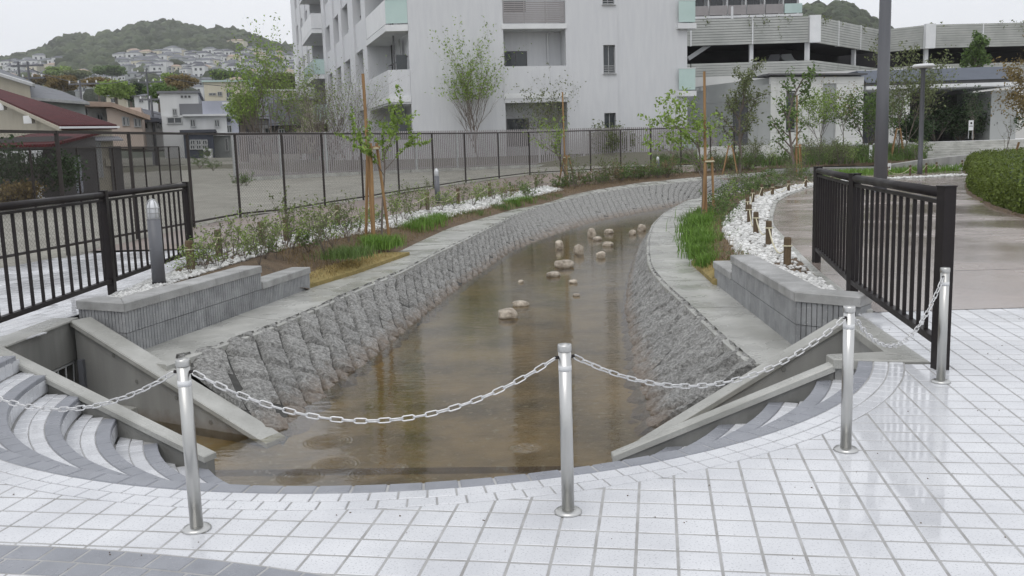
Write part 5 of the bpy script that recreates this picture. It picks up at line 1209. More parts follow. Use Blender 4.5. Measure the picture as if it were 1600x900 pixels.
# ---- apartment block
def apartment():
    F0 = np.array([XZ(641, 120, 52)[0], 52.0]); e1 = np.array([math.cos(.175), math.sin(.175)]); n1 = np.array([e1[1], -e1[0]])
    L0 = np.array([XZ(607, 120, 52)[0], 52.0]); e2 = np.array([-.297, .955]); n2 = np.array([-e2[1], e2[0]])
    root = thing('apartment_block', (F0[0], F0[1], .6), 'pale grey tiled apartment block with balconies behind the slat fence', 'apartment block')
    FL = [.86 + 3.82 * k for k in range(0, 7)]; ZT = FL[6] + .4; zb = .2; W1 = 16.1; DEP = 1.4
    f = lambda t, o=0.0: F0 + e1 * t - n1 * o
    g = lambda t, o=0.0: L0 + e2 * t - n2 * o
    # core
    core = MB(); core.prism([tuple(f(.15, DEP)), tuple(f(W1 - .02, DEP)), tuple(f(W1 - .02, 14)), tuple(g(61.4, 14)), tuple(g(61.4, DEP)), tuple(g(.9, DEP + .2))], zb, ZT - .1); core.build('inner_wall', MT['apt'], root)
    # front: solid parts, with openings for windows
    a, b = 11.05, 11.75
    mb = MB(); wall(mb, f(0), f(5.28), zb, ZT, DEP + .1); wall(mb, f(8.86), f(a), zb, ZT, DEP + .1)
    wall(mb, f(b), f(11.9), zb, ZT, DEP + .1); wall(mb, f(11.9, .05), f(W1, .05), zb, ZT, DEP + .05)
    for k in range(6):
        z0 = zb if k == 0 else FL[k - 1] + 2.62; wall(mb, f(a), f(b), z0, FL[k] + 1.02, DEP + .1)
    wall(mb, f(a), f(b), FL[5] + 2.62, ZT, DEP + .1)
    mb.build('front_wall', MT['apt'], root)
    for k in range(6):
        q = f(a, .22); w_ = window(root, (q[0], q[1], FL[k] + 1.02), e1, n1, b - a, 1.6, bars=1)
        q = f(a - .03, -.03); MB().box((*(f((a + b) / 2, .05)), FL[k] + 1.0), (b - a + .1, .3, .05), rz=.175).build('sill', MT['frame'], w_)
        m = MB()
        for j in range(4): m.box((*f((a + b) / 2, .10), FL[k] + 1.1 + j * .12), (b - a - .1, .02, .035), rz=.175)
        m.build('guard_rail', MT['frame'], w_)
    # recessed balconies of the front
    for k in range(6):
        z = FL[k]; s = MB(); wall(s, f(5.2, -.06), f(8.92, -.06), z - .28, z, DEP + .1); s.build('balcony_slab', MT['slab_white'], root)
        if k == 1 or k == 0:
            s = MB(); wall(s, f(5.24, -.04), f(8.9, -.04), z - .02 - (.5 if k else .3), z + 1.5 + (.25 if k else 0) - .25, .14); s.build('balcony_wall', MT['apt'], root) if k else None
        elif k >= 2:
            fr = MB(); s = MB()
            for t in (5.32, 6.5, 7.7, 8.8): fr.box((*f(t, .02), z + .62), (.05, .05, 1.24), rz=.175)
            fr.box((*f(7.06, .0), z + 1.25), (3.6, .07, .06), rz=.175); o = fr.build('balcony_railing', MT['frame'], root)
            for j in range(11): s.box((*f(7.06, -.01), z + .10 + j * .105), (3.52, .02, .07), rz=.175)
            s.build('louvre_row', MT['slat'], o)
        q = f(5.6, DEP - .005); window(root, (q[0], q[1], z + .9), e1, n1, 1.25, 1.55, fm='dframe')
        MB().tube([(*f(8.1, DEP - .1), z), (*f(8.1, DEP - .1), z + 3.45), (*f(8.4, DEP - .3), z + 3.52)], .05, 8).build('down_pipe', MT['slab_white'], root)
    # right hand glass balconies
    for k in (0, 1, 2, 3, 4, 5):
        z = FL[k]; s = MB(); wall(s, f(15.45, -.25), f(16.55, -.25), z - .35, z - .05, 2.2); s.build('balcony_slab', MT['slab_white'], root)
        s = MB(); wall(s, f(15.5, -.20), f(16.5, -.20), z + .02, z + 1.22, .03); wall(s, f(16.5, -.17), f(16.5, 1.7), z + .02, z + 1.22, .03); s.build('glass_balustrade', MT['glass_green'], root)
        MB().bar((*f(15.48, -.19), z + 1.24), (*f(16.52, -.19), z + 1.24), .05).build('hand_rail', MT['slab_white'], root)
    # corner balconies
    c0 = L0; c1 = f(-.01); s7 = g(7.0)
    for k in range(6):
        z = FL[k]; poly = [tuple(g(-.05, -.05)), tuple(c1 - n1 * -.05), tuple(f(0, DEP)), tuple(g(7.05, DEP)), tuple(g(7.05, -.05))]
        MB().prism(poly, z - .34, z - .0).build('balcony_slab', MT['slab_white'], root)
        if k >= 2:
            s = MB(); s.prism([tuple(c0), tuple(c1), tuple(c1 + e2 * .04), tuple(c0 + e2 * .04)], z + .08, z + 1.35); s.build('glass_balustrade', MT['glass_green'], root)
            s = MB(); s.prism([tuple(g(.06)), tuple(g(6.9)), tuple(g(6.9, .04)), tuple(g(.06, .04))], z + .08, z + 1.35); s.build('glass_balustrade', MT['white'], root)
            MB().bar((*c0, z + 1.38), (*c1, z + 1.38), .06).build('hand_rail', MT['frame'], root)
        else:
            s = MB(); s.prism([tuple(c0), tuple(c1), tuple(c1 + e2 * .15), tuple(c0 + e2 * .15)], z - .3 - .15 * k, z + 1.42); s.prism([tuple(g(.15)), tuple(g(7.0)), tuple(g(7.0, .15)), tuple(g(.15, .15))], z - .3 - .15 * k, z + 1.42); s.build('balcony_wall', MT['apt'], root)
        MB().box((*g(3.6, DEP - .02), z + 1.9), (.05, .5, 3.3), rz=math.atan2(e2[1], e2[0]) + pi / 2).build('screen', MT['frame'], root)
        MB().bar((*g(.9, DEP - .12), z + 1.15 + 1.1), (*g(6.6, DEP - .12), z + 2.25), .10, .05).build('screen_bar', MT['dframe'], root)
        q = f(-.75, DEP - .01); MB().box((q[0], q[1], z + 1.75), (.10, .06, 3.3), rz=.175).build('door_frame', MT['dframe'], root)
        q = f(-.35, DEP - .03); MB().box((q[0], q[1], z + 1.35), (.6, .05, 2.0), rz=.175).build('door_pane', MT['glass_dark'], root)
    # long side: piers and spandrels
    op = [(8.7, 12.3), (14.7, 18.3), (19.9, 23.2), (25.5, 28.8), (42.9, 45.7), (48.2, 51.0), (53.5, 56.3)]
    edges = [7.0] + [x for o in op for x in o] + [61.6]
    mb = MB()
    for i in range(0, len(edges) - 1, 2):
        a_, b_ = edges[i], edges[i + 1]
        if a_ < 30 < b_: wall(mb, g(30.9, 0), g(a_, 0), zb, ZT, -0 + .0 or .0001) if False else None; mb.prism([tuple(g(a_)), tuple(g(30.9)), tuple(g(30.9, DEP + .1)), tuple(g(a_, DEP + .1))], zb, ZT); mb.prism([tuple(g(40.2)), tuple(g(b_)), tuple(g(b_, DEP + .1)), tuple(g(40.2, DEP + .1))], zb, ZT)
        else: mb.prism([tuple(g(a_)), tuple(g(b_)), tuple(g(b_, DEP + .1)), tuple(g(a_, DEP + .1))], zb, ZT)
    for (a_, b_) in op:
        for k in range(6):
            z0 = zb if k == 0 else FL[k - 1] + 3.62; mb.prism([tuple(g(a_, .12)), tuple(g(b_, .12)), tuple(g(b_, .6)), tuple(g(a_, .6))], z0, FL[k] + 1.62)
    mb.build('side_wall', MT['apt'], root)
    for (a_, b_) in op:
        for k in range(6):
            z = FL[k]; q = g(b_ - .1, DEP - .02)
            window(root, (q[0], q[1], z + 1.62), -e2, n2, (b_ - a_) - .2, 1.75, m='soffit', fm='dframe', bars=1)
            MB().bar((*g(a_, .5), z + 2.2), (*g(b_, .5), z + 2.2), .06).build('guard_bar', MT['dframe'], root)
    for k in range(6):
        z = FL[k]; s = MB(); s.prism([tuple(g(30.8, -.9)), tuple(g(40.3, -.9)), tuple(g(40.3, DEP)), tuple(g(30.8, DEP))], z - .34, z); s.build('balcony_slab', MT['slab_white'], root)
        s = MB(); s.prism([tuple(g(30.8, -.88)), tuple(g(40.3, -.88)), tuple(g(40.3, -.84)), tuple(g(30.8, -.84))], z + .05, z + 1.3); s.prism([tuple(g(30.84, -.84)), tuple(g(30.8, -.84)), tuple(g(30.8, DEP)), tuple(g(30.84, DEP))], z + .05, z + 1.3); s.build('glass_balustrade', MT['white'] if k >= 3 else MT['glass_green'], root)
        q = g(39.5, DEP - .02); window(root, (q[0], q[1], z + .3), -e2, n2, 8, 2.4, m='glass_dark', fm='dframe', bars=3)
    # parapet and roof
    mb = MB(); mb.prism([tuple(g(-.1, -.05)), tuple(f(W1, -.05)), tuple(f(W1, 14)), tuple(g(61.5, 14)), tuple(g(61.5, -.05))], ZT, ZT + .5); mb.build('roof', MT['slab_white'], root)
    # planting strip and service hatch at its foot
apartment()

# ---- parking garage on the right
def garage():
    P0 = np.array([XZ(1040, 60, 78)[0], 78.0]); P1 = np.array([XZ(1272, 60, 78)[0], 78.0]); P2 = np.array([XZ(1376, 60, 89)[0], 89.0]); P3 = np.array([XZ(1452, 60, 86)[0], 86.0]); P4 = np.array([XZ(1700, 60, 87)[0], 87.0])
    P0[0] -= 3
    root = thing('parking_garage', (*P1, 1.2), 'pale louvred parking garage with dark open decks and hanging ivy', 'parking garage')
    z = lambda px, py, d: D(px, py, d)[2]
    zt, zpb = z(1270, 25, 78), z(1270, 66, 78); zo, zl = z(1270, 94, 78), z(1270, 118, 78)
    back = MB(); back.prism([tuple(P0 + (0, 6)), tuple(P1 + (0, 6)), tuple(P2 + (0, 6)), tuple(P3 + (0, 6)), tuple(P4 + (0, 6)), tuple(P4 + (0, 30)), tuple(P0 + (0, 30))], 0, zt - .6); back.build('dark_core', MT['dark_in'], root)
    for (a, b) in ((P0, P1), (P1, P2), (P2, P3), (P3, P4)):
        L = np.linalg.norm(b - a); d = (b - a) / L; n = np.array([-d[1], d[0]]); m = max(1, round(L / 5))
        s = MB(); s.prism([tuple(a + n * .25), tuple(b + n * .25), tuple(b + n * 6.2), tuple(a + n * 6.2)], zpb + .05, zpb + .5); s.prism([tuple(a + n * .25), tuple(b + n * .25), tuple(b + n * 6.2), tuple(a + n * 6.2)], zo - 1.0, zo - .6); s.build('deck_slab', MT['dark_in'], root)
        for k in range(m):
            p, q = a + d * (L * k / m + .04), a + d * (L * (k + 1) / m - .04); ang = math.atan2(d[1], d[0]); c = (p + q) / 2
            for z0, z1, nm in ((zpb, zt, 'upper_panel'), (zl, zo, 'lower_panel')):
                mb = MB(); cnt = int((z1 - z0) / .2)
                for j in range(cnt): mb.box((*(c + n * .02), z0 + (j + .5) * (z1 - z0) / cnt), (L / m - .1, .10, (z1 - z0) / cnt * .82), rz=ang)
                mb.box((*(c + n * .12), (z0 + z1) / 2), (L / m - .08, .06, z1 - z0), rz=ang)
                mb.build(nm, MT['louvre'], root)
            MB().box((*(p - d * .04 + n * .1), (zt + zpb) / 2), (.10, .34, zt - zpb + .05), rz=ang).build('panel_post', MT['slab_white'], root)
            if k % 2 == 0: MB().box((*(p + n * .6), (zo + zpb) / 2 - .2), (.32, .32, zpb - zo + .6), rz=ang).build('column', MT['slab_white'], root)
        s = MB(); s.prism([tuple(a + n * .3), tuple(b + n * .3), tuple(b + n * .6), tuple(a + n * .6)], -.5, zl + .05); s.build('lower_wall', MT['panelwhite'], root)
    for p in (P1, P3): MB().box((p[0], p[1] - .05, (zt + zpb) / 2), (.9, .5, zt - zpb + .08)).build('corner_pier', MT['slab_white'], root)
    # stair seen through the opening
    a, b = D(1075, 92, 79.5), D(1108, 70, 79.5); MB().bar(a, b, .5, .35).build('stair_flight', MT['slab_white'], root); MB().bar(a + (0, 0, 1), b + (0, 0, 1), .06).build('stair_rail', MT['slab_white'], root)
    # parked cars seen as dark shapes on the deck
    for x, y in ((1206, 91), (1224, 90)):
        q = D(x, y, 81.5); c = MB(); v = [(-1.7, .35), (-1.65, .8), (-1.0, .9), (-.6, 1.4), (.7, 1.42), (1.2, .95), (1.75, .8), (1.8, .35)]
        y0, y1 = -.8, .8; n_ = len(v); vv = [(q[0] + a * .6, q[1] + y0, zo - .6 + b) for a, b in v] + [(q[0] + a * .6, q[1] + y1, zo - .6 + b) for a, b in v]
        c.add(vv, [tuple(range(n_))[::-1], tuple(range(n_, 2 * n_))] + [(i, (i + 1) % n_, n_ + (i + 1) % n_, n_ + i) for i in range(n_)]); c.build('parked_car', MT['w_dgrey'] if x < 1210 else MT['w_grey'], at=(q[0], q[1], zo - .6), label='dark car whose roof shows in the garage opening' if x < 1210 else 'grey car whose roof shows right of the dark one in the garage', cat='car', group='cars parked on the garage deck')
    # ivy trailing over the parapet
    pts = []
    for (a, b) in ((P0, P1), (P1, P2), (P2, P3), (P3, P4)):
        L = np.linalg.norm(b - a); d = (b - a) / L; n = np.array([d[1], -d[0]])
        for k in range(int(L * 2.6)):
            u = rng.random() * L
            if noise.noise(Vector((u * .35, a[0], 0))) < .0: continue
            dr = abs(rng.normal(0, .7)) ** 1.4
            for s in np.arange(-.15, dr, .16): q = a + d * (u + .12 * math.sin(s * 5 + u)) + n * .14; pts.append((q[0], q[1], zt - s))
    V, F = leaf_cloud(np.array(pts), .22, 1, .06); fastobj('ivy', V, F, MT['leaf_olive'], root, kind='stuff')
garage()
# ---- white low building
def white_building():
    C = np.array([XZ(1204, 170, 54)[0], 54.0]); R = np.array([XZ(1349, 170, 56)[0], 56.0]); Lf = np.array([XZ(1060, 170, 62)[0], 62.0])
    root = thing('white_building', (*C, 1.2), 'low white panelled building with flat roof and tall narrow windows', 'building')
    zt = D(1204, 118, 54)[2]; zb = .9
    e = (R - C) / np.linalg.norm(R - C); n = np.array([e[1], -e[0]]); L = np.linalg.norm(R - C)
    e2 = (Lf - C) / np.linalg.norm(Lf - C); n2 = np.array([-e2[1], e2[0]]); L2 = np.linalg.norm(Lf - C)
    MB().prism([tuple(C - n * .2 + e * .2), tuple(R - n * .2), tuple(R - n * 10), tuple(Lf - n2 * 10), tuple(Lf - n2 * .2), ], zb, zt - .1).build('inner_wall', MT['panelgrey'], root)
    # face panels, with their joints
    cols = [0, .42, 1.05, 1.75, 2.6, 3.55, 4.5, L]; win = {2: (2.0, 3.55), 5: (.2, 4.1)}
    rows = np.linspace(zb, zt - .08, 12)
    for i in range(len(cols) - 1):
        for a, b in zip(rows[:-1], rows[1:]):
            if i in win and zb + win[i][0] - .9 < (a + b) / 2 < zb + win[i][1] - .0: continue
            p, q = C + e * (cols[i] + .006), C + e * (cols[i + 1] - .006); MB().prism([tuple(p), tuple(q), tuple(q - n * .19), tuple(p - n * .19)], a + .004, b - .004).build('wall_panel', MT['panelwhite'], root)
        if i in win: p = C + e * (cols[i] + .03) - n * .1; window(root, (p[0], p[1], zb + win[i][0] - .7), e, n, cols[i + 1] - cols[i] - .06, win[i][1] - win[i][0] + .6, m='soffit' if i == 5 else 'glass_dark', bars=0)
    cols = np.linspace(0, L2, 9)
    for i in range(8):
        for a, b in zip(rows[:-1:2], rows[2::2]):
            p, q = C + e2 * (cols[i] + .006), C + e2 * (cols[i + 1] - .006); MB().prism([tuple(p), tuple(q), tuple(q - n2 * .19), tuple(p - n2 * .19)], a + .004, b - .004).build('shaded_side_panel', MT['panelgrey'], root)  # shade of this left-facing side is put into the grey colour
    MB().prism([tuple(C + n * .25 + n2 * .3), tuple(R + n * .25 + e * .05), tuple(R - n * 2), tuple(C - n * 2 + n2 * 0)], zt, zt + .10).build('roof_edge', MT['dframe'], root)
    # upper storey strip set back
    a, b = C - n * 2.5 + e2 * 9, R - n * 2.5 + e * 9; MB().prism([tuple(a), tuple(b), tuple(b + (0, 3)), tuple(a + (0, 3))], zt - .3, zt + .75).build('upper_band', MT['panelwhite'], root)
    # doors with small roofs on the shaded grey side
    for u, w_, h in ((2.6, 1.3, 3.1), (9.2, 1.2, 3.4)):
        p = C + e2 * u + n2 * .02; MB().box((*(p + n2 * .03), zb + h / 2), (.06, w_, h), rz=math.atan2(n2[1], n2[0])).build('door', MT['dframe'], root)
        MB().box((*(p + n2 * .4), zb + h + .35), (.9, w_ + .7, .14), rz=math.atan2(n2[1], n2[0])).build('door_roof', MT['louvre'], root)
    for u in (1.3, 6.3, 6.8): MB().box((*(C + e2 * u + n2 * .1), zb + 3.1 + (u > 2)), (.18, .22, .22), rz=math.atan2(n2[1], n2[0])).build('wall_vent', MT['panelgrey'], root)
white_building()
# ---- canopy building with its shaded recess
def canopy():
    d0 = 56.0; z = lambda px, py, d=d0: D(px, py, d)[2]; x = lambda px, d=d0: XZ(px, 170, d)[0]
    root = thing('canopy_building', (x(1480), d0, 1.4), 'concrete building with slate blue canopy over a dark recess', 'building')
    x0, x1 = x(1352), x(1596); zu, zf0, zf1, zr = z(1480, 137), z(1480, 132), z(1480, 121), z(1480, 119)
    MB().box(((x0 + x1) / 2, d0 + 3, zu + .12), (x1 - x0, 6.2, .2)).build('soffit', MT['slab_white'], root)
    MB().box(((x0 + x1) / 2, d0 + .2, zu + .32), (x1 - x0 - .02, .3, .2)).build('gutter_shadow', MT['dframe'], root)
    mb = MB(); a, b = zu + .42, zu + 1.25; mb.add([(x0, d0 - .1, a), (x1, d0 - .1, a), (x1 - .4, d0 + 1.5, b), (x0, d0 + 1.5, b), (x0, d0 + 6, b), (x1 - .4, d0 + 6, b), (x1, d0 + 6, a), (x0, d0 + 6, a)], [(0, 1, 2, 3), (3, 2, 5, 4), (0, 3, 4, 7), (1, 6, 5, 2), (0, 7, 6, 1), (4, 5, 6, 7)]); mb.build('roof', MT['slate'], root)
    MB().box((x(1585), d0 + 3.4, 2.6), (x(1620) - x(1579), 4.4, 3.3)).build('right_wall', MT['panelgrey'], root)
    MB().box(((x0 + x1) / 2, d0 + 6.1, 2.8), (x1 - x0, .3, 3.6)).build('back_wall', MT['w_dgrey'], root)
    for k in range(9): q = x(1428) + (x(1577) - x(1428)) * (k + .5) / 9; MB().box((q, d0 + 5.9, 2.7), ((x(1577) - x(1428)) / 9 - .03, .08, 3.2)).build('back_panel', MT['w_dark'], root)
    MB().box((x(1420), d0 + .6, 2.65), (x(1426) - x(1415), .5, 3.4)).build('pillar', MT['panelwhite'], root)
    MB().box((x(1413), d0 + 1.2, 2.65), (.9, .3, 3.4)).build('side_screen', MT['panelwhite'], root)
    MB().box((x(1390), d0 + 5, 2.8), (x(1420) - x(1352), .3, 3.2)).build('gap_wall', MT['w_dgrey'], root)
canopy()
# terrace, its steps and the low walls in front
tz = 1.28
mb = MB(); mb.prism([tuple(D(1040, 230, 53)[:2]), (40, 52.2), (48, 75), (8, 75)], -.5, tz); mb.build('terrace', MT['slab_white'], kind='structure')
root = thing('terrace_steps', (D(1520, 230, 48)[0], 48, .6), 'wide pale concrete steps climbing to the canopy', 'steps', kind='structure')
xa, xb = D(1418, 240, 50)[0], 42
for k in range(8):
    y0 = 47.6 + k * .62; MB().prism([(xa + k * .0, y0), (xb, y0), (xb, 52.6), (xa + k * .0, 52.6)], .3 + k * .122, .3 + (k + 1) * .122 + .001, bevel=.01).build('step', MT['conc'], root)
bed2 = [D(1020, 262, 48), D(1100, 256, 49), D(1180, 262, 47.5), D(1290, 259, 46.5), D(1380, 255, 46), D(1450, 249, 46)]; bed3 = [D(1020, 240, 54), D(1100, 236, 54), D(1180, 234, 53.5), D(1290, 234, 53), D(1380, 232, 53), D(1430, 230, 53)]
loft([[q + np.array([0, 0, -.05]) for q in bed2], bed3], (6, 5), 'terrace_bed', MT['soil'], .08, .9)
V, F = blades(band_points(bed2, bed3, 9000, .03), .12, .35, .018, .9); fastobj('ground_cover', V, F, MT['leaf_mid'], kind='stuff', label='low green ground cover on the terrace bed')
kw = [(1196, 271, 265, 45.3), (1240, 272, 263, 44.6), (1290, 273, 261.5, 43.6), (1330, 272, 261, 43.2), (1372, 271, 260.5, 43), (1395, 268, 256.5, 43.2), (1450, 262, 248.5, 44), (1515, 255, 241.5, 45), (1640, 249, 238, 46)]
root = thing('low_wall', D(*kw[3][:2], kw[3][3]), 'low grey wall edging the planted terrace beyond the wet path', 'low wall')
for a, b in zip(kw[:-1], kw[1:]):
    p, q = D(a[0], a[1], a[3]), D(b[0], b[1], b[3]); zt0, zt1 = D(a[0], a[2], a[3])[2], D(b[0], b[2], b[3])[2]; d = (q - p)[:2] / np.linalg.norm((q - p)[:2]); n = np.array([-d[1], d[0]]); e = d * .01
    mb = MB(); mb.prism([tuple(p[:2] + e), tuple(q[:2] - e), tuple(q[:2] - e + n * .3), tuple(p[:2] + e + n * .3)], -.4, [zt0, zt1, zt1, zt0], bevel=.015); mb.build('wall_section', MT['conc_side'], root)
# ground beyond the path up to that wall
gz = [(10, 36.8), (14, 39), (20, 41), (30, 41.2), (40, 41.2)]; gy = [D(1196, 272, 45.2), D(1290, 273, 43.6), D(1372, 271, 43), D(1450, 262, 43.9), D(1640, 250, 46)]
loft([[(*p, -.012) for p in gz], [tuple(q) for q in gy]], (5, 4), 'planting_bed', MT['soil'], .01)
pW = band_points([(20, 40.6, .01), (24, 41, .01), (40, 41, .01)], [D(1455, 264, 43), D(1500, 259, 44), D(1600, 253, 45)], 1800, .02); scatter_stones('white_gravel', pW, .05, .09, MT['wgravel'], label='white gravel on the far side of the wet path')
V, F = blades(band_points([(13, 38.6, .0), (18, 40.3, .0), (23, 40.8, .0)], [D(1300, 272, 43), D(1372, 271, 42.8), D(1450, 263, 43.6)], 2500, .01), .1, .3, .015, .9); fastobj('grass', V, F, MT['leaf_grass'], kind='stuff', label='green grass beyond the wet path')
# low planter wall in front of the shaded grey wall
p, q = D(1090, 236, 50), D(1236, 235, 50); MB().box(((p[0] + q[0]) / 2, 50, .95), (q[0] - p[0], .25, .9)).build('planter_wall', MT['panelwhite'], at=(p[0], 50, .5), label='pale low wall in front of the shaded grey building side', cat='low wall')
# signs
def sign(px, yt, yb, d, w, label, kind):
    a, b = D(px, yt, d), D(px, yb, d); root = thing('sign', b, label, 'sign')
    hh = (a - b)[2]
    if kind == 'board':
        for s in (-1, 1): MB().tube([b + (s * w * .4, 0, -.1), (b[0] + s * w * .4, b[1], a[2])], .02, 6).build('post', MT['frame'], root)
        zc = a[2] - hh * .3; MB().box((b[0], b[1] - .03, zc), (w, .03, hh * .6)).build('board', MT['white'], root)
        mb = MB(); mb.tube([(b[0], b[1] - .048, zc + hh * .13), (b[0], b[1] - .052, zc + hh * .13)], w * .22, 16); mb.box((b[0], b[1] - .05, zc - hh * .07), (w * .8, .006, hh * .02)); mb.box((b[0], b[1] - .05, zc - hh * .02), (w * .6, .006, hh * .012)); mb.build('printed_mark', MT['black_metal'], root)
    elif kind == 'tag':
        MB().tube([b + (0, 0, -.1), (b[0], b[1], a[2] - .05)], .02, 6).build('post', MT['log'], root)
        mb = MB(); mb.prism([(b[0] - w / 2, b[1] - .02), (b[0] + w / 2, b[1] - .02), (b[0] + w / 2, b[1] + .0), (b[0] - w / 2, b[1] + .0)], a[2] - .3, a[2], bevel=.004); mb.build('plate', MT['white'], root)
        MB().tube([(b[0], b[1] - .022, a[2] - .18), (b[0], b[1] - .026, a[2] - .18)], w * .25, 12).build('red_mark', MT['r_red'], root)
    else:
        MB().box((b[0], b[1], (a[2] + b[2]) / 2), (w, .06, hh)).build('plate', MT['white'], root); MB().box((b[0], b[1] - .034, a[2] - hh * .3), (w * .5, .008, hh * .1)).build('printed_mark', MT['frame'], root)
sign(1516, 188, 214, 52, .26, 'small white sign board with round black mark before the dark recess', 'board')
sign(1360, 227, 250, 46.5, .13, 'thin white marker post left of the tall lamp post', 'plate')
sign(1389, 255, 274, 40.5, .14, 'small white tag with red mark on the rope beside the tall lamp post', 'tag')
# far apartment slab at the very top
def far_flats():
    d = 125; x0, x1 = XZ(1078, 10, d)[0], XZ(1254, 10, d)[0]; zt = D(1170, -130, d)[2]
    root = thing('far_apartment', ((x0 + x1) / 2, d, 1), 'white apartment block with galleries showing above the garage', 'apartment block')
    MB().box(((x0 + x1) / 2, d + 8, zt / 2), (x1 - x0, 13, zt)).build('wall', MT['w_white'], root)
    for k in range(8):
        z = D(1170, 24, d)[2] + (k - 2) * 3.1; MB().box(((x0 + x1) / 2, d + .8, z - .12), (x1 - x0, 1.9, .3)).build('gallery_slab', MT['slab_white'], root)
        for j in range(6):
            q = x0 + (x1 - x0) * (j + .05) / 6; MB().box((q + (x1 - x0) / 13, d, z + .75), ((x1 - x0) / 6 - .15, .05, 1.2)).build('railing_panel', MT['glass_green'] if j == 5 else MT['slat'], root)
            window(root, (q + .4, d + 1.48, z + .3), (1, 0), (0, -1), 1.6, 2.1, fm='dframe')
            MB().box((q - .1, d + .9, z + 1.5), (.15, 1.2, 2.8)).build('divider', MT['w_white'], root)
    p = D(1144, 4, 100); MB().lathe((p[0], p[1], p[2] - 8), [(.15, 0), (.12, 7.6)], 8).build('mast', MT['white'], at=(p[0], p[1], p[2] - 8), label='white pole with round dish above the garage roof', cat='antenna')
far_flats()
# ------------------------------------------------------------------ houses on the left
def poly3(name, pts, m, root, th=.12):
    """sloping slab through the given corners, thickness downwards"""
    pts = [np.array(p, float) for p in pts]; n = len(pts); v = pts + [p - np.array([0, 0, th]) for p in pts]
    mb = MB(); mb.add(v, [tuple(range(n)), tuple(range(n, 2 * n))[::-1]] + [(i, (i + 1) % n, n + (i + 1) % n, n + i) for i in range(n)]); return mb.build(name, m, root)
def house(name, label, d, rect, wm, roof=None, wins=(), depth=9, eave=.4, base_z=None, cat='house', rm='r_grey', steps=()):
    """block whose near face fills the pixel rectangle rect at distance d; wins: pixel rectangles on it"""
    x0p, yt, x1p, yb = rect; ym = (yt + yb) / 2; xm = (x0p + x1p) / 2
    x0, x1 = XZ(x0p, ym, d)[0], XZ(x1p, ym, d)[0]; zt = XZ(xm, yt, d)[1]; zb = XZ(xm, yb, d)[1] if base_z is None else base_z
    root = thing(name, ((x0 + x1) / 2, d, zb), label, cat); root.rotation_euler.z = math.atan2(-(x0 + x1) / 2, d) * .9
    MB().box(((x0 + x1) / 2, d + depth / 2, (zt + zb) / 2), (x1 - x0, depth, zt - zb)).build('wall', MT[wm], root)
    w_, cx = x1 - x0, (x0 + x1) / 2
    if roof == 'flat':
        MB().box((cx, d + depth / 2, zt + .09), (w_ + eave, depth + eave, .18)).build('roof', MT[rm], root)
    elif roof == 'shed':
        poly3('roof', [(x0 - eave, d - eave, zt + .05), (x1 + eave, d - eave, zt + .05), (x1 + eave, d + depth + eave, zt + .9), (x0 - eave, d + depth + eave, zt + .9)], MT[rm], root, .2)
    elif roof == 'hip':
        h = min(depth, w_) * .22; a = min(depth, w_) * .5
        v = [(x0 - eave, d - eave, zt), (x1 + eave, d - eave, zt), (x1 + eave, d + depth + eave, zt), (x0 - eave, d + depth + eave, zt), (x0 + a * .8, d + depth / 2, zt + h), (x1 - a * .8, d + depth / 2, zt + h)]
        MB().add(v, [(0, 1, 5, 4), (1, 2, 5), (2, 3, 4, 5), (3, 0, 4), (3, 2, 1, 0)]).build('roof', MT[rm], root)
    elif roof == 'gable':
        h = depth * .25; v = [(x0 - eave, d - eave, zt), (x1 + eave, d - eave, zt), (x1 + eave, d + depth + eave, zt), (x0 - eave, d + depth + eave, zt), (x0 - eave, d + depth / 2, zt + h), (x1 + eave, d + depth / 2, zt + h)]
        MB().add(v, [(0, 1, 5, 4), (2, 3, 4, 5), (1, 2, 5), (3, 0, 4), (3, 2, 1, 0)]).build('roof', MT[rm], root)
    for (a, t, b, bt) in wins:
        p = XZ(a, (t + bt) / 2, d); q = XZ(b, (t + bt) / 2, d); z1 = XZ((a + b) / 2, t, d)[1]; z0 = XZ((a + b) / 2, bt, d)[1]
        window(root, (p[0], d - .001, z0), (1, 0), (0, -1), q[0] - p[0], z1 - z0, fm='frame', bars=1 if (b - a) > 5 else 0, depth=.08, fr=.07)
    return root
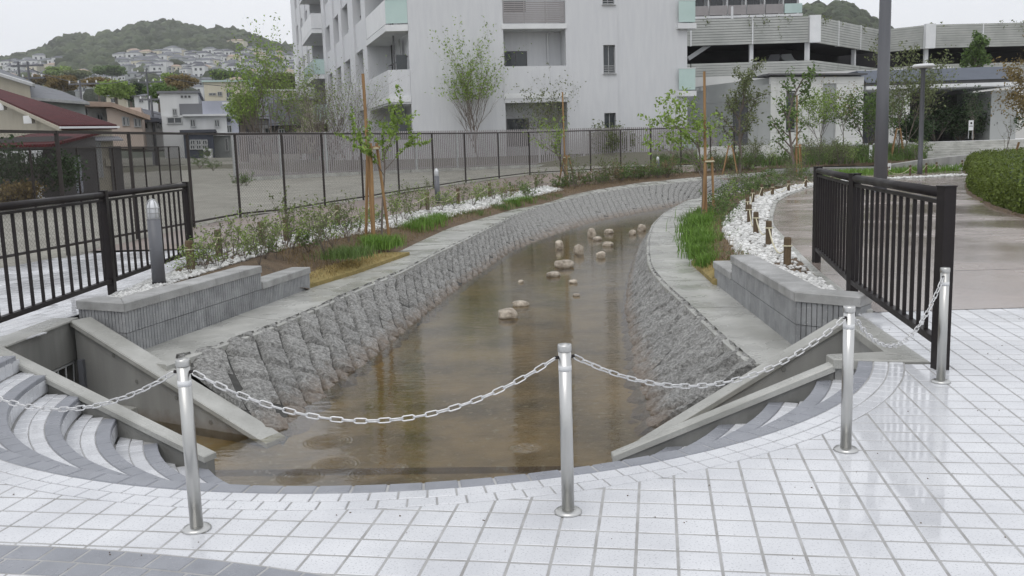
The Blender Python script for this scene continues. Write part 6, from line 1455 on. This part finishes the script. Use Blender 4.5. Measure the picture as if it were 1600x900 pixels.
# old house with the red tin roof
def red_house():
    E1, E2, R2, R1 = D(95, 197, 31), D(183, 196.5, 33), D(-40, 128, 48), D(-40, 137, 42)
    root = thing('red_roofed_house', (E1[0] - 3, 36, .3), 'old tan house with dark red tin roof behind the lower mesh fence', 'house')
    rf = poly3('roof', [E1, E2, R2, R1], MT['r_red'], root, .12)
    for k in range(26):
        t = (k + .5) / 26; a = E1 + (E2 - E1) * t; b = R1 + (R2 - R1) * t; MB().bar(a + (0, 0, .02), b + (0, 0, .02), .05, .04).build('roof_seam', MT['r_red'], rf)
    MB().bar(E1 + (0, -.08, -.05), E2 + (0.1, -.08, -.05), .07).build('gutter', MT['slab_white'], root); MB().bar(E1 + (0.0, -.05, -.10), R1 + (0, -.05, -.10), .06, .12).build('barge_board', MT['w_tan'], root)
    zb = .1; a, b, c = np.array([-15.05, 31.6, E1[2] - .02]), np.array([-13.85, 32.8, E2[2] - .02]), np.array([R1[0] + .2, R1[1] + .6, R1[2] - .12])
    mb = MB(); wall(mb, a[:2], b[:2], zb, a[2], .12); n_ = np.array([.1, .12]); mb.prism([tuple(a[:2]), tuple(c[:2]), tuple(c[:2] + n_), tuple(a[:2] + n_)], zb, [a[2] - .05, c[2] - .1, c[2] - .1, a[2] - .05]); mb.build('wall', MT['w_tan'], root)
    for t in (.3, .62): p = E1 + (R1 - E1) * t; MB().box((p[0], p[1] - .06, p[2] - .28), (.3, .25, .28)).build('purlin_end', MT['slab_white'], root)
    # front with its lean-to roof, window, meter and door
    d_ = (b - a)[:2] / np.linalg.norm((b - a)[:2]); n_ = np.array([d_[1], -d_[0]]); L = np.linalg.norm((b - a)[:2])
    for u, w_, z0, h, fm in ((.12, .42, 1.3, .8, 'dframe'), (.72, .52, 1.0, 1.2, 'frame')):
        p = a[:2] + d_ * u; window(root, (p[0], p[1], z0), d_, n_, w_, h, m='glass_dark' if u < .5 else 'soffit', fm=fm, fr=.035)
    p = a[:2] + d_ * 1.72; MB().box((*(p + n_ * .04), 1.1), (.4, .08, 1.9), rz=math.atan2(d_[1], d_[0])).build('door', MT['w_dark'], root)
    p = a[:2] + d_ * 1.42 + n_ * .06; MB().box((*p, 1.5), (.15, .12, .25), rz=math.atan2(d_[1], d_[0])).build('meter_box', MT['w_tan'], root)
    p0, p1 = a[:2] + d_ * .05, a[:2] + d_ * 1.9; poly3('awning', [(*(p0 + n_ * .4), 2.28), (*(p1 + n_ * .4), 2.28), (*p1, 2.4), (*p0, 2.4)], MT['w_dgrey'], root, .05)
    # low front part on the left with balustrade
    q = D(-30, 250, 27); w0 = D(83, 250, 27)
    MB().box(((q[0] + w0[0]) / 2, 28.6, 1.2), (w0[0] - q[0], 2.6, 2.2)).build('porch', MT['w_dark'], root)
    poly3('porch_roof', [(q[0], 26.6, D(40, 226, 26.6)[2]), (w0[0] + .2, 26.6, D(40, 226, 26.6)[2]), (w0[0] + .2, 30, D(40, 209, 30)[2]), (q[0], 30, D(40, 209, 30)[2])], MT['r_red'], root, .08)
    mb = MB(); zt = D(30, 238, 26.4)[2]; z0 = D(30, 256, 26.4)[2]
    for k in range(16): mb.box((q[0] + (w0[0] - q[0]) * (k + .5) / 16, 26.4, (zt + z0) / 2), (.06, .05, zt - z0))
    mb.box(((q[0] + w0[0]) / 2, 26.4, zt), (w0[0] - q[0], .08, .08)); mb.build('balustrade', MT['slab_white'], root)
red_house()
tree(D(60, 305, 26), 1.5, 'straggly green shrub between the lower mesh fence and the red roofed house', cat='shrub', name='garden_shrub', stems=6, r=.02, top=2, st=dict(kids=[5, 4], ang=(25, 60)), leaf=.13, per=2, jit=.10, lm='leaf_dark', splay=1.1, seed=111)
tree(D(30, 322, 25), .6, 'rust coloured low garden shrub behind the lower mesh fence', cat='shrub', name='garden_shrub', stems=6, r=.02, top=2, st=dict(kids=[5, 4], ang=(25, 60)), leaf=.10, per=3, jit=.08, lm='leaf_brown', splay=1.0, seed=113)
for px, py, m_, w_, h_, lab, nm in ((108, 302, 'w_lav', .8, 1.2, 'pale grey plastic tank beside the red roofed house', 'tank'), (20, 318, 'slab_white', 1.6, .5, 'white plant bench in the garden on the left', 'bench')):
    p = D(px, py, 28.5 if px > 50 else 25.5); mb = MB()
    if nm == 'tank': mb.lathe(p, [(w_ / 2, 0), (w_ / 2 + .02, .1), (w_ / 2, h_ * .5), (w_ / 2 + .02, h_ * .52), (w_ / 2, h_ * .9), (w_ / 4, h_)], 14)
    elif nm == 'bench':
        for z in (.12, .42): mb.box((p[0], p[1], p[2] + z), (w_, .4, .05))
        for s in (-1, 1): mb.box((p[0] + s * w_ * .45, p[1], p[2] + .2), (.05, .35, .45))
    else:
        for z in (.1, .35, .6, .85): mb.box((p[0], p[1], p[2] + z), (w_, .5, .18))
        for s in (-1, 1): mb.box((p[0] + s * w_ * .42, p[1] - .27, p[2] + .45), (.08, .05, .95))
    mb.build(nm, MT[m_], at=p, label=lab, cat=nm)
# grey roofed old house behind it
def slope_house(label, e0, e1, r1, r0, wm, rm, wins=(), wd=None):
    root = thing('old_house', ((e0[0] + e1[0]) / 2, (e0[1] + e1[1]) / 2, .4), label, 'house'); poly3('roof', [e0, e1, r1, r0], MT[rm], root, .18)
    MB().bar(e0 + (0, -.1, -.06), e1 + (0, -.1, -.06), .14).build('gutter', MT['frame'], root)
    a, b = e0 + (.0, .5, 0), e1 + (-.5, .5, 0); mb = MB(); mb.prism([tuple(a[:2]), tuple(b[:2]), tuple(r1[:2] + (-.5, 0)), tuple(r0[:2])], .3, [a[2] - .05, b[2] - .05, r1[2] - .2, r0[2] - .2]); mb.build('wall', MT[wm], root)
    for (x0, y0, x1, y1) in wins:
        d = np.interp((x0 + x1) / 2, [PX(a)[0], PX(b)[0]], [a[1], b[1]]) - .05; p = XZ(x0, y1, d); q = XZ(x1, y0, d); dd = (b - a)[:2] / np.linalg.norm((b - a)[:2]); window(root, (p[0], d, p[1]), dd, (dd[1], -dd[0]), q[0] - p[0], q[1] - p[1], depth=.1, fm='dframe')
slope_house('old tan house with grey roof at the left edge above the red roof', D(-60, 96, 52), D(54, 131, 46), D(48, 127, 60), D(-60, 82, 66), 'w_tan', 'r_grey')
slope_house('old house with long sloping grey roof above the red roof', D(42, 152, 50), D(140, 160, 53), D(96, 142, 64), D(42, 128, 62), 'w_grey', 'r_grey', [(104, 168, 121, 176), (124, 170, 136, 178)])
# row of houses beyond the lot
house('pink_house', 'pale pink house with shallow salmon roof right of the red roof', 64, (139, 166, 170, 225), 'w_white', None, [(152, 178, 160, 188)], depth=12)
r = house('pink_house', 'salmon pink house front with two narrow upstairs windows', 63, (171, 168, 221, 232), 'w_pink', None, [(192, 183, 196, 196), (198, 184, 201, 196), (209, 185, 213, 198), (215, 186, 218, 198)], depth=12)
poly3('roof', [D(138, 160, 62.5), D(171, 160, 62.5), D(223, 180, 62), D(219, 175, 76), D(160, 157, 76)], MT['r_pink'], r, .3)
r = house('dark_roofed_house', 'white house with dark blue roof between the pink house and the white modern house', 72, (200, 186, 262, 235), 'w_white', None, [(219, 192, 231, 201), (244, 186, 252, 200), (254, 190, 260, 206)], depth=10)
poly3('roof', [D(196, 184, 71), D(240, 184, 71), D(236, 164, 80), D(202, 164, 80)], MT['r_dark'], r, .3); poly3('porch_roof', [D(240, 186, 71), D(262, 180, 71), D(258, 168, 78), D(240, 168, 78)], MT['r_dark'], r, .3)
r = house('modern_house', 'white modern house with stepped flat roofs behind the gravel lot', 66, (258, 180, 354, 246), 'w_white', None, [(272, 171, 278, 181), (298, 187, 305, 198), (334, 187, 341, 198), (264, 184, 285, 193)], depth=10)
d = 66.3
def slab(root, nm, m, rect, d, depth, roofm=None):
    x0, x1 = XZ(rect[0], (rect[1] + rect[3]) / 2, d)[0], XZ(rect[2], (rect[1] + rect[3]) / 2, d)[0]; xm = (rect[0] + rect[2]) / 2; z1, z0 = XZ(xm, rect[1], d)[1], XZ(xm, rect[3], d)[1]
    o = MB().box(((x0 + x1) / 2, d + depth / 2, (z0 + z1) / 2), (x1 - x0, depth, z1 - z0)).build(nm, MT[m], root)
    if roofm: MB().box(((x0 + x1) / 2, d + depth / 2, z1 + .08), (x1 - x0 + .3, depth + .3, .16)).build('roof', MT[roofm], root)
slab(r, 'upper_wall', 'w_white', (256, 146, 313, 182), 66.4, 9, 'w_dgrey'); slab(r, 'terrace_front', 'w_dgrey', (283, 162, 317, 179), 66.2, 3); slab(r, 'lavender_wall', 'w_lav', (316, 157, 353, 179), 66.1, 8)
slab(r, 'right_wing', 'w_lav', (353, 162, 372, 243), 66.2, 9, 'slab_white'); slab(r, 'balcony_edge', 'slab_white', (284, 178, 355, 181), 65.7, 1)
for x in (287, 292.5, 298): q = XZ(x, 151, 66.3); MB().box((q[0], 66.38, q[1]), (.14, .08, .14)).build('vent_hole', MT['dframe'], r)
q = XZ(356, 187, 66.1); MB().tube([(q[0], 66.19, q[1]), (q[0], 66.05, q[1])], .14, 14).build('round_window', MT['glass_dark'], r)
q = XZ(357, 202, 66.1); window(r, (q[0] - .2, 66.19, q[1] - .2), (1, 0), (0, -1), .35, .5)
r = house('navy_annex', 'dark navy garage block with six white framed windows', 62, (289, 207, 333, 247), 'w_navy', 'flat', [(298, 219, 305, 226), (307, 219, 314, 226), (316, 219, 323, 226), (298, 227, 305, 233), (307, 227, 314, 233), (316, 227, 323, 233)], depth=4, rm='r_dark', cat='annex')
q = D(326, 247, 61); MB().box((q[0], q[1], q[2] + .3), (.5, .35, .6)).build('fan_housing', MT['slab_white'], thing('air_conditioner', q, 'small white air conditioner unit at the foot of the navy block', 'air conditioner'))
bpy.data.objects['fan_housing'].name = 'fan_housing'
MB().tube([(q[0], q[1] - .18, q[2] + .32), (q[0], q[1] - .2, q[2] + .32)], .2, 14).build('fan_grille', MT['dframe'], bpy.data.objects['air_conditioner'])
r = house('grey_shed', 'low grey building with white fascia right of the navy block', 64, (333, 212, 366, 246), 'w_grey', 'flat', [(352, 216, 356, 236)], depth=6, rm='slab_white', cat='shed')
house('dark_house', 'narrow dark house between the modern house and the leafy tree', 70, (372, 164, 392, 240), 'w_dark', 'flat', [(376, 176, 380, 190)], depth=8, rm='r_dark')
house('cream_flats', 'cream flat block with green tinted flat roof behind the modern house', 105, (322, 128, 389, 190), 'w_cream', 'flat', [(328, 146, 338, 149), (341, 144, 347, 150), (354, 140, 361, 152), (354, 153, 361, 158)], depth=12, rm='glass_green', cat='flats')
house('cream_flats', 'long white cream building behind the leafy trees on the left', 110, (392, 142, 474, 190), 'w_cream', 'flat', [(396, 146, 404, 153), (408, 146, 416, 153), (420, 146, 427, 153), (432, 146, 440, 153), (448, 146, 456, 153), (460, 146, 468, 153)], depth=12, rm='slab_white', cat='flats')
house('cream_house', 'tall cream house seen through the branches by the apartment block', 84, (444, 156, 492, 240), 'w_cream', 'hip', [(452, 168, 459, 178), (466, 170, 474, 180), (452, 192, 460, 204)], depth=10, rm='r_grey')
house('tiled_house', 'grey roofed house low behind the slat fence at its left end', 76, (388, 186, 432, 240), 'w_white', 'gable', [(396, 200, 406, 208), (414, 200, 424, 208)], depth=9, rm='r_grey')
house('tiled_house', 'brown house with dark awning behind the slat fence', 74, (430, 196, 462, 240), 'w_dark', 'gable', [(436, 202, 444, 210)], depth=8, rm='r_dark')
house('tiled_house', 'white house with grey hipped roof behind the dark utility pole', 130, (212, 150, 246, 185), 'w_white', 'hip', [(218, 154, 224, 160), (232, 154, 238, 160)], depth=11, rm='r_dark')
house('tiled_house', 'small cream house with grey roof halfway up behind the pink house', 150, (168, 150, 196, 175), 'w_cream', 'hip', [(174, 154, 180, 160)], depth=10, rm='r_grey')

# utility poles and wires
def pole(px, yt, yb, d, label, arms=2, dbl=0):
    t, b = D(px, yt, d), D(px, yb, d); root = thing('utility_pole', b, label, 'utility pole'); zb = .3
    for s in ((0,) if not dbl else (-dbl, dbl)): MB().tube([(b[0] + s, d, zb), (b[0] + s, d, t[2])], [.13, .08], 8).build('pole', MT['lamp_grey'], root)
    for k in range(arms):
        z = t[2] - .3 - .9 * k; MB().box((b[0] + .3, d, z), (2.4, .1, .12)).build('cross_arm', MT['lamp_grey'], root)
        for j in range(4): MB().lathe((b[0] - .8 + j * .7, d, z + .06), [(.05, 0), (.07, .1), (.04, .2)], 6).build('insulator', MT['slab_white'], root)
    return np.array([b[0], d, t[2] - .3])
w1 = pole(40, 96, 140, 70, 'twin utility pole above the grey roof at the left', 3, .35); w2 = pole(236, 108, 200, 90, 'utility pole with wide cross arm in front of the hillside', 2); w3 = pole(129, 125, 175, 74, 'short utility pole between the grey roof and the pink house', 1); w4 = pole(241, 149, 210, 72, 'slim utility pole beside the dark blue roof', 1)
def cable(a, b, sag, label):
    t = np.linspace(0, 1, 20)[:, None]; p = np.array(a) + (np.array(b) - np.array(a)) * t; p[:, 2] -= sag * (4 * t * (1 - t))[:, 0]; MB().tube(list(p), .03, 4).build('cable', MT['dframe'], at=a, label=label, cat='cable')
cable(w1, w2, 1.2, 'overhead cable between the two large utility poles on the left'); cable(w2, D(476, 126, 110), 1.0, 'overhead cable running right from the hillside utility pole'); cable(w4, D(470, 178, 76), .6, 'lower overhead cable crossing in front of the white modern house'); cable(w4 + (0, 0, -1), D(470, 188, 72), .6, 'lowest overhead cable crossing the white modern house')

# ------------------------------------------------------------------ wooded hills and the houses on them
RID = [(-260, 150), (-120, 128), (0, 106), (20, 99), (45, 94), (75, 82), (98, 68), (122, 66), (150, 69), (158, 63), (188, 62), (205, 50), (232, 45), (268, 45), (300, 51), (330, 56), (372, 58), (400, 70), (430, 78), (470, 88), (520, 96), (600, 120), (700, 160)]
DF, DR = 330.0, 920.0
def hill_pt(px, s):
    """s 0 at the foot, 1 on the ridge"""
    yr = np.interp(px, [r[0] for r in RID], [r[1] for r in RID]); yf = 176 - (px - 200) * .01
    d = DF + (DR - DF) * s; q = yf + (yr - yf) * (s ** .8); p = D(px, q, d); p[2] += 4 * noise.noise(Vector((p[0] * .01, d * .01, 3))) * (s < .98); return p
def hill():
    us = np.linspace(-260, 700, 70); ss = np.r_[-.4, np.linspace(0, 1, 26), 1.25]; v = []
    for s in ss:
        for u in us:
            p = hill_pt(u, min(max(s, 0), 1))
            if s > 1: p = p * 1.2; p[2] = -5
            if s < 0: p = D(u, 180, 230.); p[2] = 0
            v.append(p)
    n = len(us); f = [(j * n + i, j * n + i + 1, (j + 1) * n + i + 1, (j + 1) * n + i) for j in range(len(ss) - 1) for i in range(n - 1)]
    fastobj('hill', v, f, MT['hill'], smooth=True, kind='structure')
hill()
def crowns(name, pts, r0, r1, m, label, sub=IV2, subf=IF2):
    n = len(pts); r = rng.uniform(r0, r1, n); nv = len(sub)
    nz = rng.standard_normal((n, nv)) * .13
    L = sub[None] * (1 + nz[..., None]) * np.stack([r, r, r * rng.uniform(.75, 1.25, n)], -1)[:, None]
    V = (L + np.asarray(pts)[:, None] + np.array([0, 0, 1]) * (r * .5)[:, None, None]).reshape(-1, 3); F = (subf[None] + (np.arange(n) * nv)[:, None, None]).reshape(-1, 3)
    fastobj(name, V, F, m, kind='stuff', label=label)
MT['wood1'] = mat('mixed_woodland', (.085, .105, .055), (.048, .062, .036), .05, detail=8, rough=.9, island=.45, bump=1.2, bscale=.9, lo=.4, hi=.6)
MT['wood2'] = mat('spring_woodland', (.16, .20, .06), (.11, .12, .06), .1, rough=.9, island=.35, bump=.5, bscale=1.5)
MT['wood3'] = mat('brown_woodland', (.16, .12, .085), (.11, .09, .065), .1, rough=.9, island=.35, bump=.5, bscale=1.5)
T = rng.random((5200, 2)); P_ = []
def town(px, y): return (185 < px < 480 and 93 < y < 134) or (8 < px < 98 and 103 < y < 136) or (y > 128)
for a, b in T:
    px = -40 + a * 580; p = hill_pt(px, b ** .7); q = PX(p)
    if town(q[0], q[1]) and random.random() < (.965 if q[1] < 134 else .86): continue
    P_.append(p)
crowns('hill_woodland', np.array(P_), 3.2, 6.0, MT['wood1'], 'mixed woodland covering the hill')
ridge = [hill_pt(px, 1.0 - rng.random() * .03) for px in np.linspace(-40, 560, 230)]; crowns('hill_woodland', np.array(ridge), 3, 6.0, MT['wood1'], 'tree line along the ridge of the hill')
# small houses, each on its own
hk = []
def tiny_house(w_, l, h, wm, rm):
    mb = MB(); mb.box((0, 0, h / 2), (w_, l, h), m=0); e = .5
    e = .25; v = [(-w_ / 2 - e, -l / 2 - e, h), (w_ / 2 + e, -l / 2 - e, h), (w_ / 2 + e, l / 2 + e, h), (-w_ / 2 - e, l / 2 + e, h), (-w_ * .25, 0, h + 1.3), (w_ * .25, 0, h + 1.3)]
    mb.add(v, [(0, 1, 5, 4), (1, 2, 5), (2, 3, 4, 5), (3, 0, 4), (3, 2, 1, 0)], 1)
    for z in (1.6, 4.4):
        if z + 1 < h:
            for x in (-.28, .12): mb.box((w_ * x + .5, -l / 2, z), (1.4, .16, 1.2), m=2)
    return mb.mesh('hillside_house', [MT[wm], MT[rm], MT['glass_dark']])
TH_ = [tiny_house(9, 8, 6, 'w_white', 'r_grey'), tiny_house(10, 8, 6, 'w_cream', 'r_grey'), tiny_house(8, 8, 6, 'w_white', 'r_dark'), tiny_house(11, 8, 5.6, 'w_grey', 'r_grey'), tiny_house(9, 8, 6, 'w_cream', 'r_pink'), tiny_house(9, 9, 6.4, 'w_white', 'r_pink')]
LH = ['white walled hillside house with grey roof', 'cream walled hillside house with grey roof', 'white walled hillside house with dark roof', 'grey walled hillside house with grey roof', 'cream hillside house with salmon roof', 'white hillside house with salmon roof']
cnt = 0
def solve_s(px, y):
    lo, hi = 0., 1.
    for _ in range(30):
        m_ = (lo + hi) / 2
        if PX(hill_pt(px, m_))[1] > y: lo = m_
        else: hi = m_
    return lo
spots = []
for y in np.arange(97, 172, 4.2):
    for px in np.arange(8, 482, 9.5):
        x = px + random.uniform(-4, 4); yy = y + random.uniform(-1.6, 1.6)
        dens = .62 if (190 + max(0, (105 - yy)) * 2 < x < 480 and yy < 126) else (.7 if (12 < x < 96 and 105 < yy < 128) else (.30 if yy > 124 else 0))
        if yy > 130 and x > 250: dens *= .6
        if random.random() < dens: spots.append((x, yy))
spots = spots[:290]
for x, yy in spots:
    s = solve_s(x, yy); p = hill_pt(x, s); k = random.choice([0, 0, 0, 1, 2, 2, 2, 3, 3, 3, 0, 4])
    o = bpy.data.objects.new('hillside_house', TH_[k]); o.location = Vector([float(q) for q in p]) + Vector((0, 0, 1)); o.rotation_euler.z = random.uniform(-.6, .6); sc = (.75 + .5 * random.random()) * (.55 + .45 * s); o.scale = (sc, sc, sc * 1.35); COL.objects.link(o)
    tag(o, LH[k] + ' among the houses on the wooded hill', 'house', 'houses on the wooded hillside')
q = solve_s(372, 80); p = hill_pt(372, q); o = bpy.data.objects.new('hillside_house', TH_[4]); o.location = Vector([float(v) for v in p]); o.scale = (1.5, 1.5, 1.3); COL.objects.link(o); tag(o, 'lone orange pink house high in the woods of the hill', 'house', 'houses on the wooded hillside')
# nearer round trees between the houses
def round_tree(px, py, d, h, w_, lm_, label, seed):
    h, w_ = h * (.42 if d > 100 else 1), w_ * (.55 if d > 100 else 1); random.seed(seed); c = D(px, py, d); root = thing('round_tree', c, label, 'tree', 'round trees below the hill')
    MB().tube([c - np.array([0, 0, 3]), c + np.array([0, 0, h * .5])], [.35, .15], 7).build('trunk', MT['bark'], root)
    pts = []
    for k in range(16):
        u = rng.standard_normal(3); u /= np.linalg.norm(u); cc = c + np.array([u[0] * w_ * .33, u[1] * w_ * .33, h * .6 + u[2] * h * .26]); v = rng.standard_normal((150, 3)); v /= np.linalg.norm(v, axis=1)[:, None]; pts.append(cc + v * np.array([w_ * .2, w_ * .2, h * .16]) * rng.uniform(.55, 1, (150, 1)))
    V, F = leaf_cloud(np.concatenate(pts), .0030 * d, 1, .15); fastobj('crown', V, F, MT[lm_], root)
for k, a in enumerate([(100, 148, 190, 9, 13, 'leaf_brown', 'brown budding tree behind the pink house, left one'), (155, 152, 185, 9, 14, 'leaf_brown', 'brown budding tree behind the pink house, right one'), (182, 160, 130, 7, 10, 'leaf_yg', 'yellow green tree right behind the pink house roof'), (93, 124, 420, 14, 22, 'leaf_yg', 'yellow green tree patch low on the hill at the left'), (262, 142, 200, 9, 13, 'leaf_yg', 'yellow green tree behind the white modern house'), (285, 146, 190, 9, 12, 'leaf_brown', 'brown budding tree behind the white modern house'),
    (220, 164, 150, 8, 6, 'leaf_dark', 'dark pointed tree left of the white modern house'), (205, 164, 150, 7, 4, 'leaf_dark', 'dark narrow tree beside the slim utility pole'), (250, 166, 110, 6, 8, 'leaf_mid', 'dark green tree against the left edge of the modern house'), (380, 208, 62, 2.6, 2.2, 'leaf_yg', 'small golden green tree right of the modern house'), (175, 122, 420, 13, 30, 'leaf_mid', 'dark green wood edge under the hillside houses'), (120, 128, 400, 12, 24, 'leaf_olive', 'olive tree mass on the lower hillside'), (65, 136, 260, 8, 14, 'leaf_brown', 'brown tree mass above the grey roof'),
    (440, 150, 140, 8, 12, 'leaf_olive', 'olive tree behind the long cream building'), (345, 128, 300, 9, 16, 'leaf_mid', 'dark tree above the cream flats')]): round_tree(*a, seed=200 + k)
# hill on the right behind the garage
def hill2():
    RR = [(1180, 60), (1230, 30), (1256, 18), (1275, 17), (1290, 20), (1310, 10), (1325, 12), (1345, 25), (1365, 40), (1400, 62), (1480, 80)]
    us = np.linspace(1180, 1480, 30); v = []; d0, d1 = 330, 480
    yr = lambda u: np.interp(u, [r[0] for r in RR], [r[1] for r in RR]) + 4
    for s in np.linspace(0, 1, 9):
        for u in us: v.append(D(u, 110 + (yr(u) - 110) * s, d0 + (d1 - d0) * s))
    for u in us: p = D(u, 110, 620); v.append(p)
    n = len(us); f = [(j * n + i, j * n + i + 1, (j + 1) * n + i + 1, (j + 1) * n + i) for j in range(9) for i in range(n - 1)]
    fastobj('hill', v, f, MT['hill'], smooth=True, kind='structure')
    P = [];
    for k in range(420):
        u = 1190 + 270 * rng.random(); s = 1 - .35 * rng.random() ** 1.5; P.append(D(u, 110 + (yr(u) - 110) * s, d0 + (d1 - d0) * s))
    crowns('hill_woodland', np.array(P), 2.2, 3.8, MT['wood1'], 'woodland on the hill behind the parking garage')
hill2()
# ------------------------------------------------------------------ damp air
hz = MB().box((0, 690, 84), (1300, 1400, 172)).mesh('haze', [])
mh = bpy.data.materials.new('damp_air'); mh.use_nodes = True; t = mh.node_tree; t.nodes.remove(t.nodes['Principled BSDF']); pv = t.nodes.new('ShaderNodeVolumePrincipled'); pv.inputs['Color'].default_value = (.97, .98, 1, 1); pv.inputs['Density'].default_value = .00026; pv.inputs['Anisotropy'].default_value = .2
t.links.new(pv.outputs[0], t.nodes['Material Output'].inputs['Volume']); hz.materials.append(mh)
o = bpy.data.objects.new('haze', hz); COL.objects.link(o); o['kind'] = 'stuff'
